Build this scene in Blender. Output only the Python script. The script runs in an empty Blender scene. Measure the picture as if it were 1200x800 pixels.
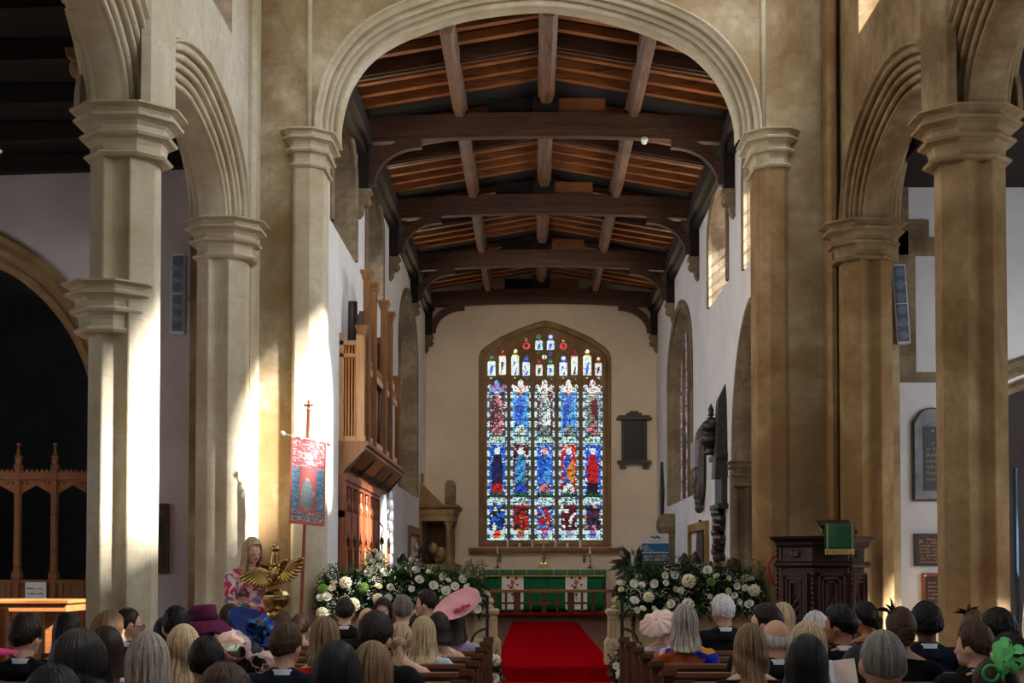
WORLD, SUN, ROOFE, ALTE, EXPO, CLS, CLN, CHS, AIS, AIN = 3.0, 66, 32, 235, 0, 112, 58, 52, 55, 24
import bpy, bmesh, math, random
from mathutils import Vector, Matrix, noise
C = bpy.context.scene.collection
R = math.radians; PI = math.pi
rnd = random.Random(7)
# ------------------------------------------------------------------ camera
FPX, PITCH = 1666.7, R(1.9)
PPX, PPY = 625.0, 668.0 - FPX*math.tan(PITCH)
CAMZ = 1.5
cd = bpy.data.cameras.new('camera'); cam = bpy.data.objects.new('camera', cd); C.objects.link(cam)
cam.location = (0, 0, CAMZ); cam.rotation_euler = (PI/2 + PITCH, 0, 0)
cd.sensor_width = 36; cd.lens = FPX*36/1200
cd.shift_x = -(PPX-600)/1200; cd.shift_y = (PPY-400)/1200
cd.clip_start = .05; cd.clip_end = 200
bpy.context.scene.camera = cam
def W(px, py, Y):
    dx = (px-PPX)/FPX; dy = -(py-PPY)/FPX; c, s = math.cos(PITCH), math.sin(PITCH)
    d = Vector((dx, c - dy*s, s + dy*c)); t = Y/d.y
    return Vector((t*d.x, Y, CAMZ + t*d.z))
def WX(px, py, X):
    dx = (px-PPX)/FPX; dy = -(py-PPY)/FPX; c, s = math.cos(PITCH), math.sin(PITCH)
    d = Vector((dx, c - dy*s, s + dy*c)); t = X/d.x
    return Vector((X, t*d.y, CAMZ + t*d.z))
# ------------------------------------------------------------------ colour + materials
def srgb(r, g, b):
    f = lambda v: (v/255)/12.92 if v <= 10 else ((v/255+.055)/1.055)**2.4
    return (f(r), f(g), f(b), 1)
class NT:
    def __init__(s, name):
        s.m = bpy.data.materials.new(name); s.m.use_nodes = True; s.t = s.m.node_tree; s.n = s.t.nodes
        s.b = s.n['Principled BSDF']; s.out = s.n['Material Output']
    def new(s, typ, **kw):
        n = s.n.new(typ)
        for k, v in kw.items():
            if k.startswith('i_'):
                n.inputs[k[2:].replace('_', ' ')].default_value = v
            else: setattr(n, k, v)
        return n
    def link(s, a, b): s.t.links.new(a, b)
    def coord(s, kind='Object', scale=(1, 1, 1)):
        tc = s.new('ShaderNodeTexCoord'); mp = s.new('ShaderNodeMapping'); mp.inputs['Scale'].default_value = scale
        s.link(tc.outputs[kind], mp.inputs['Vector']); return mp.outputs['Vector']
    def noise(s, vec, scale, detail=4, rough=.55, dist=0):
        n = s.new('ShaderNodeTexNoise'); s.link(vec, n.inputs['Vector'])
        n.inputs['Scale'].default_value = scale; n.inputs['Detail'].default_value = detail
        n.inputs['Roughness'].default_value = rough; n.inputs['Distortion'].default_value = dist
        return n.outputs['Fac']
    def ramp(s, fac, stops):
        r = s.new('ShaderNodeValToRGB'); s.link(fac, r.inputs['Fac']); e = r.color_ramp.elements
        while len(e) < len(stops): e.new(.5)
        for i, (p, c) in enumerate(stops): e[i].position = p; e[i].color = c
        return r.outputs['Color']
    def mix(s, fac, a, b, mode='MIX'):
        m = s.new('ShaderNodeMix', data_type='RGBA', blend_type=mode)
        for sock, v in ((m.inputs[0], fac), (m.inputs[6], a), (m.inputs[7], b)):
            if hasattr(v, 'links'): s.link(v, sock)
            else: sock.default_value = v
        return m.outputs[2]
    def bump(s, h, strength=.3, dist=.02):
        b = s.new('ShaderNodeBump'); b.inputs['Strength'].default_value = strength; b.inputs['Distance'].default_value = dist
        s.link(h, b.inputs['Height']); s.link(b.outputs['Normal'], s.b.inputs['Normal'])
    def col(s, v):
        if hasattr(v, 'links'): s.link(v, s.b.inputs['Base Color'])
        else: s.b.inputs['Base Color'].default_value = v
    def set(s, rough=.6, metal=0, spec=None, sheen=None):
        s.b.inputs['Roughness'].default_value = rough; s.b.inputs['Metallic'].default_value = metal
        if spec is not None: s.b.inputs['Specular IOR Level'].default_value = spec
        return s.m
_mc = {}
def stone(name, c1, c2, joint=.16, rows=.34, width=.72, stain=None):
    if name in _mc: return _mc[name]
    t = NT(name); v = t.coord('Object')
    geo = t.new('ShaderNodeNewGeometry'); sep = t.new('ShaderNodeSeparateXYZ'); t.link(geo.outputs['Position'], sep.inputs[0])
    ad = t.new('ShaderNodeMath', operation='ADD'); t.link(sep.outputs[0], ad.inputs[0]); t.link(sep.outputs[1], ad.inputs[1])
    cmb = t.new('ShaderNodeCombineXYZ'); t.link(ad.outputs[0], cmb.inputs[0]); t.link(sep.outputs[2], cmb.inputs[1])
    br = t.new('ShaderNodeTexBrick'); t.link(cmb.outputs[0], br.inputs['Vector'])
    br.inputs['Scale'].default_value = 1; br.inputs['Brick Width'].default_value = width; br.inputs['Row Height'].default_value = rows
    br.inputs['Mortar Size'].default_value = .006; br.inputs['Mortar Smooth'].default_value = .5
    br.inputs['Color1'].default_value = (.975, .975, .975, 1); br.inputs['Color2'].default_value = (1, 1, 1, 1)
    br.inputs['Mortar'].default_value = (1-joint*2.2, 1-joint*2.4, 1-joint*2.8, 1)
    p = geo.outputs['Position']
    n1 = t.noise(p, 1.3, 6, .62); n2 = t.noise(p, 11, 6, .7); n3 = t.noise(p, 70, 4, .7)
    c = t.ramp(n1, [(.34, c2), (.60, c1)])
    c = t.mix(t.ramp(n2, [(.35, (.0, .0, .0, 1)), (.72, (.7, .7, .7, 1))]), c, c2)
    if stain:
        n4 = t.noise(p, .55, 5, .7, .4)
        c = t.mix(t.ramp(n4, [(.42, (0, 0, 0, 1)), (.62, (.85, .85, .85, 1))]), c, stain)
    c = t.mix(1.0, c, br.outputs['Color'], 'MULTIPLY')
    t.col(c)
    h = t.mix(.5, n2, n3); h2 = t.mix(.6, h, br.outputs['Color'], 'MULTIPLY')
    t.bump(h2, .5, .014); _mc[name] = t.set(.88, spec=.2); return t.m
def plaster(name, c1, c2):
    if name in _mc: return _mc[name]
    t = NT(name); g = t.new('ShaderNodeNewGeometry'); p = g.outputs['Position']
    c = t.ramp(t.noise(p, .9, 5, .6), [(.3, c2), (.65, c1)])
    c = t.mix(t.ramp(t.noise(p, 6, 4), [(.5, (0, 0, 0, 1)), (.8, (.3, .3, .3, 1))]), c, c2)
    t.col(c); t.bump(t.noise(p, 14, 6), .12, .01); _mc[name] = t.set(.85, spec=.15); return t.m
def wood(name, c1, c2, axis='Z', rough=.45, s=1.0):
    if name in _mc: return _mc[name]
    t = NT(name); sc = {'X': (.6, 9, 9), 'Y': (9, .6, 9), 'Z': (9, 9, .6)}[axis]
    v = t.coord('Object', tuple(a*s for a in sc))
    n = t.noise(v, 2.2, 6, .65, .6); c = t.ramp(n, [(.30, c2), (.52, c1), (.72, c2)])
    c = t.mix(t.ramp(t.noise(t.coord('Object'), 1.7, 4), [(.4, (0, 0, 0, 1)), (.8, (.5, .5, .5, 1))]), c, c2)
    t.col(c); t.bump(n, .25, .006); _mc[name] = t.set(rough, spec=.35); return t.m
def plain(name, c, rough=.6, metal=0, var=.12, scale=14, bump=.08, spec=None, em=0):
    if name in _mc: return _mc[name]
    t = NT(name); v = t.coord('Object'); n = t.noise(v, scale, 4)
    d = tuple(x*(1-var*2) for x in c[:3])+(1,); l = tuple(min(1, x*(1+var)) for x in c[:3])+(1,)
    cc = t.ramp(n, [(.3, d), (.7, l)]); t.col(cc)
    if bump: t.bump(n, bump, .004)
    if em:
        t.b.inputs['Emission Color'].default_value = c; t.b.inputs['Emission Strength'].default_value = em
    _mc[name] = t.set(rough, metal, spec); return t.m
def cloth(name, c, weave=220, rough=.85, fold=.35, var=.15):
    if name in _mc: return _mc[name]
    t = NT(name); v = t.coord('Object')
    n = t.noise(v, 9, 3, .5, .5); n2 = t.noise(v, weave, 2)
    d = tuple(x*(1-var*2) for x in c[:3])+(1,)
    t.col(t.mix(n2, t.ramp(n, [(.35, d), (.65, c)]), d) if var > .2 else t.ramp(n, [(.35, d), (.65, c)]))
    t.bump(t.mix(.25, n, n2), fold, .02)
    _mc[name] = t.set(rough, spec=.2); return t.m
def floral(name, base, cols, scale=16):
    if name in _mc: return _mc[name]
    t = NT(name); v = t.coord('Object'); vo = t.new('ShaderNodeTexVoronoi'); t.link(v, vo.inputs['Vector']); vo.inputs['Scale'].default_value = scale
    nn = t.noise(v, scale*.45, 2, .5, 1.2)
    sep = t.new('ShaderNodeSeparateColor'); t.link(vo.outputs['Color'], sep.inputs[0])
    st = [(i/len(cols), c) for i, c in enumerate(cols)]
    r = t.new('ShaderNodeValToRGB'); r.color_ramp.interpolation = 'CONSTANT'; t.link(sep.outputs[0], r.inputs['Fac'])
    e = r.color_ramp.elements
    while len(e) < len(st): e.new(.5)
    for i, (p, c) in enumerate(st): e[i].position = p; e[i].color = c
    t.col(t.mix(t.ramp(nn, [(.45, (0, 0, 0, 1)), (.48, (1, 1, 1, 1))]), base, r.outputs['Color']))
    _mc[name] = t.set(.8, spec=.2); return t.m
def vcol(name, rough=.5, em=0.0, spec=.3):
    if name in _mc: return _mc[name]
    t = NT(name); a = t.new('ShaderNodeVertexColor'); a.layer_name = 'col'
    t.col(a.outputs['Color'])
    if em:
        t.link(a.outputs['Color'], t.b.inputs['Emission Color']); t.b.inputs['Emission Strength'].default_value = em
    _mc[name] = t.set(rough, spec=spec); return t.m
# ------------------------------------------------------------------ mesh builder
class MB:
    def __init__(s): s.v = []; s.f = []; s.m = []
    def add(s, vs, fs, mi=0):
        o = len(s.v); s.v += [Vector(v) for v in vs]
        s.f += [tuple(i+o for i in f) for f in fs]; s.m += [mi]*len(fs); return s
    def box(s, x0, x1, y0, y1, z0, z1, mi=0):
        v = [(x, y, z) for z in (z0, z1) for y in (y0, y1) for x in (x0, x1)]
        return s.add(v, [(0, 2, 3, 1), (4, 5, 7, 6), (0, 1, 5, 4), (2, 6, 7, 3), (0, 4, 6, 2), (1, 3, 7, 5)], mi)
    def obox(s, M, sx, sy, sz, mi=0):
        v = [M @ Vector((x*sx/2, y*sy/2, z*sz/2)) for z in (-1, 1) for y in (-1, 1) for x in (-1, 1)]
        return s.add(v, [(0, 2, 3, 1), (4, 5, 7, 6), (0, 1, 5, 4), (2, 6, 7, 3), (0, 4, 6, 2), (1, 3, 7, 5)], mi)
    def bar(s, a, b, w, h, mi=0, up=(0, 0, 1)):
        a, b = Vector(a), Vector(b); d = (b-a); L = d.length; d.normalize(); u = Vector(up)
        x = d.cross(u)
        if x.length < 1e-4: x = d.cross(Vector((0, 1, 0)))
        x.normalize(); u = x.cross(d)
        M = Matrix(((x.x, d.x, u.x, 0), (x.y, d.y, u.y, 0), (x.z, d.z, u.z, 0), (0, 0, 0, 1)))
        M.translation = (a+b)/2
        return s.obox(M, w, L, h, mi)
    def prism(s, poly, T, w0, w1, mi=0):
        n = len(poly); v = [T(u, t, w0) for u, t in poly] + [T(u, t, w1) for u, t in poly]
        f = [tuple(range(n))[::-1], tuple(range(n, 2*n))] + [(i, (i+1) % n, n+(i+1) % n, n+i) for i in range(n)]
        return s.add(v, f, mi)
    def tube(s, pts, rs, n=10, mi=0, cap=True):
        pts = [Vector(p) for p in pts]
        if not hasattr(rs, '__len__'): rs = [rs]*len(pts)
        rings = []; prev = None
        for i, p in enumerate(pts):
            d = (pts[min(i+1, len(pts)-1)] - pts[max(i-1, 0)]).normalized()
            if prev is None: x = d.orthogonal().normalized()
            else: x = (prev - d*prev.dot(d)); x = x.normalized() if x.length > 1e-6 else d.orthogonal().normalized()
            prev = x; y = d.cross(x)
            rings.append([p + (x*math.cos(2*PI*k/n) + y*math.sin(2*PI*k/n))*rs[i] for k in range(n)])
        v = [q for r in rings for q in r]
        f = [(i*n+k, i*n+(k+1) % n, (i+1)*n+(k+1) % n, (i+1)*n+k) for i in range(len(pts)-1) for k in range(n)]
        if cap: f += [tuple(range(n))[::-1], tuple(range((len(pts)-1)*n, len(pts)*n))]
        return s.add(v, f, mi)
    def lathe(s, prof, c=(0, 0, 0), n=16, mi=0, sx=1, sy=1, M=None):
        c = Vector(c); v = []
        for r, z in prof:
            for k in range(n):
                p = Vector((r*sx*math.cos(2*PI*k/n), r*sy*math.sin(2*PI*k/n), z))
                v.append((M @ p if M else p) + c)
        m = len(prof)
        f = [(i*n+k, i*n+(k+1) % n, (i+1)*n+(k+1) % n, (i+1)*n+k) for i in range(m-1) for k in range(n)]
        f += [tuple(range(n))[::-1], tuple(range((m-1)*n, m*n))]
        return s.add(v, f, mi)
    def ell(s, c, r, M=None, seg=12, rings=8, mi=0):
        c = Vector(c); v = []
        for i in range(1, rings):
            th = PI*i/rings
            for k in range(seg):
                p = Vector((r[0]*math.sin(th)*math.cos(2*PI*k/seg), r[1]*math.sin(th)*math.sin(2*PI*k/seg), r[2]*math.cos(th)))
                v.append((M @ p if M else p) + c)
        top = Vector((0, 0, r[2])); bot = -top
        v += [(M @ top if M else top)+c, (M @ bot if M else bot)+c]
        a = (rings-1)*seg
        f = [(i*seg+k, (i+1)*seg+k, (i+1)*seg+(k+1) % seg, i*seg+(k+1) % seg) for i in range(rings-2) for k in range(seg)]
        f += [(a, k, (k+1) % seg) for k in range(seg)] + [(a+1, (rings-2)*seg+(k+1) % seg, (rings-2)*seg+k) for k in range(seg)]
        return s.add(v, f, mi)
    def caps(s, a, b, ra, rb, n=12):
        a, b = Vector(a), Vector(b); d = (b-a).normalized(); L = (b-a).length
        pts = []; rs = []
        for k in range(1, 5):
            t = k/4*PI/2; pts.append(a - d*ra*math.cos(t)); rs.append(max(ra*math.sin(t), 1e-4))
        for k in range(1, 4): pts.append(a+(b-a)*k/4); rs.append(ra+(rb-ra)*k/4)
        for k in range(4):
            t = PI/2 - k/4*PI/2; pts.append(b + d*rb*math.cos(t)); rs.append(max(rb*math.sin(t), 1e-4))
        return s.tube(pts, rs, n)
    def ring(s, plan, prof, mi=0, cap=True):
        """plan: convex polygon [(x,y)] ccw; prof: [(offset,z)] lofted with mitred offsets"""
        n = len(plan); v = []
        for off, z in prof:
            for i in range(n):
                p0, p1, p2 = (Vector(plan[j % n]) for j in (i-1, i, i+1))
                d1 = (p1-p0).normalized(); d2 = (p2-p1).normalized()
                n1 = Vector((d1.y, -d1.x)); n2 = Vector((d2.y, -d2.x)); m = (n1+n2); m /= max(m.dot(n1), .2)
                q = p1 + m*off; v.append((q.x, q.y, z))
        m_ = len(prof)
        f = [(i*n+k, i*n+(k+1) % n, (i+1)*n+(k+1) % n, (i+1)*n+k) for i in range(m_-1) for k in range(n)]
        if cap: f += [tuple(range(n))[::-1], tuple(range((m_-1)*n, m_*n))]
        return s.add(v, f, mi)
    def sweep(s, path, prof, T, mi=0, closed=False):
        path = [Vector(p) for p in path]; m = len(path); v = []
        for i, p in enumerate(path):
            d = (path[min(i+1, m-1)] - path[max(i-1, 0)]).normalized(); nn = Vector((-d.y, d.x))
            for r, w in prof:
                q = p + nn*r; v.append(T(q.x, q.y, w))
        k = len(prof); rng = k if closed else k-1
        f = [(i*k+j, (i+1)*k+j, (i+1)*k+(j+1) % k, i*k+(j+1) % k) for i in range(m-1) for j in range(rng)]
        if closed: f += [tuple(range(k)), tuple(range((m-1)*k, m*k))[::-1]]
        return s.add(v, f, mi)
    def grid(s, fn, nu, nv, mi=0, wrap=False):
        v = [fn(i/nu, j/nv) for j in range(nv+1) for i in range(nu+(0 if wrap else 1))]
        k = nu if wrap else nu+1
        f = [(j*k+i, j*k+(i+1) % k, (j+1)*k+(i+1) % k, (j+1)*k+i) for j in range(nv) for i in range(nu)]
        return s.add(v, f, mi)
    def mesh(s, name, off=None, fix=True):
        me = bpy.data.meshes.new(name)
        vs = [tuple(v-off) for v in s.v] if off is not None else [tuple(v) for v in s.v]
        me.from_pydata(vs, [], s.f); me.polygons.foreach_set('material_index', s.m)
        if fix:
            bm = bmesh.new(); bm.from_mesh(me); bmesh.ops.recalc_face_normals(bm, faces=bm.faces); bm.to_mesh(me); bm.free()
        me.update(); return me
    def build(s, name, mats, parent=None, smooth=False, bevel=0, local=False, solid=0, fix=True):
        off = None
        if parent is not None and not local: off = wloc(parent)
        me = s.mesh(name, off, fix); o = bpy.data.objects.new(name, me); C.objects.link(o)
        for m in (mats if isinstance(mats, (list, tuple)) else [mats]): me.materials.append(m)
        if parent is not None: o.parent = parent
        if smooth: me.shade_smooth() if smooth is True else me.shade_smooth()
        if bevel:
            b = o.modifiers.new('bevel', 'BEVEL'); b.width = bevel; b.segments = 2; b.limit_method = 'ANGLE'; b.angle_limit = R(35)
        if solid:
            q = o.modifiers.new('solid', 'SOLIDIFY'); q.thickness = solid; q.offset = 0
        return o
def wloc(o):
    v = Vector((0, 0, 0))
    while o is not None: v += Vector(o.location); o = o.parent
    return v
def tag(o, label=None, cat=None, group=None, kind=None):
    if label: o['label'] = label
    if cat: o['category'] = cat
    if group: o['group'] = group
    if kind: o['kind'] = kind
    return o
def thing(name, label, cat, loc=(0, 0, 0), rz=0, group=None):
    o = bpy.data.objects.new(name, None); C.objects.link(o); o.location = loc; o.rotation_euler = (0, 0, rz)
    o.empty_display_size = .1
    return tag(o, label, cat, group)
def struct(name, mb, mat, **k):
    o = mb.build(name, mat, **k); o['kind'] = 'structure'; return o
def smooth_by_angle(me, a=35):
    me.shade_smooth(); 
    try: me.set_sharp_from_angle(angle=R(a))
    except Exception: pass
def plate(outer, holes, T, w0, w1, mi=0, mb=None):
    """flat plate with holes through it; loops are [(u,v)]; returned as an MB"""
    cu = bpy.data.curves.new('tmp', 'CURVE'); cu.dimensions = '2D'; cu.fill_mode = 'BOTH'; cu.extrude = abs(w1-w0)/2
    for lp in [outer]+list(holes):
        sp = cu.splines.new('POLY'); sp.points.add(len(lp)-1); sp.use_cyclic_u = True
        for i, p in enumerate(lp): sp.points[i].co = (p[0], p[1], 0, 1)
    o = bpy.data.objects.new('tmp', cu); C.objects.link(o)
    dg = bpy.context.evaluated_depsgraph_get(); dg.update(); me = bpy.data.meshes.new_from_object(o.evaluated_get(dg))
    mb = mb or MB(); mid = (w0+w1)/2
    mb.add([T(v.co.x, v.co.y, v.co.z+mid) for v in me.vertices], [tuple(p.vertices) for p in me.polygons], mi)
    bpy.data.objects.remove(o); bpy.data.curves.remove(cu); bpy.data.meshes.remove(me)
    return mb
TXZ = lambda u, v, w: (u, w, v)      # plane facing Y
TYZ = lambda u, v, w: (w, u, v)      # plane facing X
def arch(c, half, spring, rise, n=24, foot=None):
    p = []
    for i in range(n+1):
        a = PI*i/n; u = -math.cos(a)
        p.append((c+half*u, spring + rise*(.9*math.sin(a)**.92 + .1*(1-abs(u)))))
    if foot is not None: p = [(c-half, foot)] + p + [(c+half, foot)]
    return p
def off_path(path, r):
    path = [Vector(p) for p in path]; m = len(path); o = []
    for i, p in enumerate(path):
        d = (path[min(i+1, m-1)] - path[max(i-1, 0)]).normalized(); o.append(tuple(p + Vector((-d.y, d.x))*r))
    return o
def rect(x0, x1, y0, y1): return [(x0, y0), (x1, y0), (x1, y1), (x0, y1)]
def octagon(cx, cy, a, ax=None, ch=None):
    ax = ax or a; ch = ch or a*.586
    return [(cx-ax+ch, cy-a), (cx+ax-ch, cy-a), (cx+ax, cy-a+ch), (cx+ax, cy+a-ch), (cx+ax-ch, cy+a), (cx-ax+ch, cy+a), (cx-ax, cy+a-ch), (cx-ax, cy-a+ch)]
# palette
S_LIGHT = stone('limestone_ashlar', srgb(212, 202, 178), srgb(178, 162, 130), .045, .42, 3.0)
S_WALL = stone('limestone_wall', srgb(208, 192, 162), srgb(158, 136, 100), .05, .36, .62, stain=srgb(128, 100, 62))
S_BROWN = stone('ochre_dim_limestone', srgb(186, 158, 116), srgb(138, 108, 72), .05, .5, 3.0, stain=srgb(120, 88, 50))  # ochre stone, also carrying the dim warm light of the right piers
S_DARK = stone('weathered_stone', srgb(150, 132, 105), srgb(98, 82, 62), .12)
S_BLOCK = stone('low_wall_stone', srgb(196, 176, 142), srgb(158, 134, 100), .16, .5, .8)
P_WHITE = plaster('white_limewash', srgb(232, 230, 226), srgb(212, 208, 202))
P_CREAM = plaster('cream_limewash', srgb(224, 208, 186), srgb(208, 190, 166))
P_LILAC = plaster('grey_limewash', srgb(205, 198, 198), srgb(176, 168, 168))
W_ROOF = wood('old_roof_oak', srgb(84, 54, 34), srgb(34, 20, 14), 'X', .6)
W_ROOFY = wood('old_purlin_oak', srgb(120, 90, 70), srgb(50, 34, 26), 'Y', .6)
W_DARKROOF = wood('dark_roof_board', srgb(30, 18, 13), srgb(12, 8, 6), 'X', .8)
W_RAFT = wood('rafter_oak', srgb(158, 96, 50), srgb(70, 38, 20), 'X', .5)
W_OAK = wood('organ_oak', srgb(156, 106, 60), srgb(92, 58, 30), 'Z', .4)
W_OAKL = wood('light_oak', srgb(205, 160, 112), srgb(160, 112, 70), 'Z', .4)
W_RED = wood('red_oak_screen', srgb(150, 84, 52), srgb(92, 46, 28), 'Z', .4)
W_DARK = wood('black_oak', srgb(50, 32, 26), srgb(22, 14, 12), 'Z', .35)
W_PEW = wood('pew_oak', srgb(98, 58, 34), srgb(50, 28, 16), 'X', .4)
W_TABLE = wood('table_oak', srgb(158, 98, 52), srgb(104, 60, 30), 'X', .4)
GOLD = plain('polished_brass', srgb(186, 154, 96), .24, 1, .1, 20, .05)
IRON = plain('black_iron', srgb(22, 22, 24), .5, .4)
WHITEP = plain('white_wax', srgb(240, 232, 214), .5, 0, .04)
BLACKM = plain('dark_slate', srgb(26, 26, 30), .35)
GOLDL = plain('gilt_lettering', srgb(128, 108, 72), .6, .2)
# ------------------------------------------------------------------ dimensions
YN, YN2 = 14.5, 14.97                # east wall of the nave: front and back face
XL, XR = -2.88, 3.11                # nave faces of the arcade walls
XLo, XRo = -3.42, 3.65
CL, CR, YE = -2.22, 2.55, 29.3      # chancel walls
CXL, CXR = -3.09, 3.31              # pier centres
PYS = [3.9, 7.08, 10.7, 14.1]
CAPZ = 4.95
FZ = .54                            # chancel floor
# ---- floors
struct('floor_nave', MB().box(-9.4, 7.2, -4.4, 12.8, -.2, 0), stone('floor_flags', srgb(150, 132, 108), srgb(112, 94, 72), .2, .6, .6))
m = MB()
for i in range(4):
    m.box(CL-.5 if i else -2.88, CR+.5 if i else 3.11, 12.8+.4*i, YE+.5 if i == 3 else 12.8+.4*(i+1), -.1, .135*(i+1))
struct('floor_chancel', m, None if False else NT('x').m)
t = NT('chancel_tiles'); g = t.new('ShaderNodeNewGeometry'); ck = t.new('ShaderNodeTexBrick'); t.link(g.outputs['Position'], ck.inputs['Vector'])
ck.inputs['Scale'].default_value = 1; ck.inputs['Brick Width'].default_value = .16; ck.inputs['Row Height'].default_value = .16; ck.inputs['Mortar Size'].default_value = .006
ck.inputs['Color1'].default_value = srgb(120, 78, 52); ck.inputs['Color2'].default_value = srgb(84, 58, 44); ck.inputs['Mortar'].default_value = srgb(40, 30, 26)
t.col(ck.outputs['Color']); t.set(.75, spec=.08)
bpy.data.objects['floor_chancel'].data.materials.clear(); bpy.data.objects['floor_chancel'].data.materials.append(t.m)
struct('floor_aisle', MB().box(-9.4, XLo+.3, 12.8, 24, -.2, .02).box(XRo-.3, 7.2, 12.8, 24, -.2, .02), stone('floor_flags', 0, 0))
# ---- nave east wall with the chancel arch opening
pix = [(400, 155), (402, 140), (406, 122), (412, 105), (425, 84), (440, 68), (458, 56), (475, 47), (510, 34), (550, 22.5), (600, 15.5), (632, 13.5), (665, 16.5), (700, 23), (750, 37), (800, 58), (825, 78), (845, 104), (857, 133), (861, 155)]
apath = [(W(x, y, YN2-.02).x, W(x, y, YN2-.02).z) for x, y in pix]
zsp = W(400, 155, YN).z
def densify(p, n):      # smooth by Chaikin, ends kept
    for _ in range(n):
        q = [p[0]]
        for a, b in zip(p, p[1:]):
            a, b = Vector(a), Vector(b); q += [tuple(a*.75+b*.25), tuple(a*.25+b*.75)]
        q.append(p[-1]); p = q
    return p
apath = densify(apath, 2)
apath[0] = (apath[0][0], zsp); apath[-1] = (apath[-1][0], zsp)
hole = off_path(apath, .20)
outer = [(XLo-.1, 0), (hole[0][0], 0)] + hole + [(hole[-1][0], 0), (XRo+.1, 0), (XRo+.1, 9.4), (XLo-.1, 9.4)]
o = struct('wall_nave_east', plate(outer, [], TXZ, YN, YN2), S_WALL)
# chancel arch mouldings (orders)
prof_old = [(.0, .62), (.0, .09), (.012, .055), (.035, .03), (.065, .025), (.085, .04), (.10, .075), (.125, .085), (.145, .07), (.155, .03), (.17, -.005), (.195, -.02), (.215, -.012), (.225, .012), (.235, -.015), (.25, -.045), (.275, -.06), (.30, -.055), (.31, -.03), (.315, .0), (.315, .05)]
def lobes(r0, w0, r1, w1, n, amp, deep=()):
    out = []; d = Vector((r1-r0, w1-w0)); nn = Vector((-d.y, d.x)).normalized()
    for k in range(n):
        a_ = amp*(1.35 if k % 2 == 0 else .9); 
        for j in range(9):
            t_ = (k+.07+.86*j/8)/n; b_ = a_*math.sin(PI*j/8)**.8 + (-amp*1.1 if j in (0, 8) and 0 < k+j/8 < n else 0)
            q_ = Vector((r0, w0))+d*t_+nn*b_; out.append((q_.x, q_.y))
    out.append((r1, w1)); return out
L_ = lobes(.012, -.33, .19, -.0, 4, .030, (2,))      # r outward, w measured towards the viewer as negative depth
prof = [(0, YN+.49), (0, YN+.36)] + [(r_, YN+(-w_)) for r_, w_ in L_] + [(.195, YN-.035), (.215, YN-.03), (.225, YN+.02)]
m = MB().sweep([(a, b) for a, b in apath], prof, TXZ)
o = m.build('chancel_arch', S_LIGHT); tag(o, 'broad moulded stone chancel arch framing the altar end', 'arch'); smooth_by_angle(o.data, 40)
CAPP = [(0, -.40), (.03, -.395), (.046, -.375), (.03, -.355), (.0, -.345), (0, -.30), (.012, -.26), (.03, -.243), (.066, -.237), (.078, -.217), (.058, -.196), (.030, -.190), (.030, -.155), (.050, -.125), (.088, -.108), (.114, -.102), (.118, -.082), (.094, -.070), (.072, -.062), (.084, -.034), (.122, -.018), (.142, -.014), (.142, 0)]
CAPP_OLD = [(.0, -.40), (.028, -.385), (.03, -.36), (.0, -.34), (.0, -.28), (.045, -.25), (.05, -.235), (.035, -.225), (.04, -.17), (.07, -.115), (.075, -.10), (.10, -.09), (.105, -.07), (.09, -.06), (.12, -.03), (.135, -.02), (.135, .0)]
def capital(plan, z, k=1.0, h=1.0): return MB().ring(plan, [(o*k, z+dz*h) for o, dz in CAPP])
# responds of the chancel arch
for side in (0, 1):
    if side == 0:
        xi = W(384.5, 400, 14.95).x; plan = [(xi-.30, 14.46), (xi-.27, 14.43), (xi-.12, 14.43), (xi, 14.54), (xi, 14.96), (xi-.30, 14.96)]
        lab = 'sunlit stone respond carrying the left end of the chancel arch'
    else:
        xi = W(880, 400, 14.95).x; plan = [(xi, 14.54), (xi+.12, 14.43), (xi+.27, 14.43), (xi+.31, 14.47), (xi+.31, 14.96), (xi, 14.96)]
        lab = 'brown stone respond carrying the right end of the chancel arch'
    r = thing('arch_respond', lab, 'pier', (xi, 14.6, FZ-.14))
    MB().ring(plan, [(.07, FZ-.14), (.07, .62), (.05, .72), (.01, .78), (0, .82), (0, zsp-.355)]).build('shaft', S_LIGHT if side == 0 else S_BROWN, r, bevel=.006)
    capital(plan, zsp, .9, .95).build('capital', S_LIGHT, r)
# vertical wall shafts beside the arch
for x0, x1, lab in ((359.5, 366, 'slim stone roll rising up the wall above the left chancel arch capital'), (891, 898, 'slim stone roll rising up the wall above the right chancel arch capital')):
    a = W(x0, 100, YN).x; b = W(x1, 100, YN).x
    o = MB().tube([((a+b)/2, YN-.0, zsp-.05), ((a+b)/2, YN-.0, 9.3)], (b-a)/2, 10).build('wall_shaft', S_LIGHT, smooth=True); tag(o, lab, 'shaft')
for x0, x1, lab in ((286, 300, 'pale stone corner shaft between the left arcade and the chancel arch wall'), (969, 982, 'stone corner shaft between the chancel arch wall and the right arcade')):
    a = W(x0, 300, 14.3).x; b = W(x1, 300, 14.3).x; c = (a+b)/2; h = (b-a)/2
    plan = [(c-h, 14.28), (c-h*.4, 14.22), (c+h*.4, 14.22), (c+h, 14.28), (c+h, 14.52), (c-h, 14.52)]
    o = MB().ring(plan, [(.0, 0), (0, 9.4)]).build('corner_shaft', S_LIGHT if x0 < 600 else S_BROWN); tag(o, lab, 'shaft')
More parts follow.
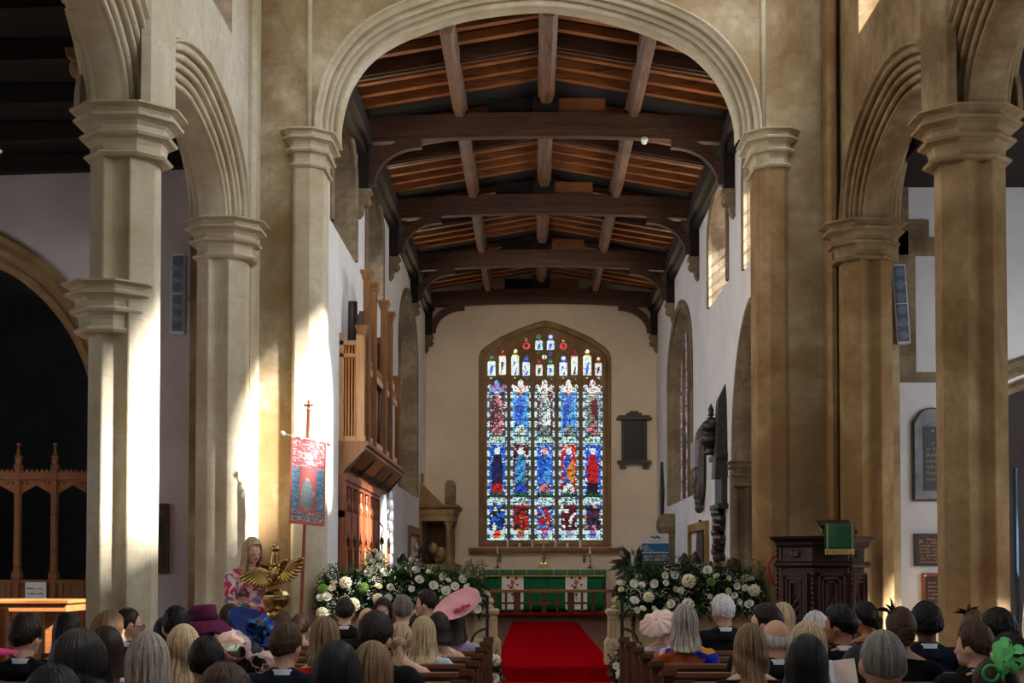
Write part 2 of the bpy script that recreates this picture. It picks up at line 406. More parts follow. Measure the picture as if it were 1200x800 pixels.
# ---- arcades
AP = [(0, 0), (0, .105), (.015, .13), (.045, .14), (.07, .125), (.085, .105), (.11, .115), (.13, .15), (.15, .185), (.175, .195), (.195, .18), (.205, .165), (.225, .18), (.245, .215), (.27, .235), (.295, .235), (.305, .265), (.315, .30), (.335, .315), (.36, .30), (.365, .26)]
AP = [(0, 0), (0, .085)] + lobes(.004, .095, .325, .275, 5, .026, (1, 3)) + [(.335, .315), (.355, .315), (.37, .27)]
prof2 = [(r, -w) for r, w in AP[::-1]] + AP
half = 1.7-.265+.02
def arcade(cx, x0, x1, mat, zc, nm, mirror):
    out = rect(-4.4, YN+.3, zc-.02, 9.4)
    holes = []; paths = []
    for i, yc in enumerate([2.2, 5.6, 9.0, 12.4]):
        p = arch(yc, half, zc, .68, 30); paths.append(p)
    # notched outline: the arches cut the wall from below
    lower = []
    for p in paths:
        yc_ = (p[0][0]+p[-1][0])/2; q = [(min(yc_+1.685, max(yc_-1.685, a_)), b_) for a_, b_ in off_path(p, .335)]; q = [(q[0][0], zc-.02)] + [z_ for z_ in q[1:-1] if abs(z_[0]-yc_) < 1.684] + [(q[-1][0], zc-.02)]; lower += q
    outl = [(-4.4, zc-.02)] + lower + [(YN+.3, zc-.02), (YN+.3, 9.4), (-4.4, 9.4)]
    wins = [arch(yc, 1.05, 7.75, .9, 16, foot=6.62) for yc in (2.2, 5.4, 8.75, 12.38)]
    struct(nm, plate(outl, wins, TYZ, x0, x1), mat)
    return paths, wins
SR = stone('dim_warm_arcade_wall', srgb(196, 172, 134), srgb(142, 116, 82), .05, .36, 3.0, stain=srgb(108, 82, 50))  # browner south copy, the dim warm light put into its colour
S_NORTH = stone('daylit_arcade_wall', srgb(214, 206, 188), srgb(178, 164, 136), .05, .36, 3.0)  # paler north copy, the clerestory light put into its colour
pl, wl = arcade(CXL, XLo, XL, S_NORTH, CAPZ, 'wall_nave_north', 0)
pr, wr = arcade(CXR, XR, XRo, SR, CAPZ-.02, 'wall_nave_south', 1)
names = ['', '', 'nearest', 'farther']
for side, paths in ((0, pl), (1, pr)):
    cx = (XLo+XL)/2 if side == 0 else (XR+XRo)/2
    for i, p in enumerate(paths):
        if i == 0: continue
        wher = {1: 'sweeping out of the top of the frame', 2: '', 3: 'next to the chancel arch'}[i]
        m = MB().sweep(p, [(r, cx+w*.98) for r, w in prof2], TYZ)
        o = m.build('arcade_arch', S_LIGHT if side == 0 else SR); smooth_by_angle(o.data, 40)
        tag(o, 'moulded stone arcade arch on the %s, %s' % ('left' if side == 0 else 'right', {1: 'nearer the viewer than the frame shows', 2: 'cut off by the frame top', 3: 'beside the chancel arch'}[i]), 'arch')
# the pier count: 7.3 (just outside), 10.7 and 14.1
for side in (0, 1):
    cx = CXL if side == 0 else CXR; zc = CAPZ if side == 0 else CAPZ-.02
    ms = S_LIGHT if side == 0 else S_BROWN  # left and right stones differ because side light is put into their colour
    for i, cy in enumerate(PYS):
        sgn = 1 if side == 0 else -1
        nm = {0: 'stone pier out past the left edge', 1: 'pier', 2: 'near', 3: 'far'}[i]
        if i == 0: lab = 'octagonal stone pier behind the viewer on the %s' % ('left' if side == 0 else 'right')
        elif i == 1: lab = 'octagonal stone pier just outside the %s edge of the photo' % ('left' if side == 0 else 'right')
        elif i == 2: lab = ('tall sunlit octagonal pier at left with two capitals' if side == 0 else 'tall brown octagonal pier at the right edge, nearest the camera')
        else: lab = ('sunlit octagonal pier behind the reader, left of the chancel arch' if side == 0 else 'brown octagonal pier behind the dark carved pulpit')
        r = thing('stone_pier', lab, 'pier', (cx, cy, 0))
        plan = octagon(cx, cy, .236, .242)
        p0, p1 = Vector(plan[0]), Vector(plan[1])
        plan = [plan[0]] + [tuple(p0.lerp(p1, .06+.88*k/8) + Vector((0, .05*math.sin(PI*k/8)))) for k in range(9)] + plan[1:]
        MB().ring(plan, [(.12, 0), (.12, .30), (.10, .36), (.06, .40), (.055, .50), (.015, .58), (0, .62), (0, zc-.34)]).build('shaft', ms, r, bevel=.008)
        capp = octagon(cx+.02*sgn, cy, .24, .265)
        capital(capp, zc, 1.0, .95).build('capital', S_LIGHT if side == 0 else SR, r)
        if i < 3:
            x0 = (XL-.02) if side == 0 else (XR+.02); x1 = XL+.115 if side == 0 else XR-.115
            pln = [(x0, cy-.30), (x0+(x1-x0)*.5, cy-.28), (x1, cy-.17), (x1, cy+.17), (x0+(x1-x0)*.5, cy+.28), (x0, cy+.30)]
            if side == 1: pln = pln[::-1]
            o = MB().ring(pln, [(0, zc), (0, 9.3)]).build('wall_pilaster', S_LIGHT if side == 0 else SR)
            tag(o, 'pale wall pilaster rising from the %s pier capital on the %s' % (['rearmost', 'hidden nearer', 'near'][i], 'left' if side == 0 else 'right'), 'pilaster')
        if side == 0 and i in (1, 2):
            sm = octagon(cx-.09+(.15 if i == 1 else 0), cy-.06, .215, .21)
            capital(sm, 3.63, .85, .95).build('lower_capital', S_LIGHT, r)
cb = W(84, 78, 11.0); c = thing('stone_corbel', 'small carved stone bracket on the dark aisle side of the near arcade arch', 'corbel', tuple(cb))
MB().prism([(XLo, cb.z+.12), (XLo-.22, cb.z+.12), (XLo-.20, cb.z+.04), (XLo-.12, cb.z+.0), (XLo-.10, cb.z-.10), (XLo, cb.z-.16)], TXZ, 10.9, 11.1).build('moulded_block', S_BROWN, c, bevel=.01)
MB().ell((XLo-.12, 11.0, cb.z-.02), (.09, .09, .09)).build('carved_head', S_BROWN, c, smooth=True)
# clerestory windows
GL = NT('leaded_clear_glass')
tr = GL.new('ShaderNodeBsdfTransparent'); tr.inputs[0].default_value = (.96, .97, 1, 1); gl = GL.new('ShaderNodeBsdfGlossy'); gl.inputs['Roughness'].default_value = .1
mx = GL.new('ShaderNodeMixShader'); mx.inputs[0].default_value = .07; GL.link(tr.outputs[0], mx.inputs[1]); GL.link(gl.outputs[0], mx.inputs[2]); GL.link(mx.outputs[0], GL.out.inputs['Surface']); GLASS = GL.m
def window_simple(idx, loop, T, win, wout, glass, frame, bars=2, splay=.0, mull=True, depth=.78):
    """stone lining, mullions and a leaded glass sheet set near the outer face"""
    us = [p[0] for p in loop]; u0, u1 = min(us), max(us); v0 = min(p[1] for p in loop); v1 = max(p[1] for p in loop)
    r = thing('window_%d' % idx, None, None, T((u0+u1)/2, v0, win)); r['kind'] = 'structure'
    m = MB(); inner = [(u0+u1)/2+(u-(u0+u1)/2)*1.0 for u in us]
    n = len(loop)
    big = [((u0+u1)/2+(u-(u0+u1)/2)*(1+splay), v0-.0+(v-v0)*(1+splay*.4)) for u, v in loop]
    wg = win + (wout-win)*depth
    A = [T(u, v, win) for u, v in loop]; B = [T((u0+u1)/2+(u-(u0+u1)/2)*.86, v0+.1+(v-v0)*.92, wg) for u, v in loop]
    m.add(A+B, [(i, (i+1) % n, n+(i+1) % n, n+i) for i in range(n)]); m.build('window_reveal', frame, r, fix=False)
    lp = [((u0+u1)/2+(u-(u0+u1)/2)*.86, v0+.1+(v-v0)*.92) for u, v in loop]
    MB().prism(lp, T, wg, wg+(.012 if wout > win else -.012)).build('glass_pane', glass, r)
    fr = MB(); cc = (u0+u1)/2; hw = (u1-u0)*.43
    for k in range(1, bars+1):
        uu = cc-hw+2*hw*k/(bars+1); top = max([v for u, v in lp if abs(u-uu) < hw*.35]+[v0+.5])-.05
        fr.prism(rect(uu-.05, uu+.05, v0+.08, top), T, wg-.05, wg+.05)
    nr = 6
    fr2 = MB()
    for k in range(1, 9):
        vv = v0+.1+(v1-v0)*.92*k/9.5; w_ = [u for u, v in lp if v >= vv-1e-3]
        if w_: fr2.prism(rect(min(w_), max(w_), vv-.008, vv+.008), T, wg-.012, wg+.012)
    if fr.v: fr.build('mullions', frame, r)
    fr2.build('saddle_bars', IRON, r)
    return r
WI = 2
BLUEG = NT('blue_leaded_glass'); vn = BLUEG.new('ShaderNodeTexVoronoi'); g_ = BLUEG.new('ShaderNodeNewGeometry'); BLUEG.link(g_.outputs['Position'], vn.inputs['Vector']); vn.inputs['Scale'].default_value = 9
cc_ = BLUEG.ramp(BLUEG.noise(g_.outputs['Position'], 7, 3), [(.4, srgb(20, 60, 150)), (.5, srgb(150, 190, 225)), (.6, srgb(30, 90, 180))])
BLUEG.col(cc_); BLUEG.link(cc_, BLUEG.b.inputs['Emission Color']); BLUEG.b.inputs['Emission Strength'].default_value = .8; BLUEG.set(.2)
for lp in wl[2:]:
    window_simple(WI, lp, TYZ, XL, XLo, BLUEG.m, S_DARK); WI += 1
for lp in wr:
    window_simple(WI, lp, TYZ, XR, XRo, GLASS, SR, 0); WI += 1
# nave roof, unseen west wall added to cut the daylight, its opening sized for some
struct('wall_nave_west', plate(rect(-9.4, 7.2, 0, 9.5), [arch(.1, 1.2, 5.2, 1.2, 16, foot=2.9)], TXZ, -4.6, -4.4), S_WALL)
struct('ceiling_nave', MB().box(-3.6, 3.8, -4.4, 15.3, 9.4, 9.6), W_DARKROOF)
# ---- north aisle
cN = [(-9.5, 0)]
pn = arch(-6.17, 1.60, 2.85, 2.0, 30)          # transept arch in the aisle's east wall
YA = 14.75
h = off_path(pn, .15)
outl = [(-7.2, 0), (-7.2, 0.01)]
hole = [(h[0][0], .02)] + h + [(h[-1][0], .02)]
outl = [(-9.2, 0), (h[0][0], 0)] + h + [(h[-1][0], 0), (CL-.5, 0), (CL-.5, 7), (-9.2, 7)]
struct('wall_aisle_northeast', plate(outl, [], TXZ, YA, YA+.5), P_LILAC)
profN = [(0, .5), (0, .08), (.02, .03), (.05, .01), (.08, .03), (.10, .06), (.13, .05), (.15, 0), (.18, -.03), (.21, -.02), (.24, .0), (.27, -.03), (.30, -.05), (.33, -.03), (.33, .03)]
o = MB().sweep(pn, [(r, YA+w) for r, w in profN], TXZ).build('transept_arch', S_BROWN); smooth_by_angle(o.data, 40)
tag(o, 'brown moulded arch leading into the dark chapel at far left', 'arch')
for sx in (-1, 1):
    x = -6.15+sx*1.62
    o = MB().ring([(x-.02, YA-.03), (x+.30, YA-.03), (x+.30, YA+.5), (x-.02, YA+.5)] if sx > 0 else [(x-.30, YA-.03), (x+.02, YA-.03), (x+.02, YA+.5), (x-.30, YA+.5)], [(0, 0), (0, 2.85)]).build('arch_jamb', S_BROWN, bevel=.03)
    tag(o, 'plain stone jamb of the dark chapel arch, %s side' % ('right' if sx > 0 else 'left'), 'jamb')
naw = [arch(yc, .85, 3.6, .8, 14, foot=1.7) for yc in (7.5, 11.5)]  # unseen north aisle windows added to brighten the end wall
struct('wall_aisle_north', plate(rect(-4.4, YA, 0, 7), naw, TYZ, -9.2, -9.0), P_LILAC)
for lp in naw: window_simple(WI, lp, TYZ, -9.0, -9.2, GLASS, S_DARK, 1); WI += 1
m = MB().box(-9.2, XLo+.02, -4.4, YA+.6, 5.75, 5.9)
struct('ceiling_aisle_north', m, W_DARKROOF)
for k in range(9):
    y = 6.2+k*1.02
    o = MB().bar((-9.0, y, 5.5), (XLo+.02, y, 5.68), .12, .16).build('aisle_beam', W_DARKROOF)
    tag(o, 'dark timber beam crossing the unlit left aisle roof', 'beam', 'left aisle roof beams')
# dark chapel behind the arch
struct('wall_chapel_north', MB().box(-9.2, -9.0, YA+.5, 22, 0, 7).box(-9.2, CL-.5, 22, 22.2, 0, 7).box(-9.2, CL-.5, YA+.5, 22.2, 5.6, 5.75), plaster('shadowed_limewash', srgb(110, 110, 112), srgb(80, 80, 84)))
# ---- south aisle
outl = rect(CR+.2, 7.2, 0, 7)
pa = arch(5.72, 1.05, 2.95, .55, 24)
hh = off_path(pa, .12)
outl = [(CR+.2, 0), (hh[0][0], 0)] + hh + [(hh[-1][0], 0), (7.2, 0), (7.2, 7), (CR+.2, 7)]
struct('wall_aisle_southeast', plate(outl, [], TXZ, YA, YA+.4), plaster('blue_grey_limewash', srgb(214, 212, 212), srgb(190, 186, 186)))
o = MB().sweep([(a, b) for a, b in arch(5.72, 1.05, 2.95, .55, 24, foot=0)], [(r, YA+w) for r, w in profN], TXZ).build('organ_chamber_arch', S_DARK); smooth_by_angle(o.data, 40)
tag(o, 'small moulded stone arch at the right edge behind the brown pier', 'arch')
saw = [arch(yc, .85, 3.6, .8, 14, foot=1.7) for yc in (4.6, 8.6, 12.4)]  # unseen south aisle windows added to light the aisle's east wall
struct('wall_aisle_south', plate(rect(-4.4, 22, 0, 7), saw, TYZ, 7.0, 7.3), P_LILAC)
for lp in saw: window_simple(WI, lp, TYZ, 7.0, 7.3, GLASS, S_DARK, 1); WI += 1
struct('ceiling_aisle_south', MB().box(XRo-.02, 7.2, -4.4, YA+.4, 5.5, 5.65), W_DARKROOF)
struct('wall_chapel_south', MB().box(CR+.45, 7.2, 22, 22.2, 0, 5).box(CR+.3, 7.2, YA+.4, 22.2, 4.9, 5.05), P_LILAC)
# dark stone quoins of a blocked opening beside the right speaker
m = MB()
for (x0, x1, y0, y1) in ((1046, 1066, 270, 448), (1066, 1072, 280, 448), (1072, 1100, 278, 300), (1064, 1088, 258, 280), (1072, 1100, 436, 448), (1040, 1064, 215, 300)):
    a = W(x0, y1, YA); b = W(x1, y0, YA); m.box(a.x, b.x, YA-.025, YA+.02, a.z, b.z)
o = m.build('blocked_stair_doorway', S_DARK, bevel=.008); tag(o, 'rough brown stone surround of a blocked doorway high behind the right column speaker', 'stonework')
# ------------------------------------------------------------------ chancel walls
TH = .6
clN = [arch(16.5, 1.0, 6.3, .55, 16, foot=5.33), arch(19.7, 1.0, 6.3, .55, 16, foot=5.33)]
loN = arch(25.1, 1.7, 5.3, 1.05, 20, foot=2.88)
clS = [arch(16.0, 1.0, 6.2, .55, 16, foot=5.12), arch(19.45, .95, 6.2, .55, 16, foot=5.28)]
loS = arch(24.65, 1.9, 4.95, 1.1, 20, foot=2.7)
chS = arch(16.5, 1.33, 2.85, 1.6, 24, foot=FZ-.02)
struct('wall_chancel_north', plate(rect(YN2-.02, YE+.6, 0, 7.9), clN+[loN], TYZ, CL-TH, CL), P_WHITE)
h = off_path(arch(16.5, 1.33, 2.85, 1.6, 24), .15)
outl = [(YN2-.02, 0), (YN2-.02, 7.9), (YE+.6, 7.9), (YE+.6, 0), (h[-1][0], 0)] + h[::-1] + [(max(h[0][0], YN2+.01), 0)]
outl = [(max(a, YN2-.02), b) for a, b in outl]
outl = [(YN2-.02, 7.9), (YE+.6, 7.9), (YE+.6, 0), (h[-1][0], 0)] + [q for q in h[::-1] if q[0] > YN2+.01] + [(YN2-.02, h[2][1])]
struct('wall_chancel_south', plate(outl, clS+[loS], TYZ, CR, CR+TH), P_WHITE)
profS = [(0, CR+.55), (0, CR+.10), (.02, CR+.05), (.05, CR+.02), (.08, CR+.04), (.10, CR+.06), (.13, CR+.02), (.16, CR-.03), (.19, CR-.04), (.21, CR-.02), (.23, CR-.03), (.25, CR+.01)]
o = MB().sweep([q for q in arch(16.5, 1.33, 2.85, 1.6, 24)], profS, TYZ).build('side_chapel_arch', S_DARK); smooth_by_angle(o.data, 40)
tag(o, 'tall moulded stone arch in the right chancel wall beside the pier', 'arch')
r = thing('clustered_jamb', 'clustered stone shafts with moulded capital under the right chancel side arch', 'jamb', (CR+.1, 17.9, FZ))
m = MB()
for dx, dy, rr in ((.0, .02, .07), (.16, -.02, .055), (.30, .0, .07), (.05, .16, .06)): m.tube([(CR+dx, 17.92+dy, FZ), (CR+dx, 17.92+dy, 2.75)], rr, 12)
m.box(CR, CR+.5, 17.9, 18.08, FZ, 2.8); m.build('shafts', S_DARK, r, smooth=False)
capital([(CR-.02, 17.82), (CR+.45, 17.82), (CR+.45, 18.06), (CR-.02, 18.06)], 2.87, .5, .8).build('capital', S_DARK, r)
for lp in clN: window_simple(WI, lp, TYZ, CL, CL-TH, GLASS, S_DARK, 1); WI += 1
window_simple(WI, loN, TYZ, CL, CL-TH, GLASS, S_DARK, 2); WI += 1
for lp in clS: window_simple(WI, lp, TYZ, CR, CR+TH, GLASS, S_DARK, 1); WI += 1
STN = NT('stained_side_glass'); vn = STN.new('ShaderNodeTexVoronoi'); g_ = STN.new('ShaderNodeNewGeometry'); STN.link(g_.outputs['Position'], vn.inputs['Vector']); vn.inputs['Scale'].default_value = 14
sp_ = STN.new('ShaderNodeSeparateColor'); STN.link(vn.outputs['Color'], sp_.inputs[0]); rr_ = STN.new('ShaderNodeValToRGB'); rr_.color_ramp.interpolation = 'CONSTANT'; STN.link(sp_.outputs[0], rr_.inputs[0])
e = rr_.color_ramp.elements
for i, (p, c) in enumerate([(0, srgb(60, 40, 50)), (.2, srgb(190, 190, 200)), (.4, srgb(150, 60, 60)), (.55, srgb(70, 70, 130)), (.7, srgb(200, 170, 150)), (.82, srgb(60, 110, 90)), (.9, srgb(30, 25, 30))]):
    if i > 1: e.new(p)
    e[i].position = p; e[i].color = c
STN.col(rr_.outputs[0]); STN.link(rr_.outputs[0], STN.b.inputs['Emission Color']); STN.b.inputs['Emission Strength'].default_value = .45; STN.set(.3)
window_simple(WI, loS, TYZ, CR, CR+TH, STN.m, S_DARK, 3, depth=.30); WI += 1
def hood(lp, X, nm, lab, wd=.13):
    p = lp[1:-1]; p = [lp[0]] + p + [lp[-1]]
    s = -1 if X > 0 else 1
    o = MB().sweep(p, [(-.01, X-.02*s), (-.01, X+.02*s), (wd*.5, X+.045*s), (wd, X+.02*s), (wd, X-.02*s)], TYZ).build(nm, S_DARK)
    tag(o, lab, 'stonework'); smooth_by_angle(o.data)
hood(loN, CL, 'window_surround', 'stone surround of the tall window in the left chancel wall beyond the organ')
hood(loS, CR, 'window_surround', 'stone surround of the tall stained window in the right chancel wall')
hood(clN[1], CL, 'window_surround', 'stone surround of the high left window above the organ', .10)
hood(clN[0], CL, 'window_surround', 'stone surround of the high left window just inside the arch', .10)
hood(clS[1], CR, 'window_surround', 'stone surround of the high right chancel window', .10)
hood(clS[0], CR, 'window_surround', 'stone surround of the high right window half hidden by the arch', .10)
# ------------------------------------------------------------------ east wall and its window
opx = [(561, 640), (561, 418), (563, 412), (569, 406), (587, 394.5), (610, 384.5), (628, 378), (638.5, 375.5), (650, 378), (668, 384.5), (691, 394.5), (708, 406), (714, 412), (716, 418), (716, 640)]
def E(x, y, Y=YE): v = W(x, y, Y); return (v.x, v.z)
oo = [E(x, y) for x, y in opx]
ip = [(x+(638.5-x)*.105, y+(6 if y < 600 else -3)) for x, y in opx]
ii = [E(x, y) for x, y in ip]
struct('wall_chancel_east', plate(rect(CL-.6, CR+.6, 0, 8.1), [oo], TXZ, YE, YE+.6), P_CREAM)
win = thing('window_1', None, None, (.2, YE, 1.9)); win['kind'] = 'structure'
m = MB(); n = len(oo)
lv = [(oo, YE-.03, 1.0), (oo, YE-.05, .985), (oo, YE-.02, .955), (ii, YE+.10, 1.03), (ii, YE+.12, 1.0), (ii, YE+.2, .99)]
cx0, cz0 = E(638.5, 520)
rings = [[(cx0+(a-cx0)*k, y, cz0+(b-cz0)*k) for a, b in lp] for lp, y, k in lv]
rings = [[(a[0], YE+.02, a[2]) for a in rings[0]]] + rings
for q in rings: m.add(q, [])
for j in range(len(rings)-1):
    for i in range(n): m.f.append((j*n+i, j*n+(i+1) % n, (j+1)*n+(i+1) % n, (j+1)*n+i)); m.m.append(0)
S_WINDOW = stone('window_limestone', srgb(168, 138, 98), srgb(128, 100, 68), .12)
m.build('window_surround', S_WINDOW, win)
LX = [(570.8, 594.2), (598.2, 622), (626.4, 650), (654.6, 678.2), (682.8, 706.2)]
def lighttop(x0, x1):
    w = x1-x0; c = (x0+x1)/2
    P = [(0, 632.5), (0, 458), (.06, 455.5), (.02, 452.5), (.10, 450), (.22, 450.6), (.33, 453), (.37, 449.5), (.36, 447.2), (.43, 445.2), (.5, 444)]
    P += [(1-a, b) for a, b in P[-2::-1]]
    return [(x0+a*w, b) for a, b in P]
RECTS = [(571, 581, 422, 440, 'g'), (584.5, 593.3, 415, 439, 'r'), (599, 608.3, 415, 439.5, 'y'), (612, 621.2, 423, 440, 'b'), (627.6, 636, 426, 440, 'r'), (641, 649.4, 426, 440, 'g'), (655.2, 665, 423, 440, 'b'), (669, 677.2, 415.5, 439, 'r'), (683.2, 693, 415.5, 439.5, 'y'), (697, 705.4, 424, 440, 'r'), (627, 636.2, 398, 410, 'g'), (640.5, 650, 398, 410, 'b')]
CIRC = [(631.3, 394, 2.6, 'g'), (645.3, 394.3, 2.8, 'B'), (617, 405, 4.6, 'r'), (660.2, 405.2, 4.6, 'r'), (616.6, 397.6, 2.0, 'y'), (660.5, 398.2, 2.0, 'y'), (603.6, 411, 2.9, 'y'), (688, 411.5, 2.9, 'y'), (616.5, 419, 3, 'b'), (660.4, 419.6, 3, 'B'), (588.3, 410.8, 2, 'r'), (674, 411, 2, 'r'), (575.6, 418.3, 2, 'g'), (701.2, 420, 2.6, 'o'), (631.2, 413.6, 2.0, 'g'), (645, 414.2, 2.4, 'b'), (638, 418, 2.9, 'w'), (631.5, 422.3, 2, 'r'), (645, 422.6, 2.2, 'g')] + [(x, 443.3, 1.8, c) for x, c in ((575.5, 'w'), (589, 'g'), (603.6, 'y'), (616.6, 'b'), (631.6, 'r'), (645, 'g'), (660, 'y'), (673.6, 'g'), (688, 'y'), (701.5, 'w'))]
YG = YE+.12
holes = [[E(x, y, YG) for x, y in lighttop(a, b)] for a, b in LX]
for x0, x1, y0, y1, c in RECTS:
    k = (x1-x0)*.22; holes.append([E(x, y, YG) for x, y in [(x0, y1), (x0, y0+k), (x0+k, y0), (x1-k, y0), (x1, y0+k), (x1, y1)]])
for x, y, r_, c in CIRC: holes.append([E(x+r_*math.cos(a*PI/5), y+r_*math.sin(a*PI/5), YG) for a in range(10)])
plate([E(x, y, YG) for x, y in ip], holes, TXZ, YG, YG+.10).build('tracery', S_WINDOW, win)
# moulded mullions and tracery ribs in front of the plate
m = MB()
for xm in (596.2, 624.2, 652.3, 680.5):
    a = E(xm, 633, YG)[0]; zt = {596.2: 396, 624.2: 388, 652.3: 388, 680.5: 396}[xm]
    m.prism(rect(a-.022, a+.022, E(0, 634, YG)[1], E(0, zt, YG)[1]), TXZ, YG-.07, YG+.01)
def rib(pts): m.sweep([E(x, y, YG) for x, y in pts], [(-.012, YG), (-.012, YG-.045), (.012, YG-.045), (.012, YG)], TXZ)
for a, b in LX:
    c = (a+b)/2; ar = [(a-1.6, 455), (a+.5, 448), (c-5, 443.5), (c, 441.5), (c+5, 443.5), (b-.5, 448), (b+1.6, 455)]; rib(ar)
    rib([(c, 441.5), (c, 416 if 610 < c < 640 else 412)])
rib([(596, 425), (604, 405), (612, 399), (624, 396)]); rib([(681, 425), (673, 405), (665, 399), (652.5, 396)])
rib([(624.2, 423), (630, 415), (638.3, 411.5), (646.6, 415), (652.3, 423)]); rib([(638.4, 411), (638.4, 382)]); rib([(611, 414), (617, 410.5), (624, 415)]); rib([(652.3, 415), (660, 410.5), (667, 414)])
for a, b in ((568, 582), (582, 596), (596, 610), (610, 624), (652.3, 667), (667, 680.5), (680.5, 695), (695, 709)):
    rib([(a, 422 if a in (568, 610, 652.3, 695) else 415), ((a+b)/2-3, 412 if a not in (568, 610, 652.3, 695) else 419), ((a+b)/2, 408 if a not in (568, 610, 652.3, 695) else 415)])
m.build('mullions', S_WINDOW, win)
# the glass: a mosaic of leaded pieces; its design is figures in rows
GCOL = dict(g=srgb(40, 150, 110), r=srgb(190, 40, 50), y=srgb(215, 205, 130), b=srgb(40, 90, 220), B=srgb(110, 160, 255), o=srgb(220, 110, 60), w=srgb(200, 235, 235))
PALE = srgb(190, 222, 222); BLUE = srgb(28, 84, 205); LBLUE = srgb(70, 150, 225); RED = srgb(176, 20, 34); DRED = srgb(84, 10, 22); DK = srgb(26, 18, 26); MAR = srgb(72, 34, 42); TEAL = srgb(30, 120, 130); GRN = srgb(24, 96, 66); GREY = srgb(128, 140, 140); WHT = srgb(212, 232, 230); ORG = srgb(214, 130, 30); PINK = srgb(184, 120, 130); SKIN = srgb(206, 196, 184); NAVY = srgb(20, 30, 90)
FIG = [  # per light: (bg, halo, robe, second, legs) upper; middle; lower
 ((MAR, LBLUE, MAR, PINK, PINK), (BLUE, WHT, NAVY, DK, RED), (NAVY, LBLUE, BLUE, DK, WHT)),
 ((LBLUE, RED, BLUE, LBLUE, WHT), (DRED, WHT, LBLUE, TEAL, BLUE), (DRED, ORG, DK, RED, DRED)),
 ((DRED, WHT, GREY, WHT, GREY), (BLUE, ORG, BLUE, LBLUE, PINK), (DK, WHT, RED, BLUE, GREY)),
 ((LBLUE, RED, BLUE, LBLUE, GREY), (RED, WHT, BLUE, ORG, WHT), (DK, RED, DRED, DRED, WHT)),
 ((GREY, WHT, GREY, DRED, PINK), (BLUE, WHT, RED, RED, DK), (DK, BLUE, MAR, DK, PINK))]
def glass_col(i, u, y):
    q = rnd.random()
    if u < .13 or u > .87:                                     # beaded border
        k = int(y*1.05) % 3
        return srgb(50, 66, 70) if k == 0 or abs(u-.125) < .02 or abs(u-.875) < .02 else (PALE if q > .25 else LBLUE)
    up, mid, low = FIG[i]
    def fig(F, y0, y1):
        t = (y-y0)/(y1-y0); c = u-.5
        bg, halo, robe, sec, legs = F
        w_ = .10+.18*min(1, max(0, (t-.16)/.2)) - .05*max(0, t-.7)
        fold = math.sin(u*60+t*9+i) + math.sin(t*34+u*13)
        rr = math.hypot(c*24, (t-.13)*(y1-y0))
        if rr < 2.0: return SKIN if q > .2 else GREY
        if rr < 3.6: return halo
        if abs(c) < w_ and .18 < t < .93:
            if t > .74: return (legs if fold > -.3 else DK)
            if c*1.5 + math.sin(t*9+i) * .25 > .12: return sec if fold > -.9 else DK
            return robe if fold > -.35 and q > .10 else (DK if q > .35 else sec)
        if t > .93: return GRN if q > .5 else DK
        return bg if q > .25 else (DK if q > .12 else WHT)
    if y < 458:
        return [LBLUE, WHT, WHT, WHT, WHT][i] if q > .35 else (RED if q > .15 else DK)
    if y < 512: return fig(up, 453, 512)
    if y < 520.5: return (PALE if q > .4 else GREY) if q > .25 else (GRN if q > .12 else DK)
    if y < 582: return fig(mid, 520, 582)
    if y < 592: return (PALE if q > .5 else GREY) if q > .22 else DK
    if y < 622:
        t = (y-592)/30; bg, halo, robe, sec, legs = low; c = u-.5
        s_ = noise.noise((u*4+i*7, y*.16, 3))
        if s_ > .18: return robe
        if s_ < -.25: return legs
        if s_ < -.05: return sec
        return bg if q > .18 else halo
    sh = abs(u-.5)
    if sh < .17 and y < 631: return [RED, NAVY, BLUE, LBLUE, BLUE][i] if (int(u*24)+int(y)) % 3 else ORG
    return NAVY if (int(u*28) % 3 == 0 and 624.5 < y < 630) else PALE
GLM = vcol('stained_glass', .25, 1.08)
def cells(name, quads, parent, mat):
    mb = MB(); cols = []
    for q, c in quads: mb.add(q, [(0, 1, 2, 3)] if len(q) == 4 else [tuple(range(len(q)))]); cols += [c]*len(q)
    o = mb.build(name, mat, parent, fix=False)
    at = o.data.color_attributes.new('col', 'FLOAT_COLOR', 'CORNER')
    at.data.foreach_set('color', [x for c in cols for x in c])
    return o
for i, (a, b) in enumerate(LX):
    quads = []; nx, ny = 32, 250; y0, y1 = 443, 633.5; a_, b_ = a-.6, b+.6
    gx = [[0]*(nx+1) for _ in range(ny+1)]
    for r_ in range(ny+1):
        for c_ in range(nx+1):
            jx = rnd.uniform(-.22, .22) if 0 < c_ < nx else 0; jy = rnd.uniform(-.22, .22) if 0 < r_ < ny else 0
            px_ = a_+(b_-a_)*(c_+jx)/nx; py_ = y0+(y1-y0)*(r_+jy)/ny
            v = W(px_, py_, YG+.05); gx[r_][c_] = (v.x, v.y, v.z)
    last = {}
    for r_ in range(ny):
        for c_ in range(nx):
            # pieces are two or three cells across: snap the sample point
            kx = c_ - (c_ + (r_//2)*5 + i) % 2; ky = r_ - (r_ + (c_//2)*3) % 3
            key = (kx, ky)
            if key not in last:
                yy = y0+(y1-y0)*(ky+1)/ny; col = glass_col(i, ((kx+.8)/nx*(b_-a_)-.6)/(b-a), yy)
                k = .55+.75*rnd.random(); last[key] = tuple(min(1, z*k) for z in col[:3])+(1,)
            col = last[key]
            if ((c_-kx) == 0 and rnd.random() < .10) or (r_ % 25 == 0): col = (.012, .014, .018, 1)
            quads.append(((gx[r_][c_], gx[r_][c_+1], gx[r_+1][c_+1], gx[r_+1][c_]), col))
    cells('stained_glass_light', quads, win, GLM)
quads = []
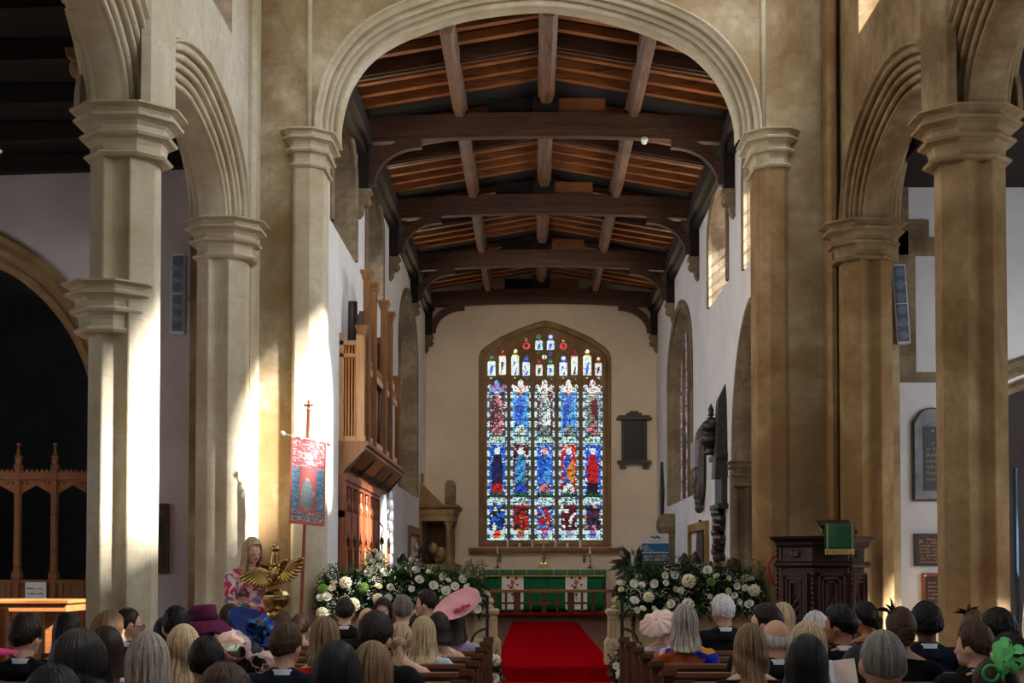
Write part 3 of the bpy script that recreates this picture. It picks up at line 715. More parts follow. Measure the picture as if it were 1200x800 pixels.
for x0, x1, y0, y1, c in RECTS:
    nx, ny = 12, int((y1-y0)*1.2)
    for r_ in range(ny):
        for c_ in range(nx):
            u = (c_+.5)/nx; t = (r_+.5)/ny
            col = GCOL[c] if (u < .12 or u > .88 or t < .1) else (WHT if rnd.random() > .35 else GREY)
            if abs(u-.5) < .2 and .35 < t < .95 and math.sin(u*9+t*7+x0) > -.2: col = BLUE if c in 'ybg' else (DK if c == 'r' else BLUE)
            k = .7+.5*rnd.random(); col = tuple(min(1, z*k) for z in col[:3])+(1,)
            P = [(x0-.4+(x1-x0+.8)*(c_+dx)/nx, y0-.3+(y1-y0+.6)*(r_+dy)/ny) for dx, dy in ((0, 0), (1, 0), (1, 1), (0, 1))]
            quads.append(([tuple(W(px_, py_, YG+.05)) for px_, py_ in P], col))
for x, y, r_, c in CIRC:
    P1 = [tuple(W(x+(r_+.3)*math.cos(a*PI/5), y+(r_+.3)*math.sin(a*PI/5), YG+.055)) for a in range(10)]
    P2 = [tuple(W(x+r_*.5*math.cos(a*PI/5), y+r_*.5*math.sin(a*PI/5), YG+.05)) for a in range(10)]
    quads.append((P1, GCOL[c])); quads.append((P2, DK if c in 'gbr' else WHT))
cells('tracery_glass', quads, win, GLM)
m = MB()
for k in range(12):
    z = E(0, 461+k*15, YG)[1]; m.box(E(570, 0, YG)[0], E(707, 0, YG)[0], YG+.02, YG+.035, z-.006, z+.006)
m.build('saddle_bars', IRON, win)
a, b = E(550, 645), E(727, 641)
o = MB().box(a[0], b[0], YE-.16, YE+.03, a[1]-.01, a[1]+.055).box(a[0]+.03, b[0]-.03, YE-.12, YE+.0, a[1]-.05, a[1]-.01).build('altar_shelf', W_OAK, bevel=.008)
tag(o, 'long shallow brown ledge below the great east window', 'shelf')
# ------------------------------------------------------------------ chancel roof
RX = .165; RZ = 7.50; SL = .17
def rz(x): return RZ - abs(x-RX)*SL
m = MB(); 
m.add([(CL-.4, YN2-.05, rz(CL-.4)+.20), (RX, YN2-.05, RZ+.20), (CR+.4, YN2-.05, rz(CR+.4)+.20), (CL-.4, YE+.5, rz(CL-.4)+.20), (RX, YE+.5, RZ+.20), (CR+.4, YE+.5, rz(CR+.4)+.20)], [(0, 1, 4, 3), (1, 2, 5, 4)])
m.add([(v.x, v.y, v.z+.06) for v in m.v[:6]], [(0, 1, 4, 3), (1, 2, 5, 4)])
struct('ceiling_chancel', m, W_DARKROOF)
for x, nm, lab in ((RX, 'ridge_beam', 'heavy weathered ridge beam running down the middle of the chancel roof'), (-.93, 'purlin', 'weathered roof purlin left of the ridge beam'), (1.27, 'purlin', 'weathered roof purlin right of the ridge beam')):
    zb = rz(x)-.10; w = .105 if nm == 'ridge_beam' else .085
    o = MB().ring([(x-w, 0), (x+w, 0), (x+w, 1), (x-w, 1)], [(0, 0), (0, 1)], cap=True)
    m = MB(); prof_ = [(x-w, zb+.26), (x-w, zb+.09), (x-w*.8, zb+.07), (x-w*.75, zb+.03), (x-w*.45, zb), (x+w*.45, zb), (x+w*.75, zb+.03), (x+w*.8, zb+.07), (x+w, zb+.09), (x+w, zb+.26)]
    m.prism(prof_, TXZ, YN2+.02, YE-.02); o = m.build(nm, W_ROOFY); tag(o, lab, 'beam')
TR = [17.9, 21.8, 25.6, 29.1]
for side, X in ((-1, CL), (1, CR)):
    o = MB().box(X if side < 0 else X-.18, X+.18 if side < 0 else X, YN2+.02, YE-.02, 6.86, 7.08).box(X if side < 0 else X-.10, X+.10 if side < 0 else X, YN2+.02, YE-.02, 6.74, 6.88).build('wall_plate', W_DARKROOF, bevel=.01)
    tag(o, 'dark moulded timber wall plate along the top of the %s chancel wall' % ('left' if side < 0 else 'right'), 'beam')
# rafters
ys = []; y = YN2+.25
prev = YN2+.05
for b in TR:
    n = round((b-.1-prev)/.42); 
    for k in range(1, n): ys.append((prev+(b-.1-prev)*k/n, k == n//2))
    prev = b+.1
for y, big in ys:
    w, d = (.075, .17) if big else (.05, .10)
    for sx, X in ((-1, CL+.05), (1, CR-.05)):
        x0, x1 = (X, RX-.09) if sx < 0 else (RX+.09, X)
        m = MB(); top = .19; bz = .19-d
        m.prism([(x0, rz(x0)+bz), (x1, rz(x1)+bz), (x1, rz(x1)+top), (x0, rz(x0)+top)], TXZ, y-w, y+w)
        if big: m.prism([(x0, rz(x0)+bz-.02), (x1, rz(x1)+bz-.02), (x1, rz(x1)+bz), (x0, rz(x0)+bz)], TXZ, y-w*.4, y+w*.4)
        o = m.build('principal_rafter' if big else 'rafter', W_ROOF if big else W_RAFT)
        tag(o, ('thick moulded rafter midway between two roof trusses' if big else 'orange-brown oak rafter lying between ridge and wall plate'), 'rafter', 'moulded mid-bay rafters of the chancel roof' if big else 'common rafters of the chancel roof')
TL = ['heavy cambered roof truss nearest the chancel arch, with curved braces', 'second roof truss from the chancel arch, curved braces in shadow', 'third roof truss from the chancel arch, lit orange on its face', 'last roof truss, set against the east wall above the window']
for i, y in enumerate(TR):
    t_ = thing('roof_truss', TL[i], 'roof truss', (RX, y, 6.3))
    m = MB(); n = 16; a = []; b = []
    hh = .13 if i < 3 else .10
    for k in range(n+1):
        x = CL+(CR-CL)*k/n; c = .10*(1-((x-RX)/2.4)**2)
        a.append((x, 6.93+c)); b.append((x, 7.19+c*.9))
    m.prism(a+b[::-1], TXZ, y-hh, y+hh); 
    m.prism([(u, v-.035) for u, v in a]+[(u, v) for u, v in a[::-1]], TXZ, y-hh*.55, y+hh*.55)
    m.prism([(u, v+.05) for u, v in a]+[(u, v+.075) for u, v in a[::-1]], TXZ, y-hh-.02, y+hh+.02)
    m.build('tie_beam', W_ROOF, t_)
    m = MB()
    m.box(RX-.16, RX+.16, y-.09, y+.09, 7.25, 7.55); m.build('king_block', W_DARKROOF, t_)
    for sx in (-1, 1): MB().box(RX+sx*1.1-.11, RX+sx*1.1+.11, y-.08, y+.08, 7.2, 7.32).build('purlin_block', W_DARKROOF, t_)
    for sx in (-1, 1): MB().box(min(RX+sx*.17, RX+sx*.75), max(RX+sx*.17, RX+sx*.75), y-.02, y+.02, 7.22, rz(RX-.75)+.12).build('spandrel_board', W_RAFT if sx > 0 else W_DARKROOF, t_)
    for sx, X in ((1, CL), (-1, CR)):
        MB().box(min(X, X+sx*.14), max(X, X+sx*.14), y-.09, y+.09, 6.32, 6.93).build('wall_post', W_DARKROOF, t_, bevel=.012)
        pts = []
        for k in range(11):
            q = k/10*PI/2; pts.append((X+sx*(.14+.66*(1-math.cos(q))), 6.38+.54*math.sin(q)))
        if sx < 0: pts = pts[::-1]
        m = MB().sweep(pts, [(-.07, y-.06), (.06, y-.06), (.06, y+.06), (-.07, y+.06)], TXZ, closed=True)
        m.build('curved_brace', W_ROOF, t_)
    for sx, X, nm in ((1, CL, 'left'), (-1, CR, 'right')):
        c = thing('stone_corbel', 'carved stone corbel under the %s post of the %s roof truss' % (nm, ['nearest', 'second', 'third', 'last'][i]), 'corbel', (X, y, 6.1))
        m = MB(); P = [(0, 6.32), (.17, 6.32), (.17, 6.27), (.13, 6.24), (.15, 6.20), (.12, 6.14), (.07, 6.09), (.06, 6.02), (.02, 5.97), (0, 5.96)]
        pl_ = [(X+sx*a, b) for a, b in P]
        m.prism(pl_, TXZ, y-.10, y+.10); m.build('moulded_block', S_DARK, c, bevel=.01)
        MB().ell((X+sx*.10, y, 6.16), (.07, .09, .07)).build('carved_head', S_DARK, c, smooth=True)
fx = W(755, 165, 17.72)
f = thing('floodlight', 'small white floodlight fixed under the nearest roof truss', 'lamp', tuple(fx))
MB().lathe([(.0, -.03), (.035, -.03), (.045, .03), (.02, .05), (0, .05)], fx, 12, M=Matrix.Rotation(R(70), 4, 'X')).build('lamp_head', plain('white_enamel', srgb(230, 230, 228), .4, bump=0), f, smooth=True)
MB().tube([fx+Vector((0, .02, .02)), fx+Vector((0, .12, .10)), fx+Vector((0, .15, .2))], .008, 6).build('bracket', IRON, f)
# ------------------------------------------------------------------ carpet, altar end
RED_C = cloth('red_carpet', srgb(150, 6, 16), 300, 1, .15, .1); RED_C.node_tree.nodes['Principled BSDF'].inputs['Specular IOR Level'].default_value = 0
o = MB().box(-.385, .80, 13.985, 26.3, FZ, FZ+.012).box(-.36, .79, 13.97, 13.985, .41, FZ+.012).box(-.36, .80, 13.585, 13.985, .405, .417).box(-.36, .80, 13.57, 13.585, .27, .417).box(-.36, .80, 13.185, 13.585, .27, .282).box(-.36, .8, 13.17, 13.185, .135, .282).box(-.36, .8, 12.785, 13.185, .135, .147).box(-.36, .8, 12.77, 12.785, 0, .147).box(-.36, .8, 4, 12.785, 0, .012).build('carpet_runner', RED_C)
tag(o, 'long red carpet runner leading up the aisle and steps to the altar', 'carpet')
o = MB().box(CL, CR, 26.6, YE, FZ-.05, .67).build('altar_step', stone('altar_step_stone', srgb(90, 76, 62), srgb(60, 50, 42), .1)); o['kind'] = 'structure'; o.name = 'floor_altar_step'
o = MB().box(-1.10, 1.45, 26.56, 26.80, .67, .70).box(-1.10, 1.45, 26.54, 26.56, .66, .70).build('kneeler_runner', RED_C); tag(o, 'narrow red strip of carpet below the altar rail', 'carpet')
# altar rail
YRL = 26.95
def ex(px, Y=YRL): return W(px, 690, Y).x
r = thing('altar_rail', 'brown wooden altar rail with square posts in front of the green altar', 'rail', (ex(638), YRL, .67))
zt = 1.115
MB().box(ex(556), ex(724), YRL-.06, YRL+.06, zt-.035, zt+.02).build('top_rail', W_TABLE, r, bevel=.008)
MB().box(ex(579), ex(697), YRL-.02, YRL+.02, .86, .90).build('lower_rail', W_PEW, r)
for px, w in ((579, .022), (593, .022), (606, .065), (622, .022), (637.5, .045), (653, .022), (669, .065), (682, .022), (695, .03), (709, .022), (719, .03)):
    m = MB().box(ex(px)-w, ex(px)+w, YRL-.025, YRL+.025, .67, zt-.03)
    if w > .05: m.ring([(ex(px)-w*.6, YRL-.035), (ex(px)+w*.6, YRL-.035), (ex(px)+w*.6, YRL-.02), (ex(px)-w*.6, YRL-.02)], [(0, .72), (0, 1.02)])
    m.build('post', W_PEW, r)
# altar
AY = 28.35; ax0, ax1 = W(567, 690, AY).x, W(709, 690, AY).x; AZ = 1.53
r = thing('altar_table', 'wide altar table at the east end hidden under green and white cloth', 'altar', ((ax0+ax1)/2, AY+.4, .67))
MB().box(ax0+.03, ax1-.03, AY+.03, AY+.78, AZ-.06, AZ-.01).build('table_top', W_OAK, r)
for x in (ax0+.1, ax1-.1):
    for y in (AY+.12, AY+.7): MB().box(x-.05, x+.05, y-.05, y+.05, .67, AZ-.05).build('leg', W_OAK, r)
r = thing('altar_frontal', 'green altar frontal with two white embroidered panels and gold fringe', 'altar cloth', ((ax0+ax1)/2, AY, .7))
GR = cloth('green_brocade', srgb(20, 108, 62), 120, .6, .3, .18); GR2 = cloth('pale_green_brocade', srgb(84, 140, 104), 60, .6, .3, .25)
OFFW = cloth('white_linen', srgb(236, 232, 222), 200, .8, .2, .05)
zb = .72
def drape(x0, x1, z0, z1, y, amp, k): 
    return MB().grid(lambda u, v: (x0+(x1-x0)*u, y-.012-amp*math.sin(u*k), z0+(z1-z0)*v), 48, 6)
drape(ax0+.01, ax1-.01, zb, AZ-.02, AY, .008, 60).build('green_curtain', GR, r, smooth=True, solid=.006)
EMB = [(0, 0, .05, ORG), (-.09, .10, .035, RED), (.07, .08, .035, RED), (.0, .19, .032, ORG), (.10, .20, .02, RED), (-.03, -.10, .035, RED), (.05, -.16, .03, ORG), (-.08, -.06, .025, srgb(60, 110, 170)), (.10, -.05, .025, srgb(60, 110, 170)), (.0, -.24, .03, RED)]
for a, b in ((588, 613.5), (662.5, 688)):
    xa, xb = W(a, 690, AY).x, W(b, 690, AY).x
    p = MB().box(xa, xb, AY-.042, AY-.030, zb, AZ-.10).build('white_panel', OFFW, r)
    cx_ = (xa+xb)/2
    for q, (dx, dz, rr, c) in enumerate(EMB):
        mm = MB(); z0 = 1.26+dz
        for k in range(6): mm.ell((cx_+dx+rr*.6*math.cos(k*PI/3), AY-.045, z0+rr*.6*math.sin(k*PI/3)), (rr*.45, .004, rr*.45), seg=6, rings=4)
        mm.ell((cx_+dx, AY-.049, z0), (rr*.35, .004, rr*.35), seg=6, rings=4)
        if q < 4: mm.build('embroidered_flower', plain('thread_%d' % (list(set(map(str, [e[3] for e in EMB]))).index(str(c)) if False else int(c[0]*1000)), c, .7, bump=0), p)
        else: mm.build('embroidered_flower', plain('thread_%d' % int(c[0]*1000), c, .7, bump=0), p)
    MB().tube([(cx_, AY-.044, .90), (cx_+.02, AY-.044, 1.1), (cx_-.02, AY-.044, 1.3), (cx_+.01, AY-.044, 1.45)], .006, 5).build('embroidered_stem', plain('thread_green', srgb(60, 90, 50), .7, bump=0), p)
s_ = MB().grid(lambda u, v: (ax0-.005+(ax1-ax0+.01)*u, AY-.06-.003*math.sin(u*70), AZ-.13+.125*v), 60, 3).build('superfrontal', GR2, r, smooth=True, solid=.008)
MB().box(ax0, ax1, AY-.068, AY-.062, AZ-.155, AZ-.125).build('gold_fringe', plain('gold_fringe_thread', srgb(186, 160, 84), .7, .1, .35, 160, .5), s_)
for k in range(9): MB().box(ax0+.27*k+.03, ax0+.27*k+.045, AY-.066, AY-.062, AZ-.125, AZ-.01).build('gold_braid', plain('gold_braid', srgb(190, 164, 90), .6, bump=0), s_)
o = MB().box(ax0-.03, ax1+.03, AY-.07, AY+.82, AZ-.012, AZ).box(ax0-.03, ax0-.022, AY-.05, AY+.8, .95, AZ).box(ax1+.022, ax1+.03, AY-.05, AY+.8, .95, AZ).build('altar_linen', OFFW, bevel=.003)
tag(o, 'white linen cloth laid over the altar top and falling at both ends', 'altar cloth')
def candlestick(px, Y, z, h, ch, lab, mat=GOLD, sc_=1.0):
    x = W(px, 660, Y).x; r = thing('candlestick', lab, 'candlestick', (x, Y, z))
    P = [(0, 0), (.07, 0), (.07, .015), (.05, .03), (.02, .05), (.028, .07), (.014, .09), (.014, .13), (.03, .15), (.014, .17), (.012, h*.55), (.026, h*.6), (.012, h*.65), (.012, h*.88), (.028, h*.92), (.05, h), (.05, h+.012), (0, h+.012)]
    MB().lathe([(a*sc_, b) for a, b in P], (x, Y, z), 14).build('stick', mat, r, smooth=True)
    MB().tube([(x, Y, z+h), (x, Y, z+h+ch)], .016*sc_, 10).build('candle', WHITEP, r)
    MB().tube([(x, Y, z+h+ch), (x, Y, z+h+ch+.012)], .003, 5).build('wick', IRON, r)
candlestick(583, 28.75, AZ, .30, .16, 'brass candlestick with white candle on the left of the altar')
candlestick(691.5, 28.75, AZ, .30, .16, 'brass candlestick with white candle on the right of the altar')
x = W(637, 660, 28.8).x; r = thing('altar_cross', 'brass standing cross with stepped base in the middle of the altar', 'cross', (x, 28.8, AZ))
MB().ring([(x-.10, 28.7), (x+.10, 28.7), (x+.10, 28.9), (x-.10, 28.9)], [(.02, AZ), (.02, AZ+.035), (.0, AZ+.035), (0, AZ+.06), (-.03, AZ+.06), (-.03, AZ+.09), (-.05, AZ+.14)]).build('stepped_base', GOLD, r)
MB().lathe([(0, .12), (.035, .12), (.02, .16), (.045, .19), (.045, .21), (.018, .24), (.014, .33), (.03, .35), (.014, .37), (.012, .42), (0, .42)], (x, 28.8, AZ), 12).build('stem', GOLD, r, smooth=True)
m = MB().box(x-.016, x+.016, 28.79, 28.81, AZ+.40, AZ+.66).box(x-.09, x+.09, 28.79, 28.81, AZ+.52, AZ+.552)
for dx, dz in ((-.10, .536), (.10, .536), (0, .67)): m.ell((x+dx, 28.8, AZ+dz), (.028, .012, .028))
m.build('cross_arms', GOLD, r)
for k, px in enumerate((595, 609, 624, 651, 665, 680)):
    x = W(px, 640, YE-.08).x; z = W(600, 643, YE).z+.03; h = .16 if k in (0, 2, 3, 5) else .09
    r = thing('shelf_candle', None, 'candle', (x, YE-.08, z))
    tag(r, '%s ivory candle on the ledge under the east window, %s' % ('tall' if h > .1 else 'short', ['leftmost of six', 'second from the left', 'just left of the cross', 'just right of the cross', 'second from the right', 'rightmost of six'][k]), None, 'candles along the ledge under the east window')
    MB().tube([(x, YE-.08, z), (x, YE-.08, z+h)], .028, 10).build('wax', WHITEP, r)
    MB().tube([(x, YE-.08, z+h), (x, YE-.08, z+h+.012)], .003, 5).build('wick', IRON, r)
for px, nm in ((586, 'left'), (684.5, 'right')):
    v = W(px, 652, YE-.03); r = thing('hanging_lamp', 'small dark bracket lamp on the wall below the ledge, %s of the cross' % nm, 'lamp', tuple(v))
    MB().lathe([(0, -.13), (.025, -.12), (.035, -.05), (.03, .0), (.01, .02), (0, .02)], v, 10).build('lamp_glass', plain('smoky_glass', srgb(120, 116, 108), .2), r, smooth=True)
    MB().tube([v+Vector((0, 0, .01)), v+Vector((0, .0, .09)), v+Vector((0, .03, .10))], .006, 6).build('bracket', IRON, r)
# memorial tablet on the east wall
def ewall(px, py, Y=YE): return W(px, py, Y)
a = ewall(731, 538); b = ewall(755, 494)
r = thing('wall_tablet', 'black memorial tablet in a dark moulded frame right of the east window', 'memorial', (a.x, YE-.05, a.z))
DKM = plain('dark_marble_frame', srgb(66, 54, 42), .5)
m = MB(); x0, x1, z0, z1 = a.x-.05, b.x+.05, a.z-.03, b.z+.03
m.box(x0, x1, YE-.06, YE, z0, z1).box(x0-.10, x1+.10, YE-.11, YE, z1, z1+.06).box(x0-.06, x1+.06, YE-.09, YE, z1+.06, z1+.10)
m.box(x0+.1, x1-.1, YE-.07, YE, z1+.10, z1+.15).box(x0+.17, x1-.17, YE-.06, YE, z1+.15, z1+.19)
m.box(x0-.09, x1+.09, YE-.10, YE, z0-.07, z0).box(x0-.03, x0+.09, YE-.08, YE, z0-.17, z0-.07).box(x1-.09, x1+.03, YE-.08, YE, z0-.17, z0-.07)
m.build('frame', DKM, r, bevel=.006)
MB().box(a.x, b.x, YE-.068, YE-.06, a.z, b.z).build('slate_panel', plain('near_black_slate', srgb(22, 20, 20), .3), r)
# ------------------------------------------------------------------ low chancel screen walls
WY0, WY1 = 14.42, 14.62
wz = 1.10
for side, x0, x1 in ((0, XL+.75, -.60), (1, 1.03, 2.30)):
    r = thing('low_screen_wall', 'low panelled stone wall under the flowers, %s of the carpet' % ('left' if side == 0 else 'right'), 'wall', ((x0+x1)/2, (WY0+WY1)/2, FZ-.0))
    x0 = W(384, 700, WY0).x if side == 0 else x0; x1 = W(881, 700, WY0).x if side == 1 else x1
    MB().box(x0, x1, WY0, WY1, FZ, wz-.08).box(x0, x1, WY0-.05, WY1, FZ, FZ+.16).build('wall_body', S_BLOCK, r, bevel=.006)
    MB().box(x0, x1, WY0-.05, WY1+.05, wz-.08, wz).box(x0, x1, WY0-.025, WY1+.02, wz-.12, wz-.08).build('coping', S_BLOCK, r, bevel=.012)
    px0, px1 = (W(556, 0, WY0).x, W(583, 0, WY0).x) if side == 0 else (W(712, 0, WY0).x, W(738, 0, WY0).x)
    p = thing('stone_gatepost', 'stone post with carved knob at the %s end of the low wall' % ('carpet' if side == 0 else 'left'), 'post', ((px0+px1)/2, WY0+.08, FZ))
    p['label'] = 'stone post with carved finial on the left of the red carpet' if side == 0 else 'stone post with carved finial on the right of the red carpet'
    pl_ = [(px0, WY0-.05), (px1, WY0-.05), (px1, WY1+.05), (px0, WY1+.05)]
    MB().ring(pl_, [(.035, FZ), (.035, .76), (.025, .79), (0, .82), (0, 1.04), (.02, 1.06), (.025, 1.09), (.0, 1.11), (-.02, 1.11)]).build('shaft', S_BLOCK, p, bevel=.004)
    c = ((px0+px1)/2, (WY0+WY1)/2, 0)
    MB().lathe([(.085, 1.11), (.09, 1.13), (.06, 1.15), (.085, 1.18), (.08, 1.21), (.045, 1.235), (.055, 1.25), (.03, 1.285), (.0, 1.30)], c, 10).build('finial', S_BLOCK, p)
    # black handrail
    s_ = -1 if side == 0 else 1; hx = W(571, 700, 13.92).x if side == 0 else W(729, 700, 13.92).x
    hr = thing('iron_handrail', 'thin black iron handrail beside the steps, %s of the carpet' % ('left' if side == 0 else 'right'), 'handrail', (hx, 13.92, .41))
    MB().tube([(hx, 13.92, .54 if True else 0), (hx, 13.92, 1.25)], .016, 8).lathe([(0, .41+.13), (.04, .54), (.03, .56), (0, .565)], (hx, 13.92, 0), 10).lathe([(0, 1.03), (.028, 1.04), (.028, 1.07), (0, 1.08)], (hx, 13.92, 0), 8).build('upright', IRON, hr)
    pts = [(hx, 13.92, .93)]
    for k in range(1, 9):
        q = k/8*PI/2; pts.append((hx+s_*.16*math.sin(q)*.9, 13.92-.1*math.sin(q), .93-.12*(1-math.cos(q))*1.0))
    pts += [(hx+s_*.17, 13.7, .80), (hx+s_*.17, 13.62, .42)]
    MB().tube(pts, .013, 8).build('curved_arm', IRON, hr)
# ------------------------------------------------------------------ choir stall poppyheads
for k, (px, py, Y, lab) in enumerate(((472, 656, 20.0, 'leftmost of three beyond the left flowers'), (483, 659, 21.2, 'middle of three beyond the left flowers'), (490, 641, 22.4, 'tallest, beside the tomb'), (802, 655, 20.5, 'left of a pair beyond the right flowers'), (815, 654, 19.4, 'right of a pair beyond the right flowers'))):
    v = W(px, py, Y); r = thing('choir_stall_end', 'dark carved choir stall end with knobbly finial, '+lab, 'stall', (v.x, Y, FZ), group='choir stall ends')
    MB().box(v.x-.04, v.x+.04, Y-.2, Y+.2, FZ, v.z-.22).build('end_panel', W_DARK, r, bevel=.01)
    m = MB().lathe([(0, -.24), (.05, -.24), (.03, -.18), (.06, -.15), (.03, -.12), (.05, -.08), (.075, -.03), (.06, .03), (.03, .08), (0, .10)], v, 8)
    for q in range(6): m.ell(v+Vector((.06*math.cos(q*PI/3), .06*math.sin(q*PI/3), -.03+.02*(q % 2))), (.025, .025, .05), seg=6, rings=5)
    m.build('poppyhead', W_DARK, r)
# ------------------------------------------------------------------ organ
OX = -1.93; oy0, oy1 = 16.2, 20.8
r = thing('pipe_organ', 'tall oak organ case jutting from the left chancel wall with coved base', 'organ', (CL, 18.5, 2.6))
P = [(CL, 2.60), (CL+.05, 2.60), (CL+.07, 2.64), (OX-.01, 2.85), (OX+.02, 2.88), (OX+.02, 2.91), (OX+.05, 2.93), (OX+.05, 2.97), (CL, 2.97)]
MB().prism(P, TXZ, oy0-.04, oy1+.04).build('coved_base', W_OAK, r)
m = MB()
for k in range(5):
    y = oy0+.05+(oy1-oy0-.1)*k/4
    MB().sweep([(CL+.085, 2.645), (OX-.02, 2.845)], [(-.0, y-.05), (-.018, y-.05), (-.018, y+.05), (.0, y+.05)], TXZ, closed=True).build('underside_rib', W_DARK, r)
MB().prism([(CL+.09, 2.655), (OX-.02, 2.853), (OX-.02, 2.857), (CL+.08, 2.66)], TXZ, oy0+.02, oy1-.02).build('underside_panels', W_DARK, r)
MB().box(CL, CL+.12, oy0+.2, oy1-.1, 2.97, 4.1).build('inner_case', W_DARK, r)
def opost(y, z1, w=.06, x=OX, nm='post', cap=True, mat=W_OAK):
    m = MB().box(x-.07, x, y-w, y+w, 2.97, z1-.10)
    m.box(x-.055, x+.006, y-w*.55, y-w*.25, 3.0, z1-.14).box(x-.055, x+.006, y+w*.25, y+w*.55, 3.0, z1-.14)
    if cap: m.ring([(x-.075, y-w), (x+.005, y-w), (x+.005, y+w), (x-.075, y+w)], [(0, z1-.12), (.01, z1-.10), (.012, z1-.07), (.03, z1-.03), (.035, z1)])
    m.build(nm, mat, r)
for y, z, w in ((oy0+.06, 4.30, .06), (16.72, 5.03, .09), (17.40, 5.03, .06), (18.60, 5.03, .09), (19.40, 5.03, .06), (20.5, 4.30, .06)): opost(y, z, w)
# west flank: posts, rails and a rack of wooden pipes
f = MB().box(CL, CL+.05, oy0, oy0+.08, 2.97, 4.22).box(CL+.17+.02, OX, oy0-.005, oy0+.07, 2.97, 4.2).build('side_post', W_OAKL, r, bevel=.004)
MB().box(CL, OX, oy0+.0, oy0+.06, 4.08, 4.13).box(CL, OX, oy0, oy0+.06, 3.94, 3.98).box(CL, OX+.01, oy0-.01, oy0+.06, 2.97, 3.03).build('side_rail', W_OAKL, r)
for k in range(4): MB().box(CL+.065+k*.034, CL+.083+k*.034, oy0+.02, oy0+.04, 3.0, 4.1).build('wooden_pipe', plain('orange_pipe_wood', srgb(196, 120, 44), .4), r)
# front pipes between the posts
PIPE = plain('dull_brown_pipe', srgb(96, 70, 48), .4, .3)
for y0, y1, n_, zt_ in ((16.85, 17.3, 3, 4.5), (17.5, 18.5, 6, 4.2), (18.7, 19.3, 4, 4.5), (19.5, 20.4, 5, 4.0)):
    for k in range(n_):
        y = y0+(y1-y0)*(k+.5)/n_; h = zt_+.12*math.cos((k-(n_-1)/2)*1.1)
        MB().tube([(OX-.13, y, 2.99), (OX-.13, y, 3.25), (OX-.13, y, h)], [.012, .045, .045], 10).build('front_pipe', PIPE, r, smooth=True)
    MB().box(OX-.06, OX-.03, y0, y1, 3.85, 3.93).box(OX-.06, OX-.03, y0, y1, 3.0, 3.10).build('pipe_shade_rail', W_OAKL, r)
    m = MB()
    for k in range(5): m.ell((OX-.045, y0+(y1-y0)*(k+.5)/5, 3.99), (.012, (y1-y0)/11, .06), seg=8, rings=5)
    m.build('carved_pipe_shade', W_OAK, r)
for y, z in ((16.45, 4.62), (18.05, 4.72)):
    MB().tube([(CL+.12, y, 2.99), (CL+.12, y, z)], .055, 12).build('dark_pipe', plain('dark_metal_pipe', srgb(58, 38, 38), .4, .4), r, smooth=True)
m = MB()
for k in range(9): m.bar((CL+.03, 15.95+.04*k, 4.15+.03*k), (CL+.03, 16.1+.04*k, 4.55-.03*k), .01, .012)
# ---- lower carved screen
LXp = CL+.055
r = thing('carved_oak_screen', 'red-brown openwork oak screen with balusters below the organ', 'screen', (CL, 18, FZ))
sy0, sy1 = 16.15, 19.75
MB().box(CL, LXp+.05, sy0, sy1, 2.52, 2.60).box(CL, LXp+.03, sy0, sy1, 2.47, 2.52).build('cornice', W_RED, r, bevel=.006)
MB().box(CL, LXp+.02, sy0, sy1, 2.10, 2.18).build('middle_rail', W_RED, r)
MB().box(CL, LXp+.02, sy0, sy1, FZ, 1.0).build('base_panel', W_RED, r)
MB().box(CL+.002, CL+.008, sy0, sy1, 1.0, 2.47).build('shade_backing', plain('painted_void_shade', srgb(20, 14, 14), .9), r)  # near-black sheet paints the shade behind the openwork
N = 7
for k in range(N):
    y = sy0+.04+(sy1-sy0-.08)*k/(N-1)
    MB().box(LXp-.05, LXp+.035, y-.04, y+.04, FZ, 2.47).build('stile', W_RED, r)
    if k < N-1:
        yc = y+(sy1-sy0-.08)/(N-1)/2; hw = (sy1-sy0-.08)/(N-1)/2
        for q in (-.5, .5):
            MB().lathe([(0, 2.18), (.03, 2.18), (.022, 2.21), (.04, 2.25), (.03, 2.29), (.016, 2.33), (.012, 2.36), (.024, 2.38), (.012, 2.41), (.02, 2.45), (0, 2.47)], (LXp, yc+q*hw, 0), 8).build('baluster', W_RED, r, smooth=True)
        ap = [(yc-hw, 1.78), (yc-hw*.7, 1.86), (yc-hw*.3, 1.90), (yc, 1.99), (yc+hw*.3, 1.90), (yc+hw*.7, 1.86), (yc+hw, 1.78)]
        pl_ = plate(rect(yc-hw+.03, yc+hw-.03, 1.74, 2.10), [[(yc-hw*.6, 1.75), (yc-hw*.55, 1.84), (yc-hw*.2, 1.88), (yc, 1.97), (yc+hw*.2, 1.88), (yc+hw*.55, 1.84), (yc+hw*.6, 1.75)]], TYZ, LXp-.01, LXp+.02)
        pl_.build('tracery_head', W_RED, r)
        MB().box(LXp-.01, LXp+.012, yc-.02, yc+.02, 1.0, 1.78).build('muntin', W_OAKL, r)
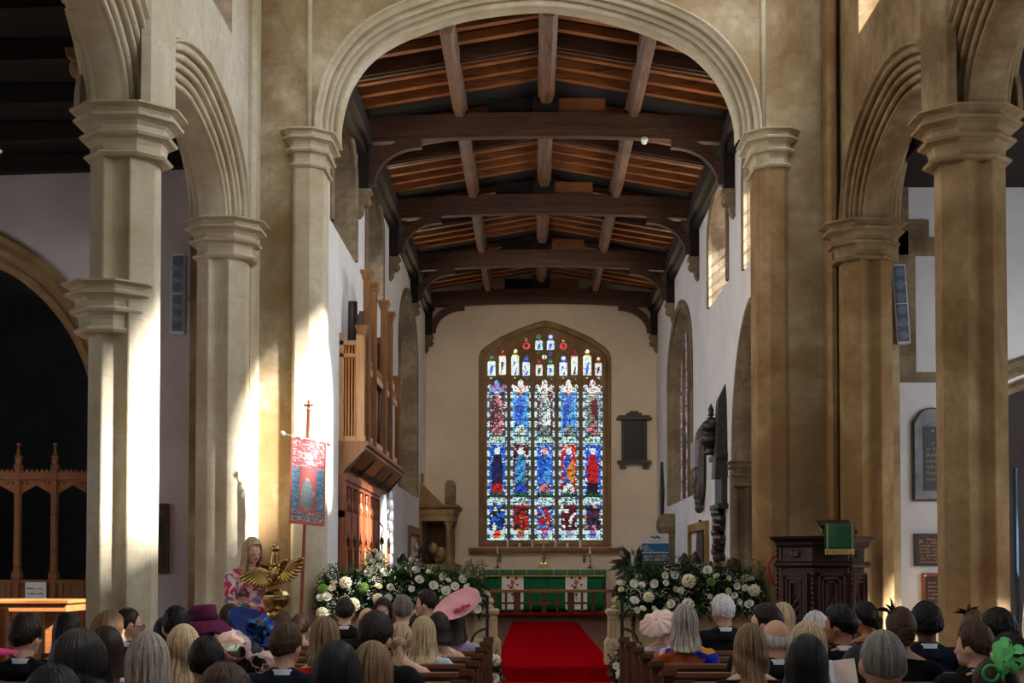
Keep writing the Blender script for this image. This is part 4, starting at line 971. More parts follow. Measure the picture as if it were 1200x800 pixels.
# ---- small details on the north wall
o = MB().sweep(arch(21.4, .28, 1.75, .25, 12, foot=FZ), [(-.0, CL-.02), (-.0, CL+.04), (.1, CL+.04), (.1, CL-.02)], TYZ, closed=True).build('niche_surround', S_BROWN); tag(o, 'narrow arched stone doorway in the left chancel wall', 'doorway')
MB_ = MB().prism(arch(21.4, .28, 1.75, .25, 12, foot=FZ), TYZ, CL-.004, CL+.012).build('priest_door', W_RED); tag(MB_, 'narrow reddish wooden door inside the arched doorway left of the tomb', 'door')
o = MB().sweep([(25.2, 1.2), (25.2, 2.15), (27.2, 2.15), (27.2, 1.2)], [(0, CL-.01), (0, CL+.06), (.16, CL+.06), (.16, CL-.01)], TYZ, closed=True).build('stone_niche', S_BROWN); tag(o, 'square-headed stone frame around a niche just left of the tomb', 'stonework')
r = thing('wall_sculpture', 'hanging blue-grey carved memorial on the left wall at the organ end', 'memorial', (CL, 21.6, 2.5))
m = MB()
for k in range(9):
    z = 3.0-.17*k; m.ell((CL+.05, 21.6+.04*math.sin(k*2), z), (.045, .13-.008*k, .11), seg=8, rings=6)
m.build('carving', plain('blue_grey_marble', srgb(130, 132, 140), .5, 0, .35, 8), r)
MB().prism([(21.5, 1.55), (21.62, 1.45), (21.74, 1.55), (21.72, 1.75), (21.52, 1.75)], TYZ, CL, CL+.05).build('pendant', S_DARK, r)
r = thing('wall_bracket', 'small dark iron bracket on the white wall right of the oak screen', 'bracket', (CL, 20.4, 1.8))
MB().tube([(CL, 20.4, 1.7), (CL+.05, 20.4, 1.8), (CL+.04, 20.4, 2.0), (CL+.08, 20.4, 2.1), (CL, 20.4, 2.2)], .012, 6).ell((CL+.05, 20.4, 1.92), (.03, .04, .06)).build('scroll', IRON, r)
# ---- tomb in the north-east corner
tx1 = W(531, 620, 27.6).x; ty0, ty1 = 27.6, 29.2
r = thing('canopied_tomb', 'canopied stone tomb with column and triangular pediment in the left far corner', 'tomb', ((CL+tx1)/2, 28.4, .67))
MB().box(CL, tx1, ty0, ty1, .67, 1.50).build('tomb_chest', S_BROWN, r, bevel=.01)
MB().box(CL, tx1+.08, ty0-.06, ty1, 1.50, 1.62).build('ledge', S_BROWN, r, bevel=.015)
MB().ring([(CL, ty0-.02), (tx1, ty0-.02), (tx1, ty1), (CL, ty1)], [(0, 2.46), (.0, 2.56), (.02, 2.60), (.03, 2.68), (.08, 2.72), (.10, 2.77), (.0, 2.78)]).build('entablature', S_BROWN, r)
MB().box(CL, CL+.05, ty0, ty1, 1.62, 2.46).box(CL, tx1-.05, ty1-.06, ty1, 1.62, 2.46).build('back_panel', S_DARK, r)
for y in (ty0+.09, ty0+.28, ty1-.12):
    MB().lathe([(.075, 1.62), (.075, 1.66), (.055, 1.69), (.05, 1.75), (.046, 2.28), (.055, 2.30), (.05, 2.33), (.085, 2.42), (.085, 2.46)], (tx1-.10, y, 0), 14).build('column', S_BROWN, r, smooth=True)
xa = CL; MB().prism([(CL, 2.78), (W(519, 590, ty0).x, 2.78), (CL+.02, 3.22)], TXZ, ty0+.02, ty0+.16).build('pediment', S_BROWN, r)
MB().lathe([(.03, 0), (.03, .12), (.05, .14), (.03, .17), (0, .2)], (CL+.05, ty0+.1, 3.2), 8).build('pinnacle', S_BROWN, r)
MB().ring([(W(521, 590, ty0).x, ty0+.05), (W(533, 590, ty0).x, ty0+.05), (W(533, 590, ty0).x, ty0+.4), (W(521, 590, ty0).x, ty0+.4)], [(0, 2.78), (0, 3.16), (-.02, 3.22), (-.05, 3.25)]).build('stone_block', S_DARK, r, bevel=.01)
e = thing('tomb_effigy', 'reclining carved stone figure lying under the tomb canopy', 'statue', (CL+.35, 28.2, 1.62))
m = MB().ell((CL+.30, 28.6, 1.74), (.15, .35, .12)).ell((CL+.36, 28.1, 1.76), (.15, .25, .14)).ell((CL+.42, 27.85, 1.80), (.10, .16, .16)).ell((CL+.25, 27.9, 1.92), (.10, .11, .12)).ell((CL+.33, 28.3, 1.85), (.09, .2, .10)).caps((CL+.28, 28.5, 1.85), (CL+.5, 28.0, 1.70), .05, .05).caps((CL+.2, 28.3, 2.05), (CL+.5, 27.95, 1.72), .03, .08)
em = m.build('carved_figure', S_BROWN, e, smooth=True)
# ---- south wall monuments
def SW(px, py): return WX(px, py, CR-.04)
r = thing('baroque_monument', 'tall black carved wall monument with urn and obelisk on the right chancel wall', 'memorial', (CR, 20.0, 2.0))
BLK = plain('black_marble_carving', srgb(44, 38, 34), .4, 0, .4, 20)
yc = 19.0; zc = lambda py: WX(838, py, CR-.15).z
MB().box(CR-.08, CR, yc-.34, yc+.34, zc(590), zc(545)+.1).box(CR-.14, CR, yc-.45, yc+.45, zc(590)-.07, zc(590)).box(CR-.15, CR, yc-.42, yc+.42, zc(537), zc(531)).build('inscription_block', BLK, r, bevel=.01)
MB().lathe([(a_, b_*.47) for a_, b_ in [(.0, 0), (.10, .0), (.12, .06), (.05, .14), (.07, .2), (.15, .34), (.16, .46), (.12, .58), (.08, .62), (.13, .68), (.15, .82), (.10, .95), (.05, 1.0), (.06, 1.05), (0, 1.12)]], (CR-.17, yc, zc(531)), 12).build('urn', BLK, r, smooth=True)
MB().lathe([(0, 0), (.05, .02), (.03, .05), (.045, .09), (.02, .15), (0, .19)], (CR-.17, yc, zc(531)+.51), 8).build('flame_finial', BLK, r, smooth=True)
zo = [zc(560), zc(468), WX(843, 452, CR-.06).z]; ov = []
for z_, a_, b_ in ((zo[0], .17, .20), (zo[1], .11, .12), (zo[2], .01, .01)): ov += [(CR-a_, 18.80-b_, z_), (CR, 18.80-b_, z_), (CR, 18.80+b_, z_), (CR-a_, 18.80+b_, z_)]
MB().add(ov, [(3, 2, 1, 0), (8, 9, 10, 11)]+[(q_*4+k_, q_*4+(k_+1) % 4, q_*4+4+(k_+1) % 4, q_*4+4+k_) for q_ in (0, 1) for k_ in range(4)]).build('obelisk', BLK, r)
m = MB()
for k in range(8): m.ell((CR-.08, yc+.10*math.cos(k*2.2), zc(590)-.12-.085*k), (.09, .22-.024*k, .08), seg=8, rings=6)
m.build('carved_pendant', BLK, r)
r = thing('oval_wall_tablet', 'oval grey and black wall tablet just beyond the tall black monument', 'memorial', (CR, 22.0, 2.6))
v = SW(821, 545)
MB().lathe([(0, 0), (.55, 0), (.6, .04), (.5, .10), (0, .12)], (CR, v.y, v.z), 24, sy=.72, sx=1, M=Matrix.Rotation(-PI/2, 4, 'Y')).build('oval_backing', DKM, r, smooth=False)
MB().box(CR-.16, CR-.08, v.y-.3, v.y+.3, v.z-.05, v.z+.35).build('inscription_plate', plain('pale_grey_marble', srgb(150, 150, 152), .4), r, bevel=.01)
m = MB()
for k in range(6): m.ell((CR-.08, v.y+.15*math.sin(k), v.z-.2-.09*k), (.07, .18-.02*k, .08), seg=8, rings=6)
m.build('carved_pendant', DKM, r)
v = SW(775, 578); r = thing('hatchment', 'dark diamond-shaped board on the right wall near the east end', 'memorial', (CR, v.y, v.z))
MB().prism([(v.y-.28, v.z), (v.y, v.z-.62), (v.y+.28, v.z), (v.y, v.z+.62)], TYZ, CR-.05, CR).build('board', plain('dark_painted_board', srgb(40, 34, 32), .5), r)
MB().prism([(v.y-.22, v.z), (v.y, v.z-.50), (v.y+.22, v.z), (v.y, v.z+.50)], TYZ, CR-.06, CR-.05).build('painted_field', plain('painted_field', srgb(70, 58, 50), .5), r)
# sedilia-like carved corner pier and niche
a = W(775, 600, 26.2).x; r = thing('carved_canopy_pier', 'dark carved stone pier with bulging capital by the pull-up banner', 'pier', (2.3, 26.2, .54))
xb = CR; xa = W(779, 640, 25.6).x
MB().ring([(xa, 25.6), (xb, 25.6), (xb, 26.4), (xa, 26.4)], [(.03, FZ), (.03, .8), (0, .85), (0, 2.05), (.05, 2.12), (.03, 2.18), (.08, 2.28), (.07, 2.42), (.03, 2.50), (0, 2.52)]).build('pier_shaft', S_DARK, r)
m = MB()
for k in range(10): m.ell((xa+(xb-xa)*(k % 5)/4, 25.58, 2.2+.14*(k//5)), (.07, .06, .07), seg=8, rings=6)
m.build('leaf_carving', S_DARK, r)
o = MB().sweep([(20.7, .9), (20.7, 2.1), (22.9, 2.1), (22.9, .9)], [(0, CR+.01), (0, CR-.06), (.14, CR-.06), (.14, CR+.01)], TYZ, closed=True).build('door_surround', S_BROWN); tag(o, 'pale stone square surround of a small doorway in the right wall', 'stonework')
o = MB().prism(arch(21.6, .42, 1.85, .42, 14, foot=FZ), TYZ, CR-.03, CR+.0).build('doorway_shade_panel', plain('recess_shade_brown', srgb(70, 52, 38), .8)); tag(o, 'narrow pointed doorway, its shade painted brown, in the right chancel wall', 'door')  # flat brown slab stands for the shaded depth of the opening
o = MB().box(CR-.08, CR, 17.95, 20.6, 1.53, 1.62).build('stone_string_course', S_BROWN, bevel=.01); tag(o, 'short stone ledge on the right wall below the black monument', 'stonework')
# pull-up banner
BY = 23.0; a = W(752.5, 668, BY); b = W(783.5, 625, BY)
r = thing('pull_up_banner', 'teal and white pull-up display banner beside the flowers on the right', 'banner', ((a.x+b.x)/2, BY, FZ))
TEALB = plain('banner_teal', srgb(8, 100, 136), .5, bump=0, var=.03); TEALD = plain('banner_dark_teal', srgb(44, 72, 92), .5, bump=0, var=.05); BW = plain('banner_white', srgb(206, 204, 208), .5, bump=0, var=.03)
zt = b.z; k_ = (b.z-a.z)/42
def bz(py): return W(768, py, BY).z
MB().box(a.x, b.x, BY-.004, BY+.004, FZ+.1, zt).build('fabric_sheet', TEALD, r)
MB().box(a.x, b.x, BY-.008, BY-.004, bz(636.5), zt).build('white_header', BW, r)
MB().box(a.x, b.x, BY-.008, BY-.004, bz(646.8), bz(636.5)).build('teal_band', TEALB, r)
MB().box(a.x, b.x, BY-.009, BY-.004, bz(648), bz(646.8)).build('white_rule', BW, r)
MB().box(a.x+.07, b.x-.07, BY-.008, BY-.004, bz(672), bz(659)).build('photo_panel', plain('banner_photo', srgb(60, 44, 46), .6), r)
MB().box(a.x-.02, b.x+.02, BY-.10, BY+.10, FZ, FZ+.09).build('base_cassette', plain('grey_alloy', srgb(150, 150, 155), .35, .7), r)
LG = plain('logo_green', srgb(96, 146, 70), .5, bump=0); LB = plain('logo_blue', srgb(16, 96, 130), .5, bump=0)
cx_ = (a.x+b.x)/2
MB().prism([(cx_-.09, bz(628)), (cx_-.03, bz(627.6)), (cx_+.02, bz(631)), (cx_-.04, bz(631.2))], TXZ, BY-.012, BY-.008).build('logo_leaf', LG, r)
MB().prism([(cx_-.01, bz(629.5)), (cx_+.04, bz(627)), (cx_+.10, bz(631.2)), (cx_+.05, bz(631.2)), (cx_+.03, bz(629.6)), (cx_+.01, bz(631))], TXZ, BY-.012, BY-.008).build('logo_wave', LB, r)
def dashes(x0, x1, z0, h, seed, Y0, mat, nm, parent, T=TXZ, d=-1, gap=.4):
    q = random.Random(seed); m = MB(); x = x0
    while x < x1-h:
        w_ = min(h*q.uniform(.5, 1.1), x1-x); z1 = z0+h*q.choice((.7, .7, 1.0)); m.prism(rect(x, x+w_, z0, z1), T, Y0, Y0+d*.003); x += w_+h*(gap if q.random() < .8 else 1.2)
    return m.build(nm, mat, parent)
for k, (y, w_, m_) in enumerate(((634.6, .22, TEALD), (640, .07, BW), (642.6, .10, BW), (645.2, .17, BW), (651.5, .42, BW), (654, .44, BW), (656.5, .40, BW))):
    x0 = cx_-w_/2 if k == 0 else a.x+.03
    dashes(x0, x0+w_, bz(y), .022 if k else .012, k, BY-.008, m_, 'print_line', r)
# easel arrangement (dry leaves, candle) left of the banner
def leaf(m, p, d, L, w, mi=0, droop=.25):
    d = Vector(d).normalized(); s = d.cross(Vector((0, 0, 1)))
    s = s.normalized() if s.length > 1e-3 else Vector((1, 0, 0)); u = s.cross(d)
    p = Vector(p); q1 = p+d*L*.45+u*L*.06; q2 = p+d*L-Vector((0, 0, droop*L))
    m.add([p, q1+s*w*.5, q2, q1-s*w*.5], [(0, 1, 2), (0, 2, 3)], mi)
FOL = plain('dark_green_foliage', srgb(38, 74, 40), .6, 0, .35, 6, 0); FOL2 = plain('fresh_green_foliage', srgb(96, 130, 62), .6, 0, .3, 6, 0)
DRY = plain('dry_brown_leaf', srgb(74, 54, 34), .7, 0, .3, 6, 0)
v = W(742, 655, 24.5); r = thing('pedestal_arrangement', 'tall spiky arrangement of dark palm leaves around a cream candle, left of the banner', 'flower arrangement', (v.x, 24.5, FZ))
q = random.Random(3); m = MB()
for k in range(90):
    th = q.uniform(0, 2*PI); el = q.uniform(-.3, 1.2); d = Vector((math.cos(th)*math.cos(el), math.sin(th)*math.cos(el), math.sin(el)))
    leaf(m, v+d*.05+Vector((0, 0, -.12)), d, q.uniform(.22, .50), .035, 0 if q.random() < .6 else 1, .2)
m.build('palm_leaves', [DRY, FOL], r, fix=False)
MB().tube([v+Vector((0, -.1, -.12)), v+Vector((0, -.1, .13))], .05, 12).build('pillar_candle', WHITEP, r)
MB().lathe([(.18, FZ), (.18, FZ+.04), (.03, FZ+.08), (.025, v.z-.3), (.12, v.z-.2), (.12, v.z-.12), (0, v.z-.12)], (v.x, 24.5, 0), 12).build('stand', IRON, r)
# ------------------------------------------------------------------ north aisle furniture
SYc = 15.35
def sx(px): return W(px, 600, SYc).x
def sz(py): return W(40, py, SYc).z
r = thing('chapel_screen', 'orange-brown carved wooden screen with two pinnacles closing the dark chapel', 'screen', (sx(40), SYc, 0))
x_l, x_r = -7.75, -4.53
step = sx(64)-sx(21); posts = [sx(21)+step*k for k in range(-5, 3)]
for x in posts:
    m = MB().box(x-.028, x+.028, SYc-.04, SYc+.04, 0, sz(545)).ring([(x-.035, SYc-.045), (x+.035, SYc-.045), (x+.035, SYc+.045), (x-.035, SYc+.045)], [(.008, sz(678)), (.012, sz(672)), (0, sz(669))])
    m.ring([(x-.03, SYc-.03), (x+.03, SYc-.03), (x+.03, SYc+.03), (x-.03, SYc+.03)], [(.01, sz(549)), (.01, sz(546)), (-.004, sz(544)), (-.004, sz(537)), (.008, sz(535)), (-.012, sz(533)), (-.024, sz(523)), (-.012, sz(521)), (-.012, sz(519.5)), (-.026, sz(519))])
    m.build('post', W_TABLE, r)
MB().box(x_l, x_r, SYc-.03, SYc+.03, sz(559), sz(553)).box(x_l, x_r, SYc-.045, SYc+.03, sz(562), sz(559)).build('top_rail', W_TABLE, r)
m = MB()
for k in range(60):
    x = x_l+(x_r-x_l)*(k+.5)/60; m.prism([(x-.018, sz(553)), (x+.018, sz(553)), (x+.012, sz(551)), (x, sz(549.6)), (x-.012, sz(551))], TXZ, SYc-.02, SYc+.02)
m.build('cresting', W_TABLE, r)
for a, b in zip(posts, posts[1:]+[posts[-1]+step*.93]):
    w_ = b-a-.056; c = (a+b)/2; h0 = sz(577); h1 = sz(562)
    lo = [(c-w_/2, h0-.03), (c-w_*.42, h0+.0), (c-w_*.25, h0+.03), (c, sz(568)+.0), (c+w_*.25, h0+.03), (c+w_*.42, h0), (c+w_/2, h0-.03)]
    hs = []
    for kk in range(7):
        hx = c-w_*.42+w_*.84*kk/6; lowz = h0+.045 if abs(hx-c) > w_*.2 else sz(566.5)
        rr_ = .014; hz = (lowz+h1)/2+.01
        if hz+rr_ < h1-.004: hs.append([(hx+rr_*math.cos(t_*PI/3), hz+rr_*math.sin(t_*PI/3)) for t_ in range(6)])
    plate(lo+[(c+w_/2, h1), (c-w_/2, h1)], hs, TXZ, SYc-.012, SYc+.012).build('tracery_panel', W_TABLE, r)
    MB().box(a+.028, b-.028, SYc-.012, SYc+.012, .05, sz(681)).build('dado_panel', W_OAK, r)
    MB().box(a+.06, a+.10, SYc-.022, SYc-.01, .4, sz(684)).box(b-.10, b-.06, SYc-.022, SYc-.01, .4, sz(684)).build('panel_moulding', W_TABLE, r)
MB().box(x_l, x_r, SYc-.035, SYc+.035, sz(683), sz(679)).build('dado_rail', W_TABLE, r)
a = W(26, 701.5, 15.2); b = W(51, 682, 15.2)
r = thing('paper_sign', 'white paper notice with two lines of text on the wooden screen', 'sign', (a.x, 15.27, a.z))
MB().box(a.x, b.x, 15.285, 15.295, a.z, b.z).build('paper', plain('white_paper', srgb(232, 232, 226), .8, bump=0, var=.02), r)
INK = plain('grey_ink', srgb(70, 70, 70), .8, bump=0)
dashes(a.x+.02, b.x-.02, (a.z+b.z)/2+.012, .018, 5, 15.285, INK, 'print_line', r); dashes(a.x+.025, b.x-.025, (a.z+b.z)/2-.042, .016, 6, 15.285, INK, 'print_line', r)
# desk
DY = 12.0; d1 = W(80, 703, DY)
r = thing('oak_table', 'sturdy orange oak table end with thick top at far left', 'table', (d1.x-.6, DY+.3, 0))
MB().box(d1.x-1.4, d1.x, DY, DY+.7, d1.z-.03, d1.z).box(d1.x-1.38, d1.x-.02, DY+.02, DY+.68, d1.z-.10, d1.z-.03).build('table_top', W_TABLE, r, bevel=.006)
for x in (d1.x-.18, d1.x-1.2):
    MB().box(x-.05, x+.05, DY+.1, DY+.6, 0, d1.z-.1).box(x-.08, x+.08, DY+.05, DY+.65, 0, .08).build('trestle_leg', W_TABLE, r, bevel=.005)
v = W(4, 730, 10.2); r = thing('framed_panel', 'pink-edged upright framed wooden panel at the bottom left edge', 'panel', (v.x, 10.2, 0))
MB().box(v.x-.5, v.x+.03, 10.18, 10.23, .2, W(4, 712, 10.2).z).build('frame', W_RED, r, bevel=.01)
MB().box(v.x-.45, v.x-.02, 10.17, 10.185, .25, W(4, 716, 10.2).z).build('inner_panel', W_OAKL, r, bevel=.006)
MB().box(v.x-.5, v.x+.03, 10.16, 10.26, 0, .2).build('foot', W_RED, r)
# painting on the aisle wall, speakers
a = W(178, 672, YA); b = W(199, 590, YA); r = thing('dark_painting', 'narrow dark gilded picture on the grey wall beside the sunlit pier', 'picture', (a.x, YA, a.z))
MB().box(a.x-.3, b.x, YA-.04, YA, a.z, b.z).build('frame', plain('dark_gilt', srgb(84, 66, 28), .5, .3, .4, 30), r, bevel=.006)
MB().box(a.x-.26, b.x-.03, YA-.045, YA-.03, a.z+.04, b.z-.04).build('canvas', plain('dark_canvas', srgb(58, 48, 26), .4, 0, .5, 9), r)
def speaker(x0, x1, y0, y1, Y, tilt, lab, housing):
    a = W((x0+x1)/2, (y0+y1)/2, Y); w_ = (x1-x0)/FPX*Y; h_ = (y1-y0)/FPX*Y
    M = Matrix.Translation(a) @ Matrix.Rotation(tilt, 4, 'Y')
    r = thing('column_speaker', lab, 'speaker', tuple(a))
    def bx(cx, cz, sx_, sz_, y, d, mat, nm, pr=r): return MB().obox(M @ Matrix.Translation((cx, y, cz)), sx_, d, sz_).build(nm, mat, pr, bevel=.004 if nm == 'housing' else 0)
    bx(0, 0, w_, h_, .04, .10, housing, 'housing')
    g = bx(0, 0, w_*.80, h_*.95, -.014, .008, plain('speaker_grille' if 'pale' in lab else 'dark_speaker_grille', srgb(132, 154, 172) if 'pale' in lab else srgb(88, 92, 104), .6, .2, .15, 300, .4), 'grille')
    m = MB()
    for k in range(6):
        zz = -h_*.40+h_*.8*k/5
        if k in (1, 3, 4) or True:
            c = M @ Vector((0, -.021, zz)); m.lathe([(w_*.20, 0), (w_*.33, 0), (w_*.33, .004), (w_*.20, .004)], c, 16, M=M.to_3x3().to_4x4() @ Matrix.Rotation(PI/2, 4, 'X'))
    m.build('driver_ring', plain('driver_grey', srgb(100, 116, 134), .6), r)
    for k in range(3): bx(0, -h_*.26+h_*.26*k+.0, w_*.8, .008, -.021, .006, housing, 'crossbar')
    MB().tube([a+Vector((0, .08, 0)), Vector((a.x, YA, a.z))], .02, 6).build('wall_bracket', IRON, r)
speaker(200, 217, 297, 391.5, 14.45, R(0), 'slim pale column loudspeaker mounted upright between the left piers', plain('speaker_white', srgb(214, 220, 228), .4, bump=0))
speaker(1048, 1064, 309, 403, 14.45, R(-3.5), 'slim grey column loudspeaker tilted beside the right far pier', plain('speaker_grey', srgb(196, 194, 200), .4, bump=0))
# tablets on the south aisle wall
YB = YA
a = W(1071, 585, YB); b = W(1112, 497, YB); top = W(1096, 482, YB).z
r = thing('slate_memorial', 'grey-framed black slate memorial with gilt lettering, partly behind the right pier', 'memorial', (a.x, YB, a.z))
w_ = b.x-a.x
lp = [(a.x, a.z), (b.x, a.z), (b.x, b.z)]+[(a.x+w_/2+w_/2*math.cos(k*PI/10)*.86, b.z+.02+(top-b.z)*math.sin(k*PI/10)) for k in range(1, 10)]+[(a.x, b.z)]
MB().prism(lp, TXZ, YB-.05, YB).build('marble_frame', plain('blue_grey_frame', srgb(116, 118, 124), .5, 0, .25, 6), r)
MB().prism([(a.x+(x-a.x)*1.0-.02 if x < a.x+.01 else x+(.02 if x > b.x-.01 else 0), z+(.02 if z > a.z+.1 else -.02)) for x, z in lp], TXZ, YB-.03, YB-.002).build('rim', DKM, r)
MB().box(a.x+.09, b.x-.09, YB-.058, YB-.05, a.z+.09, b.z-.03).build('slate_panel', plain('ink_slate', srgb(16, 18, 26), .35), r)
for k in range(9):
    dashes(a.x+.12+(.05 if k in (0, 1, 2) else 0), b.x-.12-(.05 if k in (0, 1, 2) else 0), b.z-.09-.062*k, .03 if k != 1 else .05, 20+k, YB-.058, GOLDL, 'gilt_line', r)
a = W(1071, 663, YB); b = W(1112, 625, YB); r = thing('carved_text_panel', 'small square carved text panel in a blue-edged frame, upper of two by the right pier', 'plaque', (a.x, YB, a.z))
MB().box(a.x, b.x, YB-.03, YB, a.z, b.z).build('frame', plain('blue_black_paint', srgb(20, 44, 60), .4), r)
MB().box(a.x+.02, b.x-.02, YB-.036, YB-.03, a.z+.02, b.z-.02).build('panel', plain('umber_panel', srgb(72, 44, 34), .5, 0, .4, 40), r)
for k in range(8): dashes(a.x+.05+(.07 if k < 2 else 0), b.x-.04, b.z-.07-.033*k, .018, 40+k, YB-.036, plain('pale_umber_letter', srgb(150, 112, 88), .6, bump=0), 'carved_line', r)
dashes(a.x+.045, a.x+.11, b.z-.10, .055, 99, YB-.036, GOLDL, 'initial_letter', r)
a = W(1080, 710, YB); b = W(1120, 671, YB); r = thing('wooden_plaque', 'brown wooden plaque with white screws, lower of two by the right pier', 'plaque', (a.x, YB, a.z))
MB().box(a.x, b.x, YB-.04, YB, a.z, b.z).build('board', W_RED, r, bevel=.006)
MB().box(a.x+.035, b.x-.035, YB-.046, YB-.04, a.z+.035, b.z-.035).build('inner_board', plain('dark_umber_panel', srgb(56, 32, 26), .5), r)
for dz in (.03, b.z-a.z-.03): MB().lathe([(0, 0), (.012, 0), (.008, .008), (0, .01)], (a.x+.03, YB-.04, a.z+dz), 8, M=Matrix.Rotation(PI/2, 4, 'X')).build('screw', plain('white_screw', srgb(220, 220, 225), .4), r)
for k in range(5): dashes(a.x+.06, b.x-.05, b.z-.11-.04*k, .018, 60+k, YB-.046, plain('pale_umber_letter', 0), 'engraved_line', r)
# flag pole behind the right pier
v = W(1190, 560, 14.0); r = thing('banner_pole', 'teal-blue pole standing behind the right pier at the frame edge', 'pole', (v.x, 14.0, 0))
MB().tube([(v.x, 14, .0), (v.x, 14, W(0, 548, 14).z)], .022, 10).build('tube', plain('teal_paint', srgb(14, 48, 66), .4, .2), r)
MB().lathe([(0, 0), (.2, 0), (.2, .03), (.04, .06), (.04, .2), (0, .2)], (v.x, 14, 0), 14).build('foot', IRON, r)
m = MB().grid(lambda u, v_: (v.x+.04+.02*math.sin(v_*9+u*4)+u*.25, 13.9+.05*math.sin(u*17), .35+1.18*v_), 30, 8)
o = m.build('furled_cloth', OFFW, r, smooth=True, solid=.01)
# ------------------------------------------------------------------ people
def remesh(mb, name, vox, smooth_it=3, fix=None):
    me = mb.mesh('tmp', None, True); o = bpy.data.objects.new('tmp', me); C.objects.link(o)
    r = o.modifiers.new('r', 'REMESH'); r.mode = 'VOXEL'; r.voxel_size = vox
    s = o.modifiers.new('s', 'SMOOTH'); s.iterations = smooth_it; s.factor = .5
    dg = bpy.context.evaluated_depsgraph_get(); dg.update()
    n = bpy.data.meshes.new_from_object(o.evaluated_get(dg)); n.name = name
    bpy.data.objects.remove(o); bpy.data.meshes.remove(me); n.shade_smooth(); return n
PIV = Vector((0, -.005, 1.075))
HC = Vector((0, .018, 1.208))               # head centre
def head_blobs(m, f=False):
    k = .95 if f else 1
    m.ell(HC, (.076*k, .094*k, .112*k), seg=20, rings=14)
    m.ell(HC+Vector((0, .030, -.052)), (.056*k, .062*k, .062*k), seg=16, rings=10)
    m.ell(HC+Vector((0, .068*k, -.094*k)), (.026*k, .022, .020), seg=12, rings=8)
    m.caps(HC+Vector((0, .090*k, .002)), HC+Vector((0, .106*k, -.034)), .009, .014)
    m.ell(HC+Vector((0, .080*k, .022)), (.048*k, .018, .012), seg=12, rings=8)
    for s in (-1, 1):
        m.ell(HC+Vector((s*.078*k, .004, -.016)), (.010, .020, .034), M=Matrix.Rotation(R(-8), 4, 'X'), seg=12, rings=8)
        m.ell(HC+Vector((s*.036*k, .068*k, -.022)), (.022, .020, .020), seg=10, rings=8)
    m.ell(HC+Vector((0, .092*k, -.062*k)), (.024, .010, .0065), seg=10, rings=6); m.ell(HC+Vector((0, .089*k, -.070*k)), (.020, .010, .0065), seg=10, rings=6)
def torso(m, f, g=0.0, bare=False):
    sh = .150 if f else .172; r0 = .050 if f else .062
    m.ell((0, .02, .53), (.170+g, .125+g, .13+g), seg=20, rings=12)
    m.ell((0, .025, .68), ((.125 if f else .150)+g, .095+g, .16+g), seg=20, rings=12)
    m.ell((0, .0, .86), ((.145 if f else .170)+g, .100+g, .17+g), seg=20, rings=12)
    if f:
        for s in (-1, 1): m.ell((s*.065, .085, .86), (.06+g*.6, .055+g*.6, .06), seg=12, rings=8)
    if not bare:
        m.caps((-sh, -.01, .985), (sh, -.01, .985), r0+g, r0+g)
        for s in (-1, 1): m.caps((s*.12, -.01, 1.00), (s*.02, -.018, 1.055), .045+g*.5, .046+g*.4)
def arms(m, f, g=0.0, hands=True, upto=1.0):
    sh = .180 if f else .208; k = .85 if f else 1
    for s in (-1, 1):
        a = Vector((s*sh, -.01, .965)); e = Vector((s*(sh+.035), .035, .70)); w_ = Vector((s*.13, .27, .635))
        m.caps(a, a+(e-a)*min(1, upto*2), (.052*k+g), (.042*k+g))
        if upto > .5: m.caps(e, e+(w_-e)*min(1, upto*2-1), .040*k+g, .027*k+g)
        if hands:
            m.ell(w_+Vector((-s*.02, .05, -.008)), (.038, .052, .016), seg=12, rings=8)
            for q in range(4):
                b = w_+Vector((s*(.010-.0185*q)-s*.005, .088, -.008)); L = (.055, .066, .062, .048)[q]
                m.caps(b, b+Vector((0, L*.6, -.006)), .0085, .008, 8); m.caps(b+Vector((0, L*.6, -.006)), b+Vector((0, L, -.022)), .008, .0065, 8)
            m.caps(w_+Vector((-s*.045, .03, -.004)), w_+Vector((-s*.068, .075, -.008)), .011, .008, 8)
def legs(m, f, g=0.0, feet=True):
    for s in (-1, 1):
        m.caps((s*.088, .02, .525), (s*.105, .44, .515), .088+g, .060+g); m.caps((s*.105, .44, .50), (s*.11, .42, .10), .056+g, .036+g)
        if feet: m.caps((s*.11, .42, .055), (s*.12, .57, .038), .045+g*.6, .036+g*.6)
_bm = {}
def twist(me, yaw, pitch, z0=1.03, z1=1.12):
    Rm = Matrix.Rotation(yaw, 3, 'Z'); 
    for v in me.vertices:
        t = (v.co.z-z0)/(z1-z0)
        if t <= 0: continue
        t = min(1, t); t = t*t*(3-2*t)
        M = Matrix.Rotation(yaw*t, 3, 'Z') @ Matrix.Rotation(pitch*t, 3, 'X')
        v.co = M @ (v.co-PIV) + PIV
def body(f, yaw, pitch):
    yq, pq = round(R(yaw)/R(10))*10, round(R(pitch)/R(8))*8
    key = (f, yq, pq)
    if key in _bm: return _bm[key], R(yq), R(pq)
    if (f,) not in _bm:
        m = MB(); torso(m, f, 0); arms(m, f); legs(m, f); m.caps((0, -.012, 1.0), (0, .0, 1.13), .050 if f else .060, .046 if f else .056); head_blobs(m, f)
        me = remesh(m, 'person_body', .0095, 2)
        for i in range(3): me.materials.append(None)
        for p in me.polygons:
            c = p.center-HC; k = .95 if f else 1
            p.material_index = 0
            if c.y > .07*k:
                if abs(abs(c.x)-.033) < .013 and abs(c.z+.018) < .0062: p.material_index = 1
                elif abs(c.x) < .023 and abs(c.z+.066*k) < .009: p.material_index = 2
        _bm[(f,)] = me
    me = _bm[(f,)].copy(); twist(me, R(yq), R(pq)); _bm[key] = me
    return me, R(yq), R(pq)
_cl = {}
